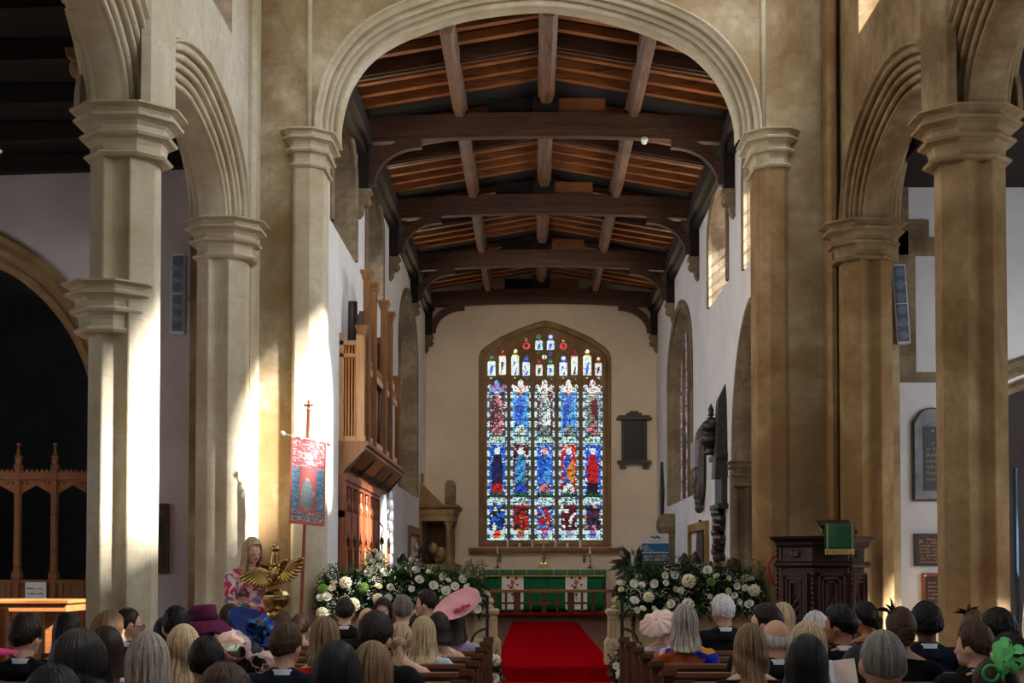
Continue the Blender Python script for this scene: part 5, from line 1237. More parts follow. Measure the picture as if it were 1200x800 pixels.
def clothes(kind):
    if kind in _cl: return _cl[kind]
    m = MB(); f = kind != 'suit'
    if kind == 'suit': torso(m, 0, .018); arms(m, 0, .014, False, .96); legs(m, 0, .012)
    elif kind == 'sleeved': torso(m, 1, .012); arms(m, 1, .012, False, .92); m.caps((0, .02, .53), (0, .44, .50), .19, .17); m.caps((0, .44, .48), (0, .45, .32), .15, .15)
    elif kind == 'short': torso(m, 1, .012); arms(m, 1, .014, False, .30); m.caps((0, .02, .53), (0, .44, .50), .19, .17); m.caps((0, .44, .48), (0, .45, .32), .15, .15)
    elif kind == 'bare': torso(m, 1, .011, True); m.caps((0, .02, .53), (0, .44, .50), .19, .17); m.caps((0, .44, .48), (0, .45, .32), .15, .15)
    if kind == 'bare':
        for s in (-1, 1):
            m.tube([(s*.085, .10, .93), (s*.085, .07, 1.0), (s*.088, .01, 1.052), (s*.085, -.06, 1.01), (s*.075, -.105, .92)], .013, 8)
    me = remesh(m, 'clothing', .012, 2)
    q = random.Random(len(_cl)+3)
    for v in me.vertices:                      # folds
        a = noise.noise(v.co*9)+.6*noise.noise(Vector((v.co.x*30, v.co.y*30, v.co.z*9)))
        v.co += v.normal*(.006*a if f else .004*a)
        if kind != 'suit' and v.co.z > 1.035: v.co.z = 1.035+(v.co.z-1.035)*.3
    _cl[kind] = me; return me
def hairc(name, c1, c2, rough=.45, c3=None):
    if name in _mc: return _mc[name]
    t = NT(name); a = t.new('ShaderNodeVertexColor'); a.layer_name = 'strand'
    n = t.noise(t.coord('Object', (60, 60, 5)), 3, 4, .6, .5)
    f = t.mix(.62, a.outputs['Color'], n); t.col(t.ramp(f, [(.30, c2), (.62, c1)] + ([(.8, c3)] if c3 else [])))
    t.bump(n, .3, .003); _mc[name] = t.set(max(rough, .5), spec=.22); return t.m
_hr = {}
def hair_mesh(style, seed=0, L=.3, vol=1.0):
    key = (style, seed, L, vol)
    if key in _hr: return _hr[key]
    c0 = HC-PIV; NU, NV = 120, 34
    q = Vector((seed*3.1, seed*1.7, seed))
    long_ = style in ('long', 'bob', 'wavy')
    def end(ph):      # polar angle at which the hair stops; ph 0 = face
        a = abs(math.degrees(ph))
        def ip(tab):
            for (x0, y0), (x1, y1) in zip(tab, tab[1:]):
                if a <= x1: return y0+(y1-y0)*(a-x0)/(x1-x0)
            return tab[-1][1]
        if style in ('short', 'curly', 'crop'): return R(ip([(0, 56), (40, 58), (62, 74), (72, 98), (84, 96), (96, 92), (112, 106), (180, 118)]))
        if style in ('updo', 'tail'): return R(ip([(0, 54), (45, 60), (70, 84), (90, 92), (110, 112), (180, 124)]))
        return R(ip([(0, 52), (40, 56), (58, 76), (68, 100), (180, 100)]))
    def start(ph): return R(76 - 8*math.cos(ph*1.0)) if style == 'bald' else 0
    def endb(ph):
        a = abs(math.degrees(ph)); return R(96+ (20 if a > 110 else 0)) if a > 60 else start(ph)+.02
    vs = []; st = []
    for j in range(NV+1):
        for i in range(NU):
            ph = -PI+2*PI*i/NU; d = Vector((math.sin(ph), math.cos(ph), 0))
            e = end(ph) if style != 'bald' else endb(ph); s0 = start(ph)
            t = j/NV
            drop = 0
            hangs = long_ and abs(ph) > R(64)
            if hangs:
                k = .45
                th = s0+(e-s0)*min(1, t/k); drop = max(0, (t-k)/(1-k))
            else: th = s0+(e-s0)*t
            sn = noise.noise(Vector((math.cos(ph)*9, math.sin(ph)*9, 2.5*drop))+q)
            sf = noise.noise(Vector((math.cos(ph)*46, math.sin(ph)*46, 1.6*drop+th*.8))+q)
            th_ = {'short': .016, 'crop': .007, 'curly': .034, 'bald': .003, 'updo': .016, 'tail': .014}.get(style, .018)*vol
            tops = .010*math.cos(th)**2 if style in ('short', 'long', 'wavy', 'bob', 'updo') else 0
            if style in ('short', 'crop', 'bald', 'updo', 'tail') and t > .75: th_ *= 1-.75*((t-.75)/.25)
            rr = th_+tops+(.0018 if long_ else .0012)*sf+.0025*sn
            if style == 'curly': rr += .010*noise.noise(Vector((math.cos(ph)*th*9, math.sin(ph)*th*9, th*9))+q)+.006*noise.noise(Vector((ph*20, th*20, 1)))
            if style == 'short' : rr += .005*noise.noise(Vector((ph*5, th*6, seed)))
            p = Vector(((.076+rr)*math.sin(th)*d.x, (.094+rr)*math.sin(th)*d.y, (.112+rr)*math.cos(th)))
            if hangs and drop > 0:
                back = max(0, -d.y)
                LL = L*(1+.10*sn+.07*sf)*(.80+.20*back)
                p.z -= LL*drop
                neckin = math.sin(min(1, drop*1.3)*PI)*.010
                fl = (.02*drop+.008*math.sin(drop*3))*1.0 - neckin
                if style == 'wavy': fl += .010*math.sin(drop*14+ph*3)
                p.x += d.x*fl; p.y += d.y*fl
                depth = max(0, -(p.z+c0.z)-.02)          # below the shoulder line
                p.y -= min(1, depth/.10)*(.075 if d.y < .35 else 0)*(1 if d.y < 0 else .8)
                if d.y > .1: p.y += .03*drop; 
                p += d*(.0035*sf+.0015*math.sin(ph*40))*drop
            vs.append(p+c0); st.append(min(1, max(0, .5+(.7 if long_ else .35)*sf+.5*sn)))
    # rim tucked back to the scalp
    for i in range(NU):
        p = vs[NV*NU+i]-c0; ph = -PI+2*PI*i/NU
        hangs = long_ and abs(ph) > R(64)
        qv = Vector((p.x*.80, p.y*.80, p.z+.0)) if not hangs else Vector((p.x*.55, p.y*.7+.0, p.z+.005))
        vs.append(qv+c0); st.append(.2)
    fs = [(j*NU+i, j*NU+(i+1) % NU, (j+1)*NU+(i+1) % NU, (j+1)*NU+i) for j in range(NV+1) for i in range(NU)]
    if style == 'bald': fs = [f for k, f in enumerate(fs) if abs(-PI+2*PI*((k % NU)+.5)/NU) > R(58)]
    me = bpy.data.meshes.new('hair'); me.from_pydata([tuple(v) for v in vs], [], fs); me.update()
    me.shade_smooth(); me.materials.append(None)
    ca = me.color_attributes.new('strand', 'FLOAT_COLOR', 'POINT')
    for i, s in enumerate(st): ca.data[i].color = (s, s, s, 1)
    _hr[key] = me; return me
def slot(o, i, mat):
    while len(o.data.materials) <= i: o.data.materials.append(None)
    o.material_slots[i].link = 'OBJECT'; o.material_slots[i].material = mat
def obj(name, me, mats, parent, loc=(0, 0, 0), rot=(0, 0, 0)):
    o = bpy.data.objects.new(name, me); C.objects.link(o); o.parent = parent; o.location = loc; o.rotation_euler = rot
    for i, m in enumerate(mats): slot(o, i, m)
    return o
SKINS = {'f': (226, 178, 152), 'p': (214, 160, 134), 't': (190, 134, 100), 'd': (92, 58, 42)}
def skin(k):
    n = 'skin_'+{'f': 'fair', 'p': 'pink', 't': 'tan', 'd': 'deep'}[k]
    if n in _mc: return _mc[n]
    t = NT(n); c = srgb(*SKINS[k]); n_ = t.noise(t.coord('Object'), 16, 4)
    t.col(t.ramp(n_, [(.3, tuple(x*.82 for x in c[:3])+(1,)), (.7, c)])); t.b.inputs['Subsurface Weight'].default_value = .12
    t.b.inputs['Subsurface Radius'].default_value = (.02, .008, .004); t.b.inputs['Subsurface Scale'].default_value = .3
    _mc[n] = t.set(.5, spec=.35); return t.m
EYE = plain('dark_eye', srgb(40, 30, 26), .2, bump=0)
def LIP(): return plain('rose_lips', srgb(178, 92, 88), .4, bump=0)
H = dict(
 black=lambda: hairc('black_hair', srgb(26, 21, 20), srgb(9, 8, 8)), dark=lambda: hairc('dark_brown_hair', srgb(46, 32, 25), srgb(15, 11, 10)),
 brown=lambda: hairc('brown_hair', srgb(84, 58, 38), srgb(32, 22, 16)), ltbrown=lambda: hairc('light_brown_hair', srgb(134, 100, 64), srgb(62, 43, 28)),
 blonde=lambda: hairc('blonde_hair', srgb(206, 178, 138), srgb(96, 72, 46), .4, srgb(232, 212, 182)), ash=lambda: hairc('ash_blonde_hair', srgb(178, 164, 150), srgb(62, 50, 42), .4, srgb(216, 208, 200)),
 grey=lambda: hairc('grey_hair', srgb(138, 130, 122), srgb(70, 62, 56), .5, srgb(176, 172, 170)), white=lambda: hairc('white_hair', srgb(226, 222, 220), srgb(150, 144, 142), .5),
 streak=lambda: hairc('streaked_brown_hair', srgb(150, 116, 80), srgb(36, 24, 18), .4), greybrown=lambda: hairc('grey_brown_hair', srgb(120, 108, 98), srgb(54, 44, 40)))
COL = dict(black=srgb(14, 14, 17), charcoal=srgb(26, 26, 31), navy=srgb(16, 22, 44), teal=srgb(14, 112, 116), white=srgb(226, 228, 232), red=srgb(214, 52, 26), mint=srgb(176, 200, 182), sage=srgb(158, 180, 158), lilac=srgb(188, 172, 208), green=srgb(24, 70, 40), cream=srgb(222, 214, 196), burg=srgb(110, 20, 60), ltblue=srgb(206, 218, 230), plum=srgb(60, 24, 48))
def fabric(k):
    if k == 'multi': return floral('orange_blue_print', srgb(176, 84, 44), [srgb(22, 40, 170), srgb(30, 110, 220), srgb(224, 150, 40), srgb(150, 70, 40), srgb(230, 180, 150), srgb(30, 50, 190)], 9)
    if k == 'pinkfloral': return floral('pink_floral_print', srgb(228, 196, 204), [srgb(206, 60, 90), srgb(230, 140, 150), srgb(90, 130, 110), srgb(196, 40, 60), srgb(236, 190, 200), srgb(120, 110, 150)], 22)
    if k == 'lilacfloral': return floral('lilac_floral_print', srgb(176, 150, 214), [srgb(120, 80, 200), srgb(230, 180, 210), srgb(90, 150, 110), srgb(220, 210, 240)], 24)
    if k == 'maroonfloral': return floral('maroon_floral_print', srgb(196, 156, 166), [srgb(96, 30, 56), srgb(140, 70, 90), srgb(220, 190, 196), srgb(70, 24, 44)], 30)
    if k == 'creamfloral': return floral('cream_leaf_print', srgb(206, 200, 176), [srgb(150, 170, 130), srgb(222, 210, 170), srgb(120, 140, 110)], 26)
    return cloth('fabric_'+k, COL[k], 220, .85, .3, .1)
placed = []
def attach(nm, mb, mats, piv, smooth=True, solid=0, local=True, fix=True):
    o = mb.build(nm, mats, piv, smooth=smooth, local=True, solid=solid, fix=fix)
    return o
def ribbon_loop(m, c, rx, rz_, w, tilt, mi=0, ph0=0):
    M = Matrix.Rotation(tilt, 4, 'Y'); n = 20
    m.grid(lambda u, v: Vector(c)+(M @ Vector((rx*(1+math.cos(2*PI*u+ph0))*(.85+.3*v), (v-.5)*w*(1+.3*math.sin(9*u)), rz_*math.sin(2*PI*u+ph0)*(.8+.4*v)+.006*math.sin(u*40+v*5)))), n, 6, mi)
def hat(kind, P, hm=None):
    """hats in head space: origin PIV; head top at z ~.245, centre HC-PIV"""
    c = HC-PIV
    if kind == 'saucer':
        M = Matrix.Translation(c+Vector((.03, -.072, .140))) @ Matrix.Rotation(R(-26), 4, 'Y') @ Matrix.Rotation(R(40), 4, 'X')
        PK = cloth('dusty_pink_sinamay', srgb(232, 164, 170), 260, .7, .15, .08); m = MB()
        def fn(u, v):
            a = 2*PI*u; r = .165*v; return M @ Vector((r*1.3*math.cos(a), r*math.sin(a), .024*math.cos(v*PI)*.6+.030*v**3+.012*math.sin(2*a+.6)*v))
        m.grid(fn, 48, 12, wrap=True); attach('hat_brim', m, PK, P, solid=.004)
        f = MB()
        for k in range(7): 
            p = M @ Vector((-.03+.02*k, -.09+.012*math.sin(k*2), .03)); f.ell(p, (.019, .019, .015), seg=8, rings=5)
        attach('silk_flowers', f, plain('cerise_silk', srgb(206, 70, 110), .6, bump=0), P)
        f = MB()
        for k in range(5): f.ell(M @ Vector((.03+.012*k, -.075-.012*math.sin(k*3), .03)), (.010, .010, .008), seg=8, rings=5)
        attach('cream_buds', f, plain('cream_silk', srgb(226, 214, 160), .6, bump=0), P)
    if kind == 'burgundy':
        PK = cloth('burgundy_sinamay', srgb(112, 34, 74), 200, .8, .3, .15); M = Matrix.Translation(c+Vector((0, 0, .03))) @ Matrix.Rotation(R(-4), 4, 'Y')
        m = MB(); m.lathe([(.098, .03), (.094, .12), (.088, .145), (.07, .152), (0, .154)], (0, 0, 0), 32); m.v = [M @ v for v in m.v]
        attach('hat_crown', m, PK, P, smooth=True)
        m = MB(); m.grid(lambda u, v: M @ Vector(((.095+.10*v)*math.cos(2*PI*u), (.105+.09*v)*math.sin(2*PI*u), .035-.10*v*v+.018*math.sin(4*2*PI*u)*v+.006*math.sin(2*PI*u*11)*v)), 60, 10, wrap=True)
        attach('hat_brim', m, PK, P, solid=.004)
        m = MB().lathe([(.099, .035), (.102, .05), (.100, .07), (.097, .08)], (0, 0, 0), 32); m.v = [M @ v for v in m.v]
        for k in range(6):
            a = 2.6+.12*k; ribbon_loop(m, M @ Vector((-.10, .03, .08)), .018, .014, .03, R(60*k))
        attach('hat_band', m, cloth('plum_ribbon', srgb(74, 16, 48), 200, .6, .2, .1), P, solid=.002)
    if kind == 'blush':
        PK = cloth('blush_straw', srgb(240, 206, 196), 200, .7, .3, .08); M = Matrix.Translation(c+Vector((-.03, -.04, .03))) @ Matrix.Rotation(R(46), 4, 'X') @ Matrix.Rotation(R(-22), 4, 'Y')
        m = MB(); m.grid(lambda u, v: M @ Vector(((.01+.155*v)*math.cos(2*PI*u), (.01+.14*v)*math.sin(2*PI*u)-.03, .085+.02*v-.07*v*v+.014*math.sin(2*PI*u*11+v*3)*v)), 84, 14, wrap=True)
        attach('hat_brim', m, PK, P, solid=.004)
    if kind == 'navyhat':
        PK = cloth('navy_satin', srgb(18, 44, 110), 120, .4, .3, .2); M = Matrix.Translation(c+Vector((-.03, -.05, .06))) @ Matrix.Rotation(R(34), 4, 'Y') @ Matrix.Rotation(R(40), 4, 'X')
        m = MB(); m.grid(lambda u, v: M @ Vector(((.20*v)*math.cos(2*PI*u)*1.15, (.17*v)*math.sin(2*PI*u), .05-.03*v+.014*math.sin(2*PI*u*2))), 48, 8, wrap=True); attach('hat_brim', m, PK, P, solid=.005)
        m = MB()
        for k in range(5): ribbon_loop(m, M @ Vector((.06, -.04, .06)), .055, .04, .07, R(-70+70*k))
        attach('satin_bow', m, cloth('blue_satin', srgb(26, 92, 168), 100, .35, .3, .2), P, solid=.003)
    if kind in ('tulle', 'greentulle'):
        cc = srgb(236, 206, 204) if kind == 'tulle' else srgb(110, 220, 120)
        nm = 'pale_pink_tulle' if kind == 'tulle' else 'lime_green_tulle'
        if nm not in _mc:
            t = NT(nm); t.b.inputs['Base Color'].default_value = cc; t.b.inputs['Roughness'].default_value = .6
            tr_ = t.new('ShaderNodeBsdfTransparent'); mm = t.new('ShaderNodeMixShader'); mm.inputs[0].default_value = .62
            t.link(tr_.outputs[0], mm.inputs[1]); t.link(t.b.outputs[0], mm.inputs[2]); t.link(mm.outputs[0], t.out.inputs['Surface']); _mc[nm] = t.m
        k = 1.0
        m = MB(); base = c+Vector((.0, -.05, .10))
        if kind == 'tulle':
            base += Vector((.02, -.05, -.03)); ribbon_loop(m, base, -.10, .085, .10, R(18)); ribbon_loop(m, base+Vector((.02, 0, -.03)), .12, .075, .11, R(26)); ribbon_loop(m, base+Vector((.01, -.02, -.02)), .08, .04, .08, R(28)); ribbon_loop(m, base+Vector((-.01, -.02, 0)), -.07, .05, .08, R(14))
            m.ell(base+Vector((0, -.03, -.01)), (.022, .02, .03))
        else:
            base += Vector((-.02, -.05, -.01)); ribbon_loop(m, base, .062, .036, .09, R(-35)); ribbon_loop(m, base+Vector((.01, -.01, -.02)), .045, .045, .08, R(10)); ribbon_loop(m, base+Vector((.0, .01, .02)), .05, .03, .07, R(-62)); ribbon_loop(m, base+Vector((0, -.02, 0)), .05, .02, .06, R(-20))
        attach('tulle_bow', m, _mc[nm], P, fix=False)
        if kind == 'greentulle':
            m = MB().tube([base+Vector((-.035+.03*math.cos(a*PI/8), -.02, -.01+.03*math.sin(a*PI/8))) for a in range(17)], .006, 8); attach('green_loop', m, plain('green_satin', srgb(70, 190, 90), .4, bump=0), P)
    if kind in ('feather', 'featherdark', 'whitefeather'):
        mt = plain('black_feather', srgb(16, 16, 22), .6, bump=0) if kind != 'whitefeather' else plain('white_feather', srgb(236, 236, 240), .6, bump=0)
        m = MB(); q = random.Random(len(placed)); base = c+Vector((-.05 if kind != 'whitefeather' else -.02, .0, .10))
        for k in range(9):
            d = Vector((q.uniform(-1, .9), q.uniform(-.4, .2), q.uniform(.3, 1))).normalized(); L = q.uniform(.07, .14) if kind != 'whitefeather' else q.uniform(.04, .08)
            leaf(m, base, d, L, .016, 0, .3); leaf(m, base+Vector((.004, 0, 0)), d+Vector((.1, .1, 0)), L*.8, .014, 0, .3)
        attach('feather_spray', m, mt, P, smooth=False, fix=False)
        m = MB().ell(base, (.028, .028, .012)); attach('fascinator_base', m, mt, P)
    if kind == 'pinkhat':
        PK = cloth('hot_pink_straw', srgb(236, 70, 140), 200, .7, .2, .08); m = MB()
        m.lathe([(.20, -.0), (.20, .012), (.10, .03), (.095, .12), (.05, .14), (0, .14)], c+Vector((0, 0, .04)), 32); attach('wide_hat', m, PK, P, smooth=False)
def person(px, py, Y, label, sex='m', yaw=0, pitch=0, hair=('short', 'dark'), wear=('suit', 'black'), sk='f', hatk=None, collar='white', glasses=False, L=.3, vol=1.0, top=.022, face=0, bun=False, zfloor=0, extra=None, group=None):
    v = W(px, py, Y); s = (v.z-zfloor)/(1.320+top*vol)
    f = 1 if sex == 'f' else 0
    root = thing('person', label, 'person', (v.x - .0, Y, zfloor), R(face)); root.scale = (1, 1, 1)
    if group: root['group'] = group
    sx_ = min(1.06, max(.90, s)); zoff = v.z-zfloor-(1.320+top*vol)*sx_
    root.scale = (sx_,)*3; root.location.z = zfloor + (zoff if abs(zoff) > .002 else 0)
    me, yw, pt = body(f, yaw, pitch)
    obj('body', me, [skin(sk), EYE, LIP() if f else skin(sk)], root)
    c_ = clothes(wear[0]); 
    gm = obj({'suit': 'suit', 'sleeved': 'dress', 'short': 'dress', 'bare': 'dress'}[wear[0]], c_, [fabric(wear[1])], root)
    P = bpy.data.objects.new('head_pivot', None)
    def onhead(o): 
        M = Matrix.Translation(PIV) @ Matrix.Rotation(yw, 4, 'Z') @ Matrix.Rotation(pt, 4, 'X')
        o.matrix_basis = M; return o
    if wear[0] == 'suit':
        cm = MB().lathe([(.074, 1.015), (.076, 1.045), (.071, 1.082), (.066, 1.086), (.063, 1.07)], (0, -.004, 0), 24, sy=1.06)
        cm.build('shirt_collar', fabric(collar) if collar in COL else fabric('white'), root, smooth=True, local=True)
        cm = MB().lathe([(.115, .985), (.095, 1.02), (.084, 1.052), (.079, 1.056), (.074, 1.03)], (0, -.006, 0), 24, sy=1.0)
        cm.build('jacket_collar', fabric(wear[1]), root, smooth=True, local=True)
    kids = []
    hm = H[hair[1]]() if hair else None
    if hair:
        o = obj('hair', hair_mesh(hair[0], (len(placed) % 5), L, vol), [hm], root); kids.append(o)
        c = HC-PIV
        if hair[0] == 'updo':
            m = MB(); q = random.Random(len(placed))
            for k in range(5):
                a = k*1.25; cc = c+Vector((.020*math.cos(a), -.108-.008*(k % 2), -.035+.022*math.sin(a)))
                m.ell(cc, (.030, .024, .026), M=Matrix.Rotation(a, 4, 'Y'), seg=14, rings=10)
                m.tube([cc+Vector((.028*math.cos(b), -.012, .026*math.sin(b))) for b in [x*.6 for x in range(11)]], .008, 6)
            o = m.build('hair_bun', hm, root, smooth=True, local=True); kids.append(o)
            ca = o.data.color_attributes.new('strand', 'FLOAT_COLOR', 'POINT')
            for i_, vv in enumerate(o.data.vertices): s__ = .5+.5*noise.noise(vv.co*60); ca.data[i_].color = (s__,)*3+(1,)
        if hair[0] == 'tail':
            m = MB(); pts = [c+Vector((.004*math.sin(k), -.105-.02*math.sin(k/9*PI)-.02*(k > 3), -.02-.032*k)) for k in range(10)]
            m.tube(pts, [.012, .022, .026, .028, .028, .027, .026, .022, .016, .006], 14)
            m.ell(c+Vector((0, -.10, -.01)), (.05, .035, .04))
            o = m.build('ponytail', hm, root, smooth=True, local=True); kids.append(o)
            ca = o.data.color_attributes.new('strand', 'FLOAT_COLOR', 'POINT')
            for i_, vv in enumerate(o.data.vertices): s__ = .5+.7*noise.noise(Vector((vv.co.x*90, vv.co.y*90, vv.co.z*8))); ca.data[i_].color = (max(0, min(1, s__)),)*3+(1,)
    if extra == 'gold_pins':
        m = MB(); c = HC-PIV
        for k in range(9): m.ell(c+Vector((.055-.004*k, -.085-.003*k, .045-.012*k)), (.007, .007, .006), seg=6, rings=4)
        kids.append(m.build('gold_hair_pins', GOLD, root, local=True))
    if extra == 'beard':
        m = MB().ell(HC-PIV+Vector((0, .055, -.085)), (.054, .050, .036), seg=14, rings=8); o = m.build('beard', hm, root, smooth=True, local=True); kids.append(o)
    if glasses:
        m = MB(); c = HC-PIV
        for s_ in (-1, 1):
            m.tube([c+Vector((s_*.034+.024*math.cos(a*PI/8), .106, -.016+.018*math.sin(a*PI/8))) for a in range(17)], .0022, 6)
            m.tube([c+Vector((s_*.058, .105, -.012)), c+Vector((s_*.080, .08, -.010)), c+Vector((s_*.086, .0, -.010))], .0028, 6)
        m.tube([c+Vector((-.012, .108, -.014)), c+Vector((.012, .108, -.014))], .0022, 6)
        kids.append(m.build('glasses', IRON, root, local=True))
    if hatk:
        n0 = set(bpy.data.objects.keys()); before = list(root.children)
        hat(hatk, root)
        for ch in root.children:
            if ch not in before: kids.append(ch)
    for o in kids: onhead(o)
    bpy.data.objects.remove(P)
    placed.append((v.x, Y, label, sx_, root)); return root
ROWS = [4.2+.75*k for k in range(11)]
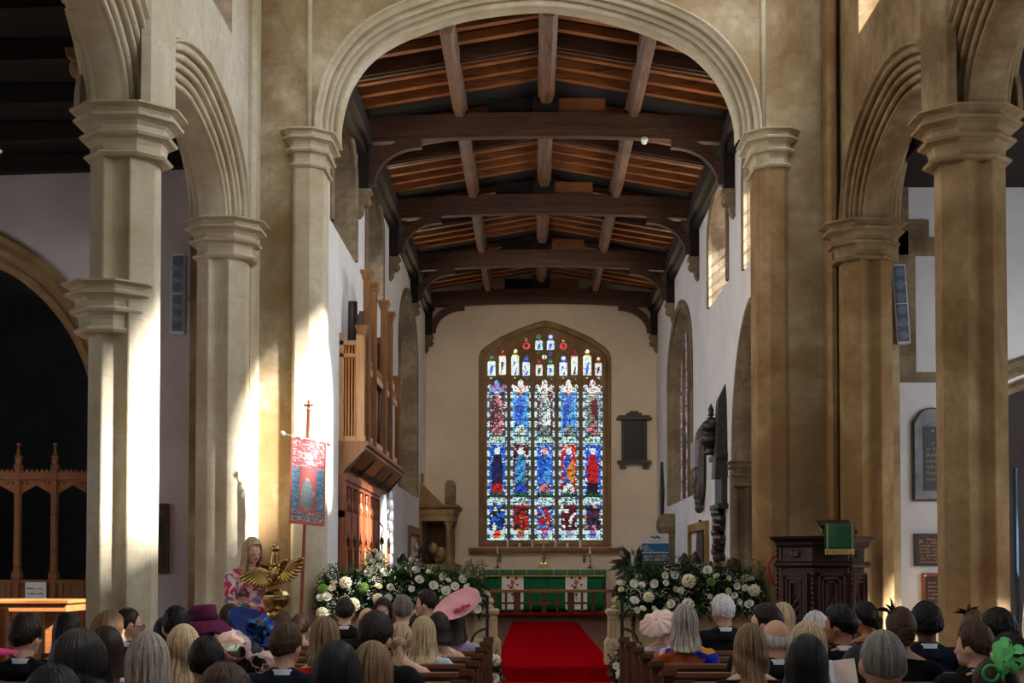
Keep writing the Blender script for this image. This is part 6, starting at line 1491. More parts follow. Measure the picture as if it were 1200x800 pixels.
PL = [
 # left block ---------------------------------------------------------------- px, py, Y
 (28, 718, 8.0, 'man with thick dark hair and white collar in a black suit at far left', dict(yaw=-25, vol=1.5)),
 (78, 718, 8.7, 'woman with blue-black hair behind the oak table end', dict(sex='f', hair=('long', 'black'), wear=('sleeved', 'black'), L=.2)),
 (88, 737, 5.1, 'person with bushy very dark hair, large and close at lower left', dict(sex='f', hair=('wavy', 'black'), wear=('sleeved', 'black'), L=.22, vol=1.4, yaw=-20)),
 (60, 778, 4.2, 'dark-haired person cut by the bottom edge at lower left', dict(vol=1.3, hair=('short', 'black'))),
 (124, 715, 8.4, 'man with light brown tousled hair beside the bespectacled man', dict(hair=('short', 'ltbrown'), yaw=-35, vol=1.5)),
 (146, 709, 9.8, 'bearded man in glasses turned right, in front of the tall sunlit pier', dict(hair=('crop', 'dark'), yaw=-62, glasses=True, extra='beard')),
 (124, 734, 6.9, 'brown-haired woman in a lilac floral dress behind the dark bushy head', dict(sex='f', hair=('long', 'dark'), wear=('sleeved', 'lilacfloral'), L=.26)),
 (172, 741, 5.2, 'woman with long straight streaked ash-blonde hair, nearest at left', dict(sex='f', hair=('long', 'ash'), wear=('sleeved', 'black'), L=.36)),
 (207, 710, 8.7, 'dark-haired man with thinning crown in front of the burgundy hat', dict(hair=('short', 'black'), yaw=20)),
 (193, 723, 9.6, 'woman with black hair half hidden left of the thinning man', dict(sex='f', hair=('long', 'black'), wear=('sleeved', 'black'), L=.15)),
 (214, 732, 7.4, 'woman with long wavy blonde hair, centre of the left block', dict(sex='f', hair=('wavy', 'blonde'), wear=('sleeved', 'black'), L=.36)),
 (239, 716, 9.9, 'woman in a burgundy wide-brimmed hat with plum band', dict(sex='f', hair=('updo', 'dark'), wear=('sleeved', 'burg'), hatk='burgundy')),
 (269, 707, 10.8, 'woman with brown updo and gold pins in a sage strappy dress', dict(sex='f', hair=('updo', 'dark'), wear=('bare', 'sage'), extra='gold_pins')),
 (241, 745, 6.0, 'man with very dark close-cut hair in front of the wavy blonde woman', dict(hair=('short', 'black'), sk='t')),
 (262, 776, 4.4, 'brown-haired head rising from the bottom edge below the dark-haired man', dict(hair=('short', 'brown'), vol=1.3)),
 (302, 724, 9.6, 'woman in a tilted royal-blue satin hat with a large bow', dict(sex='f', hair=('updo', 'ltbrown'), wear=('sleeved', 'black'), hatk='navyhat')),
 (292, 752, 7.8, 'woman in black wearing a pale pink tulle bow headpiece', dict(sex='f', hair=('updo', 'black'), wear=('sleeved', 'black'), hatk='tulle')),
 (333, 728, 7.8, 'man with short brown hair and pale blue collar beside the pink tulle bow', dict(hair=('short', 'brown'), wear=('suit', 'navy'), collar='ltblue', yaw=-15)),
 (352, 717, 11.4, 'girl with brown pinned-up hair in a mint dress by the banner pole', dict(sex='f', hair=('tail', 'brown'), wear=('bare', 'mint'))),
 (380, 723, 8.1, 'woman with blonde-edged brown bob in a bright red dress', dict(sex='f', hair=('bob', 'streak'), wear=('sleeved', 'red'), L=.13)),
 (404, 700, 12.3, 'dark-haired man in front of the left flowers beside the bald head', dict(hair=('short', 'dark'))),
 (430, 712, 11.3, 'bald man with a shiny pink head seen from behind, left of the aisle', dict(hair=('bald', 'grey'), sk='p', top=0)),
 (449, 699, 13.0, 'smiling dark-haired bride facing the camera in front of the flowers', dict(sex='f', hair=('long', 'dark'), wear=('bare', 'white'), face=180, L=.2, pitch=-8)),
 (472, 697, 11.5, 'grey-brown haired man in black beside the smiling woman', dict(hair=('short', 'greybrown'))),
 (503, 690, 12.9, 'groom in a navy jacket turned left with quiffed dark hair', dict(hair=('short', 'dark'), wear=('suit', 'navy'), yaw=68, vol=1.2, face=10)),
 (438, 715, 7.6, 'large dark-haired man in a black jacket in the middle of the left block', dict(hair=('short', 'dark'), vol=1.4, yaw=-20, collar='ltblue')),
 (469, 727, 8.4, 'woman with a pinned blonde ponytail in a teal sleeveless top', dict(sex='f', hair=('tail', 'blonde'), wear=('bare', 'teal'), extra='gold_pins')),
 (496, 722, 9.2, 'woman with straight blonde hair in a white jacket left of the aisle', dict(sex='f', hair=('long', 'blonde'), wear=('sleeved', 'ltblue'), L=.20)),
 (514, 717, 10.2, 'dark-haired woman with bare shoulders in a cream leaf print', dict(sex='f', hair=('bob', 'dark'), wear=('bare', 'creamfloral'), L=.10)),
 (532, 710, 11.0, 'woman in a large pink saucer hat and lilac dress by the aisle', dict(sex='f', hair=('long', 'dark'), wear=('short', 'lilac'), hatk='saucer', L=.16)),
 (394, 752, 4.9, 'woman with glossy near-black hair, closest to the camera left of the aisle', dict(sex='f', hair=('long', 'black'), wear=('sleeved', 'black'), L=.34)),
 (436, 752, 6.0, 'woman with long brown streaked hair beside the near-black head', dict(sex='f', hair=('long', 'streak'), wear=('sleeved', 'black'), L=.30)),
 (331, 716, 12.0, 'small dark-haired guest half hidden by the eagle lectern', dict(hair=('short', 'brown'))),
 # right block
 (776, 716, 11.0, 'woman in a pleated blush hat and white jacket right of the aisle', dict(sex='f', hair=('updo', 'blonde'), wear=('sleeved', 'white'), hatk='blush')),
 (803, 708, 9.7, 'woman with silver-blonde bob in an orange and blue print dress', dict(sex='f', hair=('bob', 'ash'), wear=('sleeved', 'multi'), L=.17)),
 (849, 696, 10.6, 'white-haired man with white collar in black before the right flowers', dict(hair=('short', 'white'), sk='p', yaw=28)),
 (861, 654, 16.3, 'man in glasses with dark hair seated beyond the right-hand flowers', dict(hair=('short', 'brown'), yaw=60, face=0, zfloor=FZ, sk='p')),
 (902, 706, 8.9, 'dark-haired man in profile facing left by the pulpit', dict(hair=('short', 'dark'), yaw=66)),
 (918, 706, 10.4, 'blonde woman with a white feather fascinator below the pulpit', dict(sex='f', hair=('long', 'blonde'), wear=('sleeved', 'navy'), hatk='whitefeather', L=.2)),
 (880, 731, 6.9, 'woman with long brown hair lightening to blonde, in black', dict(sex='f', hair=('wavy', 'streak'), wear=('sleeved', 'black'), L=.42)),
 (912, 726, 7.7, 'bald man with glasses and white side hair below the pulpit', dict(hair=('bald', 'white'), sk='p', glasses=True, top=0, yaw=28)),
 (956, 717, 9.6, 'person with fluffy white hair in front of the pulpit', dict(hair=('curly', 'white'), sk='p', wear=('suit', 'charcoal'), vol=.7)),
 (947, 728, 8.3, 'blonde woman with a straight bob in front of the fluffy white head', dict(sex='f', hair=('long', 'blonde'), wear=('sleeved', 'black'), L=.24)),
 (946, 744, 6.0, 'woman with very long near-black hair, right of the aisle', dict(sex='f', hair=('long', 'black'), wear=('sleeved', 'black'), L=.5)),
 (988, 706, 8.7, 'black-haired man in profile facing left with bright collar', dict(hair=('short', 'black'), yaw=55, vol=1.6, sk='t')),
 (1016, 704, 10.5, 'dark-haired woman in a maroon floral high collar beside the black-haired man', dict(sex='f', hair=('updo', 'black'), wear=('sleeved', 'maroonfloral'), yaw=50, sk='t')),
 (1036, 733, 5.1, 'grey-haired man seen large from behind, nearest on the right', dict(hair=('crop', 'grey'), sk='p', wear=('suit', 'black'), collar='ltblue')),
 (1056, 711, 8.1, 'brown-haired guest with a small feather clip left of the curly head', dict(sex='f', hair=('updo', 'brown'), wear=('sleeved', 'black'), hatk='feather')),
 (1086, 706, 8.9, 'man with short black curly hair in a navy suit by the right pier', dict(hair=('curly', 'black'), sk='d', wear=('suit', 'navy'), vol=.8)),
 (1142, 714, 9.6, 'woman with light brown hair and a black feather fascinator by the right pier', dict(sex='f', hair=('bob', 'ltbrown'), wear=('sleeved', 'black'), hatk='featherdark', L=.1)),
 (1146, 727, 7.0, 'brown-haired man turned left near the green headpiece', dict(hair=('short', 'brown'), yaw=48, vol=1.3)),
 (1173, 711, 8.1, 'man with thick black swept hair at the right edge', dict(hair=('short', 'black'), yaw=40, vol=1.8)),
 (1168, 770, 5.2, 'woman wearing a lime-green tulle bow at lower right', dict(sex='f', hair=('updo', 'dark'), wear=('sleeved', 'black'), hatk='greentulle')),
 (1187, 741, 6.1, 'dark-haired guest in black at the right edge behind the green bow', dict(hair=('short', 'black'), yaw=40)),
 (1006, 757, 6.6, 'person in patterned black holding an order of service, behind the grey head', dict(sex='f', hair=('updo', 'black'), wear=('short', 'maroonfloral'), L=.1)),
 (-24, 746, 7.0, 'guest in a hot pink hat whose brim enters at the far left edge', dict(sex='f', hair=('updo', 'dark'), wear=('sleeved', 'black'), hatk='pinkhat')),
]
for px, py, Y, lab, kw in PL:
    if Y < 11.9:
        Y0 = Y; best = None
        for r_ in ROWS:
            x_ = W(px, py, r_).x; gap = min([abs(x_-a[0]) for a in placed if abs(a[1]-r_) < .4] + [9])
            cost = abs(r_-Y0) + (0 if gap > .42 else (.42-gap)*8)
            if best is None or cost < best[0]: best = (cost, r_)
        Y = best[1]
    person(px, py, Y, lab, **kw)

# ------------------------------------------------------------------ reader at the lectern
LF = .135
def standing_reader():
    UP = Vector((0, 0, .37)); m = MB(); t = MB(); torso(t, 1, 0); head_blobs(t, 1); t.caps((0, -.012, 1.0), (0, .0, 1.13), .048, .044)
    m.add([v+UP for v in t.v], t.f)
    def arm(mm, g, hands):
        for s in (-1, 1):
            a = Vector((s*.180, -.01, 1.335)); e = Vector((s*.215, .05, 1.07)); w_ = Vector((s*.12, .27, 1.08))
            mm.caps(a, e, .044+g, .036+g); mm.caps(e, w_, .034+g, .024+g)
            if hands:
                mm.ell(w_+Vector((-s*.01, .05, .005)), (.034, .046, .015), seg=12, rings=8)
                for q in range(4):
                    b = w_+Vector((s*(.018-.016*q), .085, .004)); L = (.050, .060, .056, .044)[q]
                    mm.caps(b, b+Vector((0, L*.6, -.006)), .0078, .0072, 8); mm.caps(b+Vector((0, L*.6, -.006)), b+Vector((0, L, -.024)), .0072, .006, 8)
                mm.caps(w_+Vector((-s*.036, .03, .0)), w_+Vector((-s*.060, .07, .004)), .010, .0075, 8)
    arm(m, 0, True)
    for s in (-1, 1): m.caps((s*.085, .02, .88), (s*.085, .02, .48), .085, .058); m.caps((s*.085, .02, .48), (s*.085, .0, .09), .054, .035); m.caps((s*.085, -.01, .035), (s*.10, .14, .030), .034, .028)
    me = remesh(m, 'reader_body', .0075, 2)
    for i in range(3): me.materials.append(None)
    for p in me.polygons:
        c = p.center-HC-UP; p.material_index = 0
        if c.y > .066:
            if abs(abs(c.x)-.032) < .012 and abs(c.z+.018) < .006: p.material_index = 1
            elif abs(c.x) < .022 and abs(c.z+.062) < .008: p.material_index = 2
    for v in me.vertices: v.co -= UP
    twist(me, R(8), R(-10))
    for v in me.vertices: v.co += UP
    v = W(293, 627, 13.05); sc_ = (v.z-LF)/(1.72)
    root = thing('person', 'blonde woman in a pink floral dress standing and reading at the eagle lectern', 'person', (v.x, 13.05, LF), R(212)); root.scale = (sc_,)*3
    obj('body', me, [skin('f'), EYE, LIP()], root)
    d = MB(); t = MB(); torso(t, 1, .012); d.add([q+UP for q in t.v], t.f); arm(d, .016, False)
    d.tube([(0, .02, .98), (0, .02, .80), (0, .02, .55), (0, .02, .40)], [.16, .20, .25, .28], 20)
    dm = remesh(d, 'dress', .012, 2)
    for q in dm.vertices:
        a = math.atan2(q.co.x, q.co.y-.02)
        q.co += q.normal*(.006*noise.noise(q.co*9) + (.010*math.sin(a*14) if q.co.z < .85 else 0))
        if q.co.z > 1.40: q.co.z = 1.40+(q.co.z-1.40)*.3
    obj('dress', dm, [fabric('pinkfloral')], root)
    h_ = obj('hair', hair_mesh('long', 2, .30, .75), [H['blonde']()], root)
    h_.matrix_basis = Matrix.Translation(PIV+UP) @ Matrix.Rotation(R(8), 4, 'Z') @ Matrix.Rotation(R(-10), 4, 'X')
standing_reader()
# ------------------------------------------------------------------ eagle lectern
ev = W(323, 701, 12.75); ex0, ez = ev.x, ev.z
r = thing('eagle_lectern', 'polished brass eagle lectern with outspread wings on a globe', 'lectern', (ex0, 12.75, 0))
MB().lathe([(.24, 0), (.24, .05), (.18, .08), (.15, .14), (.07, .2), (.06, .3), (.09, .34), (.05, .4), (.045, .7), (.075, .74), (.05, .8), (.045, ez-.22), (.07, ez-.19), (.10, ez-.13), (.06, ez-.10), (.0, ez-.09)], (ex0, 12.75, 0), 20).build('column', GOLD, r, smooth=True)
MB().lathe([(0, -.10), (.05, -.098), (.10, -.06), (.118, -.02), (.122, 0), (.118, .03), (.095, .065), (.05, .085), (0, .09)], (ex0, 12.75, ez), 8).lathe([(.122, -.012), (.132, -.006), (.132, .012), (.122, .018)], (ex0, 12.75, ez), 24).build('globe', GOLD, r)
B = Vector((ex0-.01, 12.75, ez+.24))
m = MB().ell(B, (.06, .075, .12), M=Matrix.Rotation(R(-12), 4, 'X'), seg=16, rings=12)
m.caps(B+Vector((.0, -.02, .06)), B+Vector((.01, -.04, .17)), .050, .032); m.ell(B+Vector((.015, -.05, .205)), (.038, .034, .034), seg=14, rings=10)
m.caps(B+Vector((.045, -.055, .205)), B+Vector((.075, -.06, .188)), .014, .005, 8)
for k in range(14): m.ell(B+Vector((.05*math.sin(k*1.9), -.065+.004*(k % 3), .06-.02*k*.55)), (.017, .008, .026), seg=6, rings=5)
m.build('eagle_body', GOLD, r, smooth=True)
for s_ in (-1, 1):
    MB().caps(B+Vector((s_*.035, 0, -.08)), B+Vector((s_*.04, -.01, -.16)), .026, .014).caps(B+Vector((s_*.04, -.01, -.16)), B+Vector((s_*.045, -.05, -.165)), .012, .006, 8).build('talon_leg', GOLD, r, smooth=True)
    m = MB()
    for lay in range(3):
        n_ = 10-2*lay
        for k in range(n_):
            t_ = k/(n_-1); ang = (R(-80)+R(100)*t_) if s_ > 0 else (R(-84)+R(58)*t_); L = (.15+.09*t_)*(1-.22*lay)*(1.15 if s_ < 0 else .9)
            root_ = B+Vector((s_*(.035+.05*t_), -.02+.012*lay, .05-.03*(1-t_)))
            d = Vector((s_*math.cos(ang), -.12-.2*t_, math.sin(ang))).normalized()
            side = d.cross(Vector((0, 1, 0))).normalized(); nn = side.cross(d)
            M = Matrix((side, d, nn)).transposed().to_4x4()
            m.ell(root_+d*L*.5, (.024, L*.52, .008), M=M, seg=8, rings=6)
    m.caps(B+Vector((s_*.03, -.03, .05)), B+Vector((s_*.11, -.05, .07 if s_ < 0 else .10)), .030, .018)
    m.build('wing', GOLD, r, smooth=True)
m = MB()
for k in range(5):
    d = Vector((-.2+.1*k, .1, -1)).normalized(); M = Matrix.Rotation(R(-10+5*k), 4, 'Y'); m.ell(B+Vector((-.04+.02*k, .04, -.15)), (.014, .006, .07), M=M, seg=8, rings=6)
m.build('tail', GOLD, r, smooth=True)
# ------------------------------------------------------------------ processional banner
BY_ = 13.75
def bp(px, py): return W(px, py, BY_)
r = thing('church_banner', 'tall red embroidered banner with robed figure hanging from a pole', 'banner', tuple(Vector((bp(350, 740).x, BY_, FZ-.13))))
p0, p1 = bp(349, 800), bp(361, 480); p0.z = FZ-.13
MB().tube([p0+Vector((0, .04, 0)), p1+Vector((0, .04, 0))], .017, 10).build('pole', W_RED, r)
m = MB().lathe([(0, -.02), (.025, 0), (.012, .03), (.03, .05), (.012, .07), (0, .12)], p1+Vector((0, .04, 0)), 8)
for k in range(4): m.ell(p1+Vector((.035*math.cos(k*PI/2), .04, .05+.035*math.sin(k*PI/2))), (.014, .010, .014), seg=8, rings=6)
m.build('cross_finial', W_RED, r)
c0, c1 = bp(331, 508), bp(386, 520); m = MB().tube([c0, c1], .009, 8); m.ell(c0, (.028, .028, .028)); m.ell(c1, (.025, .025, .025))
m.build('crossbar', plain('pale_turned_wood', srgb(222, 206, 186), .5, bump=0), r, smooth=True)
m = MB()
for t_ in (.25, .42, .60, .76): c = c0.lerp(c1, t_); m.lathe([(.018, -.02), (.024, 0), (.018, .02)], c, 10, M=Matrix.Rotation(PI/2, 4, 'X'))
m.build('hanging_loop', plain('cream_loop', srgb(238, 226, 206), .6, bump=0), r)
FONT = {'J': ['111', '001', '001', '101', '111'], 'E': ['111', '100', '110', '100', '111'], 'S': ['111', '100', '111', '001', '111'], 'U': ['101', '101', '101', '101', '111']}
q = [bp(342, 512), bp(382.5, 518.5), bp(339, 613), bp(381, 617)]
NU_, NV_ = 90, 220
def bcol(u, v):
    c = bcol0(u, v); return tuple(x*.8+.13 for x in c[:3])+(1,)  # colours washed paler, the sun's overexposure put into the thread
def bcol0(u, v):      # v 0 top
    n1 = noise.noise(Vector((u*7, v*14, 0))); n2 = noise.noise(Vector((u*24, v*50, 5))); n3 = noise.noise(Vector((u*10+3*n1, v*40, 9)))
    Rd, Pk, Wt = srgb(214, 62, 66), srgb(232, 132, 142), srgb(240, 214, 214); Bl, Lb, Tq = srgb(60, 120, 190), srgb(140, 196, 226), srgb(40, 170, 190)
    if u < .045 or u > .955 or v < .025 or v > .97: return srgb(206, 44, 50)
    # lettering
    tu, tv = (u-.22)/.42, (v-.175 + .02*math.sin(u*6))/.065
    if 0 <= tu < 1 and 0 <= tv < 1:
        i = int(tu*5); fu = (tu*5-i)*1.25; ch = 'JESUS'[i]
        if fu < 1:
            if FONT[ch][int(tv*5)][int(fu*3)] == '1': return srgb(250, 232, 222)
    if abs(u-.72) < .012 and abs(v-.15) < .045 or abs(v-.14) < .006 and abs(u-.72) < .05: return Wt
    if .27 < u < .73 and .325 < v < .86:
        cx, k = u-.49, v
        rr = math.hypot((cx)*.9, (v-.47)*2.5*.9)
        if rr < .05: return srgb(214, 196, 180)
        if .49 < v < .80 and abs(cx) < .085+.09*math.sin((v-.49)/.31*PI*.75) : return srgb(150, 176, 178) if math.sin(u*110+v*20) > -.5 else srgb(96, 120, 128)
        if .60 < v < .66 and .10 < cx < .20: return srgb(214, 196, 180)
        if .80 < v < .835 and abs(abs(cx)-.04) < .018: return srgb(200, 176, 160)
        return srgb(222, 84, 84) if n2 > -.25 else srgb(230, 112, 106)
    if v < .34: return Rd if n3 > .05 else (Pk if n3 > -.18 else Wt)
    if v > .84: return [Bl, srgb(86, 60, 110), srgb(230, 206, 160), Rd][int((n3+.6)*3.2) % 4]
    if u < .24 or u > .74: return Lb if n3 > .1 else (Bl if n3 > -.2 else Tq)
    return srgb(150, 60, 90) if n3 > 0 else srgb(96, 100, 170)
quads = []
G = [[None]*(NU_+1) for _ in range(NV_+1)]
for j in range(NV_+1):
    for i in range(NU_+1):
        u, v = i/NU_, j/NV_; p = q[0].lerp(q[1], u).lerp(q[2].lerp(q[3], u), v); p.y += -.02+.012*math.sin(u*9+v*3)*(.3+v); G[j][i] = tuple(p)
for j in range(NV_):
    for i in range(NU_): quads.append(((G[j][i], G[j][i+1], G[j+1][i+1], G[j+1][i]), bcol((i+.5)/NU_, (j+.5)/NV_)))
off = wloc(r)
o = cells('embroidered_cloth', [([tuple(Vector(p)) for p in a], b) for a, b in quads], r, vcol('banner_thread', .85, 0, .15))
bm = bmesh.new(); bm.from_mesh(o.data); bmesh.ops.remove_doubles(bm, verts=bm.verts, dist=1e-5); bm.to_mesh(o.data); bm.free()
sm_ = o.modifiers.new('s', 'SOLIDIFY'); sm_.thickness = .006; sm_.offset = 1
# ------------------------------------------------------------------ pulpit
def pp(px, Y): return (W(px, 690, Y).x, Y)
plan = [pp(911, 13.25), pp(952, 13.0), pp(997, 13.0), pp(1017, 13.45), pp(1003, 13.8), pp(925, 13.8)]
ptz = W(960, 628, 13.0).z; pmz = W(960, 661, 13.0).z
cx_ = sum(p[0] for p in plan)/6
r = thing('carved_pulpit', 'black carved wooden pulpit with panelled sides in front of the right wall', 'pulpit', (cx_, 13.4, 0))
MB().ring(plan, [(-.03, .55), (-.03, ptz-.05)]).build('drum', W_DARK, r)
MB().ring(plan, [(-.10, 0), (-.10, .5), (.0, .55), (.03, .60), (.0, .64)]).build('base', W_DARK, r)
MB().ring(plan, [(.0, ptz-.10), (.015, ptz-.08), (.02, ptz-.05), (.06, ptz-.02), (.065, ptz), (.0, ptz+.005)]).build('top_cornice', W_DARK, r)
MB().ring(plan, [(.0, pmz-.03), (.03, pmz-.01), (.03, pmz+.01), (.0, pmz+.03)]).build('middle_cornice', W_DARK, r)
W_DARK2 = wood('black_oak_panel', srgb(74, 44, 36), srgb(34, 20, 18), 'Z', .35)
for a, b in zip(plan[:3], plan[1:4]):
    A, Bv = Vector((a[0], a[1], 0)), Vector((b[0], b[1], 0)); d = (Bv-A); L = d.length; d.normalize(); nn = Vector((d.y, -d.x, 0))
    T = lambda u, v, w_, A=A, d=d, nn=nn: A+d*u+Vector((0, 0, v))+nn*w_
    for z0, z1 in ((.70, pmz-.06), (pmz+.06, ptz-.12)):
        m = MB(); g = .05
        for lv in range(3):
            e_ = g+.035*lv; w0 = -.03; w1 = .015-.012*lv if lv < 2 else .0
            if z1-z0 < 2*e_+.08 or L < 2*e_+.06: break
            fr = [rect(e_, L-e_, z0+e_-.03, z0+e_-.03+.022), rect(e_, L-e_, z1-e_+.03-.022, z1-e_+.03), rect(e_, e_+.022, z0+e_-.03, z1-e_+.03), rect(L-e_-.022, L-e_, z0+e_-.03, z1-e_+.03)]
            for f_ in fr: m.prism(f_, T, w0, w1)
        m.build('panel_moulding', W_DARK2, r)
        m = MB(); q_ = random.Random(4); mid = L/2; zc_ = (z0+z1)/2; hh_ = (z1-z0)*.22
        for k in range(12): m.ell(T(mid+.03*math.sin(k*2.1), zc_+hh_*(k-5.5)/6, -.02), (.022, .018, .024), seg=6, rings=5)
        m.build('carved_relief', W_DARK2, r)
    m = MB()
    for zz in [x*.045 for x in range(int((ptz-.75)/.045))]: m.ell(T(.0, .7+zz, .005), (.018, .018, .02), seg=6, rings=5)
    m.build('beaded_edge', W_DARK2, r)
dv_ = W(980, 613, 12.95)
dsk = MB().bar((W(958, 620, 12.95).x, 12.93, ptz+.03), (W(999, 620, 12.95).x, 12.93, ptz+.03), .04, .05)
dk = MB().prism([(12.90, ptz+.02), (13.25, ptz+.14), (13.25, ptz+.16), (12.88, ptz+.05)], lambda u, v, w_: (w_, u, v), W(958, 0, 12.95).x, W(998, 0, 12.95).x)
dk.build('book_desk', W_DARK, r)
gx0, gx1 = W(962, 0, 12.85).x, W(997, 0, 12.85).x; gz0, gz1 = W(0, 647, 12.85).z, W(0, 613.5, 12.85).z
r2 = thing('pulpit_fall', 'green pulpit cloth with gold edging and fringe hanging over the dark pulpit', 'cloth', ((gx0+gx1)/2, 12.85, gz0))
PG = cloth('pulpit_green_damask', srgb(44, 92, 58), 70, .6, .35, .22)
MB().grid(lambda u, v: (gx0+(gx1-gx0)*u, 12.855-.004*math.sin(u*11), gz0+.02+(gz1-gz0-.02)*v), 24, 6).build('damask', PG, r2, smooth=True, solid=.006)
MB().box(gx0, gx1, 12.856, 13.24, gz1-.006, gz1).build('top_fold', PG, r2)
GB = plain('gold_braid', 0)
for a, b, c, d in ((gx0+.02, gx0+.028, gz0+.03, gz1), (gx1-.028, gx1-.02, gz0+.03, gz1), (gx0, gx1, gz0+.022, gz0+.03)): MB().box(a, b, 12.842, 12.848, c, d).build('gold_braid', GB, r2)
m = MB()
for k in range(12): x_ = gx0+(gx1-gx0)*(k+.5)/12; m.box(x_-.007, x_+.007, 12.845, 12.855, gz0-.02, gz0+.022)
m.build('fringe', GB, r2)
# red cord hook beside the pulpit
v = W(904, 668, 13.6); r = thing('red_rope', 'loop of red rope hanging on a black post beside the pulpit', 'rope', (v.x, 13.6, 0))
MB().tube([(v.x+.06, 13.6, 0), (v.x+.06, 13.6, W(0, 632, 13.6).z)], .012, 8).lathe([(0, 0), (.12, 0), (.12, .02), (0, .05)], (v.x+.06, 13.6, 0), 12).build('post', IRON, r)
zt_ = W(0, 655, 13.6).z
MB().tube([(v.x+.06, 13.58, zt_+.03), (v.x+.01, 13.58, zt_+.01), (v.x-.03, 13.58, zt_-.04), (v.x-.02, 13.58, zt_-.15), (v.x+.0, 13.58, zt_-.22), (v.x+.04, 13.58, zt_-.26), (v.x+.06, 13.58, zt_-.20)], .012, 8).build('rope_loop', plain('red_cord', srgb(178, 24, 34), .7), r)
# ------------------------------------------------------------------ flowers
def rose_mesh():
    m = MB(); q = random.Random(2)
    for lay, (n_, rad, h, op) in enumerate(((5, 1.0, .75, .55), (5, .72, .9, .25), (4, .42, 1.0, .05))):
        for k in range(n_):
            a0 = 2*PI*k/n_+lay*.6
            def fn(u, v, a0=a0, rad=rad, h=h, op=op):
                a = a0+(u-.5)*1.6; rr = rad*(.35+.65*math.sin(v*PI*.55))*(1+op*max(0, v-.6)); return Vector((rr*math.cos(a), rr*math.sin(a), -.4+h*1.3*v-.35*abs(u-.5)*v))
            m.grid(fn, 4, 3)
    m.ell((0, 0, .2), (.25, .25, .45), seg=8, rings=6); me = m.mesh('rose', None, True); me.shade_smooth(); me.materials.append(None); return me
def puff_mesh(n_, seed, sz=.26):
    m = MB(); 
    for k in range(n_):
        z = 1-2*(k+.5)/n_; a = k*2.399; rr = math.sqrt(1-z*z)
        if z < -.5: continue
        p = Vector((rr*math.cos(a), rr*math.sin(a), z))*.8; m.ell(p, (sz, sz, sz*.8), seg=5, rings=4)
    me = m.mesh('puff', None, True); me.shade_smooth(); me.materials.append(None); return me
ROSE, HYD, CHR = rose_mesh(), puff_mesh(46, 1), puff_mesh(70, 2, .16)
def petal(nm, c):
    t = NT(nm); t.col(c); t.b.inputs['Subsurface Weight'].default_value = .1; t.b.inputs['Subsurface Scale'].default_value = .05; return t.set(.6, spec=.2)
PW, PCREAM, PGRN = petal('white_petal', srgb(244, 240, 226)), petal('cream_petal', srgb(236, 228, 196)), petal('lime_bloom', srgb(120, 164, 70))
def arrangement(label, x0, x1, yc, z0, z1, dy, nleaf, nrose, seed, group=None, sprigs=True, face=-1, hero=()):
    q = random.Random(seed); r = thing('flower_arrangement', label, 'flowers', ((x0+x1)/2, yc, z0))
    m = MB(); 
    def pt(edge=False):
        while True:
            u = q.uniform(0, 1); t = q.uniform(0, 1); x = x0+(x1-x0)*u
            k = math.sin(PI*min(1, max(0, .12+.76*u)))**.45
            z = z0+(z1-z0)*k*t; rad = dy*math.sqrt(max(0, 1-(t*.9)**2))
            return Vector((x, yc+rad*(-1 if q.random() < .7 else q.uniform(-1, 1))*(.7+.3*q.random()), z)), t
    for k in range(nleaf):
        p, t = pt(); d = Vector((q.uniform(-.9, .9), q.uniform(-1, .3), q.uniform(-.6, .9)))
        leaf(m, p+Vector((0, .03, 0)), d, q.uniform(.05, .12), q.uniform(.025, .05), 0 if q.random() < .72 else 1, .2)
    for k in range(int(nleaf*.03)):
        p, t = pt(); p.z = z0+(z1-z0)*q.uniform(.55, .9); d = Vector((q.uniform(-.6, .6), q.uniform(-.4, .2), 1)).normalized(); L = q.uniform(.10, .2)
        m.tube([p, p+d*L], .003, 4, 0)
        for j in range(8): leaf(m, p+d*L*j/8, Vector((q.uniform(-1, 1), q.uniform(-1, 1), .4)), .045, .018, 0 if q.random() < .5 else 1)
    m.build('foliage', [FOL, FOL2], r, fix=False)
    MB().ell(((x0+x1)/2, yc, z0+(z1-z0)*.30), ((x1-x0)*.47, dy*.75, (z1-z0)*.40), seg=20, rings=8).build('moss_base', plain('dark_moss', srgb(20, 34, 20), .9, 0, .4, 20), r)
    b = MB()
    for k in range(int(nleaf*.016)):
        p, t = pt(); p += Vector((0, -.06, .02))
        for j in range(14): c = p+Vector((q.gauss(0, .03), q.gauss(0, .02), q.gauss(0, .03))); b.ell(c, (.005, .005, .005), seg=4, rings=3)
    o = b.build('gypsophila', PW, r, fix=False); o['kind'] = 'stuff'
    used = []
    def put(nm, me, mat, p, s):
        o = bpy.data.objects.new(nm, me); C.objects.link(o); o.parent = r; o.location = p-wloc(r); o.scale = (s, s, s)
        o.rotation_euler = (R(70)+q.uniform(-.4, .3), q.uniform(-.3, .3), q.uniform(-.5, .5)); slot(o, 0, mat)
    def free(s):
        for _ in range(60):
            p, t = pt(); p.y = yc-dy*math.sqrt(max(.05, 1-(t*.9)**2))-.05
            if all((p-u).length > (s+su)*.95 for u, su in used): used.append((p, s)); return p
        used.append((p, s)); return p
    n1 = max(1, nrose//5)
    for nm, me, mat, n_, s0, s1 in (('hydrangea', HYD, PCREAM, n1, .055, .075), ('chrysanthemum', CHR, PGRN, n1, .05, .065), ('rose', ROSE, PW, nrose, .026, .042), ('rose', ROSE, PCREAM, nrose//2, .022, .034)):
        for k in range(n_): s = q.uniform(s0, s1); put(nm, me, mat, free(s), s)
    return r
FYc = 14.50
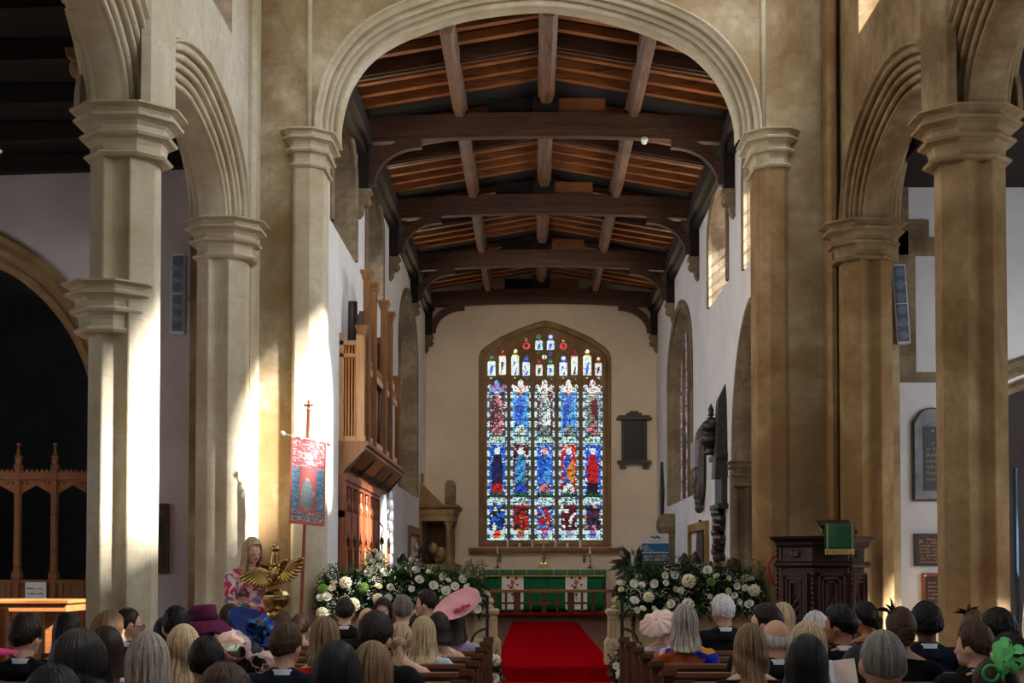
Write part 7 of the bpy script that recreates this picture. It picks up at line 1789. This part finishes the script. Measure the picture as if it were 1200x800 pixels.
arrangement('long bank of white roses and greenery on the low wall left of the carpet', W(378, 0, FYc).x+.02, W(566, 0, FYc).x, FYc, 1.06, 1.52, .17, 5200, 22, 11)
arrangement('long bank of white and cream flowers on the low wall right of the carpet', W(724, 0, FYc).x, W(893, 0, FYc).x-.05, FYc, 1.06, 1.54, .17, 5000, 20, 12)
arrangement('small white flower posy on the steps at the foot of the left stone post', W(560, 0, 13.3).x, W(584, 0, 13.3).x, 13.38, .30, .74, .09, 420, 7, 13)
arrangement('small white flower posy on the steps at the foot of the right stone post', W(716, 0, 13.3).x, W(751, 0, 13.3).x, 13.38, .30, .76, .11, 520, 9, 14)
v = W(441, 664, 16.6); 
arrangement('pink and white bouquet standing behind the left flower bank', v.x-.10, v.x+.10, 16.6, 1.35, 1.72, .09, 160, 8, 15)
r = thing('plant_stand', 'slim dark stand holding the pink and white bouquet', 'stand', (v.x, 16.6, FZ))
MB().lathe([(0, FZ), (.13, FZ), (.13, FZ+.03), (.02, FZ+.06), (.02, 1.3), (.09, 1.35), (.09, 1.38), (0, 1.38)], (v.x, 16.6, 0), 12).build('stand', IRON, r)
# ------------------------------------------------------------------ pews
W_PEWT = wood('pew_rail_oak', srgb(128, 82, 48), srgb(74, 44, 26), 'X', .45)
ORD = ['frontmost', 'second from the front', 'third from the front', 'fourth from the front', 'fifth from the front', 'sixth from the front', 'seventh from the front', 'eighth from the front', 'ninth from the front', 'tenth from the front', 'rearmost']
for side in (0, 1):
    for k, y in enumerate(sorted(ROWS, reverse=True)):
        x0, x1 = (-2.66, -.36) if side == 0 else (.73, 2.92)
        if side == 0: x0 = -2.0 if y > 11 else (-2.62 if min(abs(y-p_) for p_ in PYS) < .75 else -3.12)
        else: x1 = 2.86 if min(abs(y-p_) for p_ in PYS) < .75 else 3.34
        yb = y-.205
        r = thing('wooden_pew', 'dark oak pew on the %s of the aisle, %s' % ('left' if side == 0 else 'right', ORD[k]), 'pew', ((x0+x1)/2, y, 0), group=None)
        MB().box(x0, x1, yb, y+.24, .365, .40).build('seat', W_PEW, r)
        MB().box(x0, x1, yb-.03, yb-.008, .40, .86).build('backrest', W_PEW, r)
        MB().box(x0, x1, yb-.05, yb+.01, .86, .895).build('top_rail', W_PEWT, r, bevel=.006)
        for xe in (x0, x1):
            P_ = [(yb-.08, 0), (y+.26, 0), (y+.26, .50), (y+.16, .60), (yb+.06, .66), (yb+.05, .88), (yb+.07, .93), (yb-.09, .95), (yb-.08, .88)]
            m = MB().prism(P_, TYZ, xe-.03, xe+.03)
            m.prism([(yb-.10, .93), (yb+.085, .91), (yb+.085, .94), (yb-.10, .97)], TYZ, xe-.042, xe+.042); m.build('bench_end', W_PEW, r, bevel=.005)
for nm, x_, y_ in (('bride', -1.36, 13.0), ('groom', -.94, 12.9)):
    r = thing('wooden_stool', 'plain wooden stool under the %s' % nm, 'stool', (x_, y_, 0))
    MB().box(x_-.2, x_+.2, y_-.2, y_+.2, .36, .40).build('seat', W_PEW, r)
    for a in (-1, 1):
        for b in (-1, 1): MB().box(x_+a*.17-.02, x_+a*.17+.02, y_+b*.17-.02, y_+b*.17+.02, .135 if y_+b*.17 > 12.8 else 0, .36).build('leg', W_PEW, r)
v = W(978, 789, 6.55); r = thing('order_of_service', 'open white printed booklet held up in front of the grey-haired man', 'booklet', tuple(v))
M = Matrix.Translation(v) @ Matrix.Rotation(R(55), 4, 'X')
pw_ = plain('booklet_paper', srgb(214, 226, 232), .7, bump=0, var=.02); pc_ = plain('booklet_cream_page', srgb(220, 196, 184), .7, bump=0, var=.02)
MB().obox(M @ Matrix.Translation((-.05, 0, 0)) @ Matrix.Rotation(R(8), 4, 'Y'), .10, .15, .004).build('left_page', pw_, r)
MB().obox(M @ Matrix.Translation((.05, 0, .0)) @ Matrix.Rotation(R(-12), 4, 'Y'), .10, .15, .004).build('right_page', pc_, r)
# ------------------------------------------------------------------ light
sc = bpy.context.scene
w = bpy.data.worlds.new('daylight'); sc.world = w; w.use_nodes = True
bg = w.node_tree.nodes['Background']; bg.inputs['Color'].default_value = (.80, .90, 1.0, 1); bg.inputs['Strength'].default_value = WORLD
sd = bpy.data.lights.new('sun', 'SUN'); sd.energy = SUN; sd.angle = R(3.5); sd.color = (1, .955, .88)
so = bpy.data.objects.new('sun', sd); C.objects.link(so)
dv = Vector((1, -.40, .80)).normalized(); so.rotation_euler = dv.to_track_quat('Z', 'Y').to_euler()
def area(nm, loc, to, size, e, col, sy=None, spread=None):
    d = bpy.data.lights.new(nm, 'AREA'); d.energy = e; d.color = col; d.size = size
    if sy: d.shape = 'RECTANGLE'; d.size_y = sy
    if spread: d.spread = R(spread)
    o = bpy.data.objects.new(nm, d); C.objects.link(o); o.location = loc
    o.rotation_euler = (Vector(to)-Vector(loc)).to_track_quat('-Z', 'Y').to_euler(); return o
def spot(nm, loc, to, e, col, ang=90, r=.1, blend=.6):
    d = bpy.data.lights.new(nm, 'SPOT'); d.energy = e; d.color = col; d.spot_size = R(ang); d.spot_blend = blend; d.shadow_soft_size = r
    o = bpy.data.objects.new(nm, d); C.objects.link(o); o.location = loc
    o.rotation_euler = (Vector(to)-Vector(loc)).to_track_quat('-Z', 'Y').to_euler(); return o
for k_, yc_ in enumerate((2.2, 5.4, 8.75, 12.38)):
    area('clerestory_daylight', (XRo-.30, yc_, 7.55), (XL, yc_+.0, 4.2), 1.8, CLS, (.92, .96, 1.0), 1.7)
    area('clerestory_daylight', (XLo+.30, yc_, 7.55), (XR, yc_+.0, 4.2), 1.8, CLN, (.95, .97, 1.0), 1.7)
for yc_, s_ in ((16.0, 1.0), (19.45, 1.0)):
    area('chancel_daylight', (CR+TH*.4, yc_, 6.0), (CL, yc_-.3, 3.0), 1.5, CHS*s_, (.86, .93, 1.0), 1.2)
    area('chancel_daylight', (CL-TH*.4, yc_, 6.0), (CR, yc_-.3, 3.0), 1.5, CHS*s_*.8, (.92, .95, 1.0), 1.2)
WARM = (1, .72, .42); WARM2 = (1, .85, .68)
for y, e in ((17.55, 1.3), (21.45, 1.0), (25.25, 1.0), (28.75, .8)):
    for x in (CL+.3, CR-.3):
        spot('uplight', (x, y, 6.1), (RX, y-2.2, 7.5), ROOFE*e, WARM, 130, .08)
spot('uplight', (RX-.6, 23.4, 6.2), (RX-.3, 25.4, 7.1), ROOFE*.35, WARM, 80, .08)  # extra spot added to turn the third truss face orange
for yc_ in (8.6, 12.4): area('added_aisle_light', (6.9, yc_, 3.0), (5.2, yc_+2.5, 2.2), 1.5, AIS, (.88, .94, 1.0), 2.0)  # lamps added at the unseen aisle windows to brighten both aisles
area('added_aisle_light', (-8.9, 11.5, 3.0), (-5.0, 14.2, 3.0), 1.5, AIN, (.92, .94, 1.0), 2.0)
spot('altar_floodlight', (RX-1.0, 21.9, 6.85), (RX, 29.3, 3.2), ALTE, WARM2, 75, .15, .9)
spot('altar_floodlight', (RX+1.0, 21.9, 6.85), (RX, 29.3, 3.2), ALTE, WARM2, 75, .15, .9)
sc.view_settings.view_transform = 'Standard'; sc.view_settings.look = 'None'; sc.view_settings.gamma = 1
sc.view_settings.exposure = EXPO; sc.view_settings.use_curve_mapping = False
sc.cycles.use_denoising = True; sc.cycles.max_bounces = 8; sc.cycles.diffuse_bounces = 5; sc.cycles.transparent_max_bounces = 8
sc.cycles.sample_clamp_indirect = 6
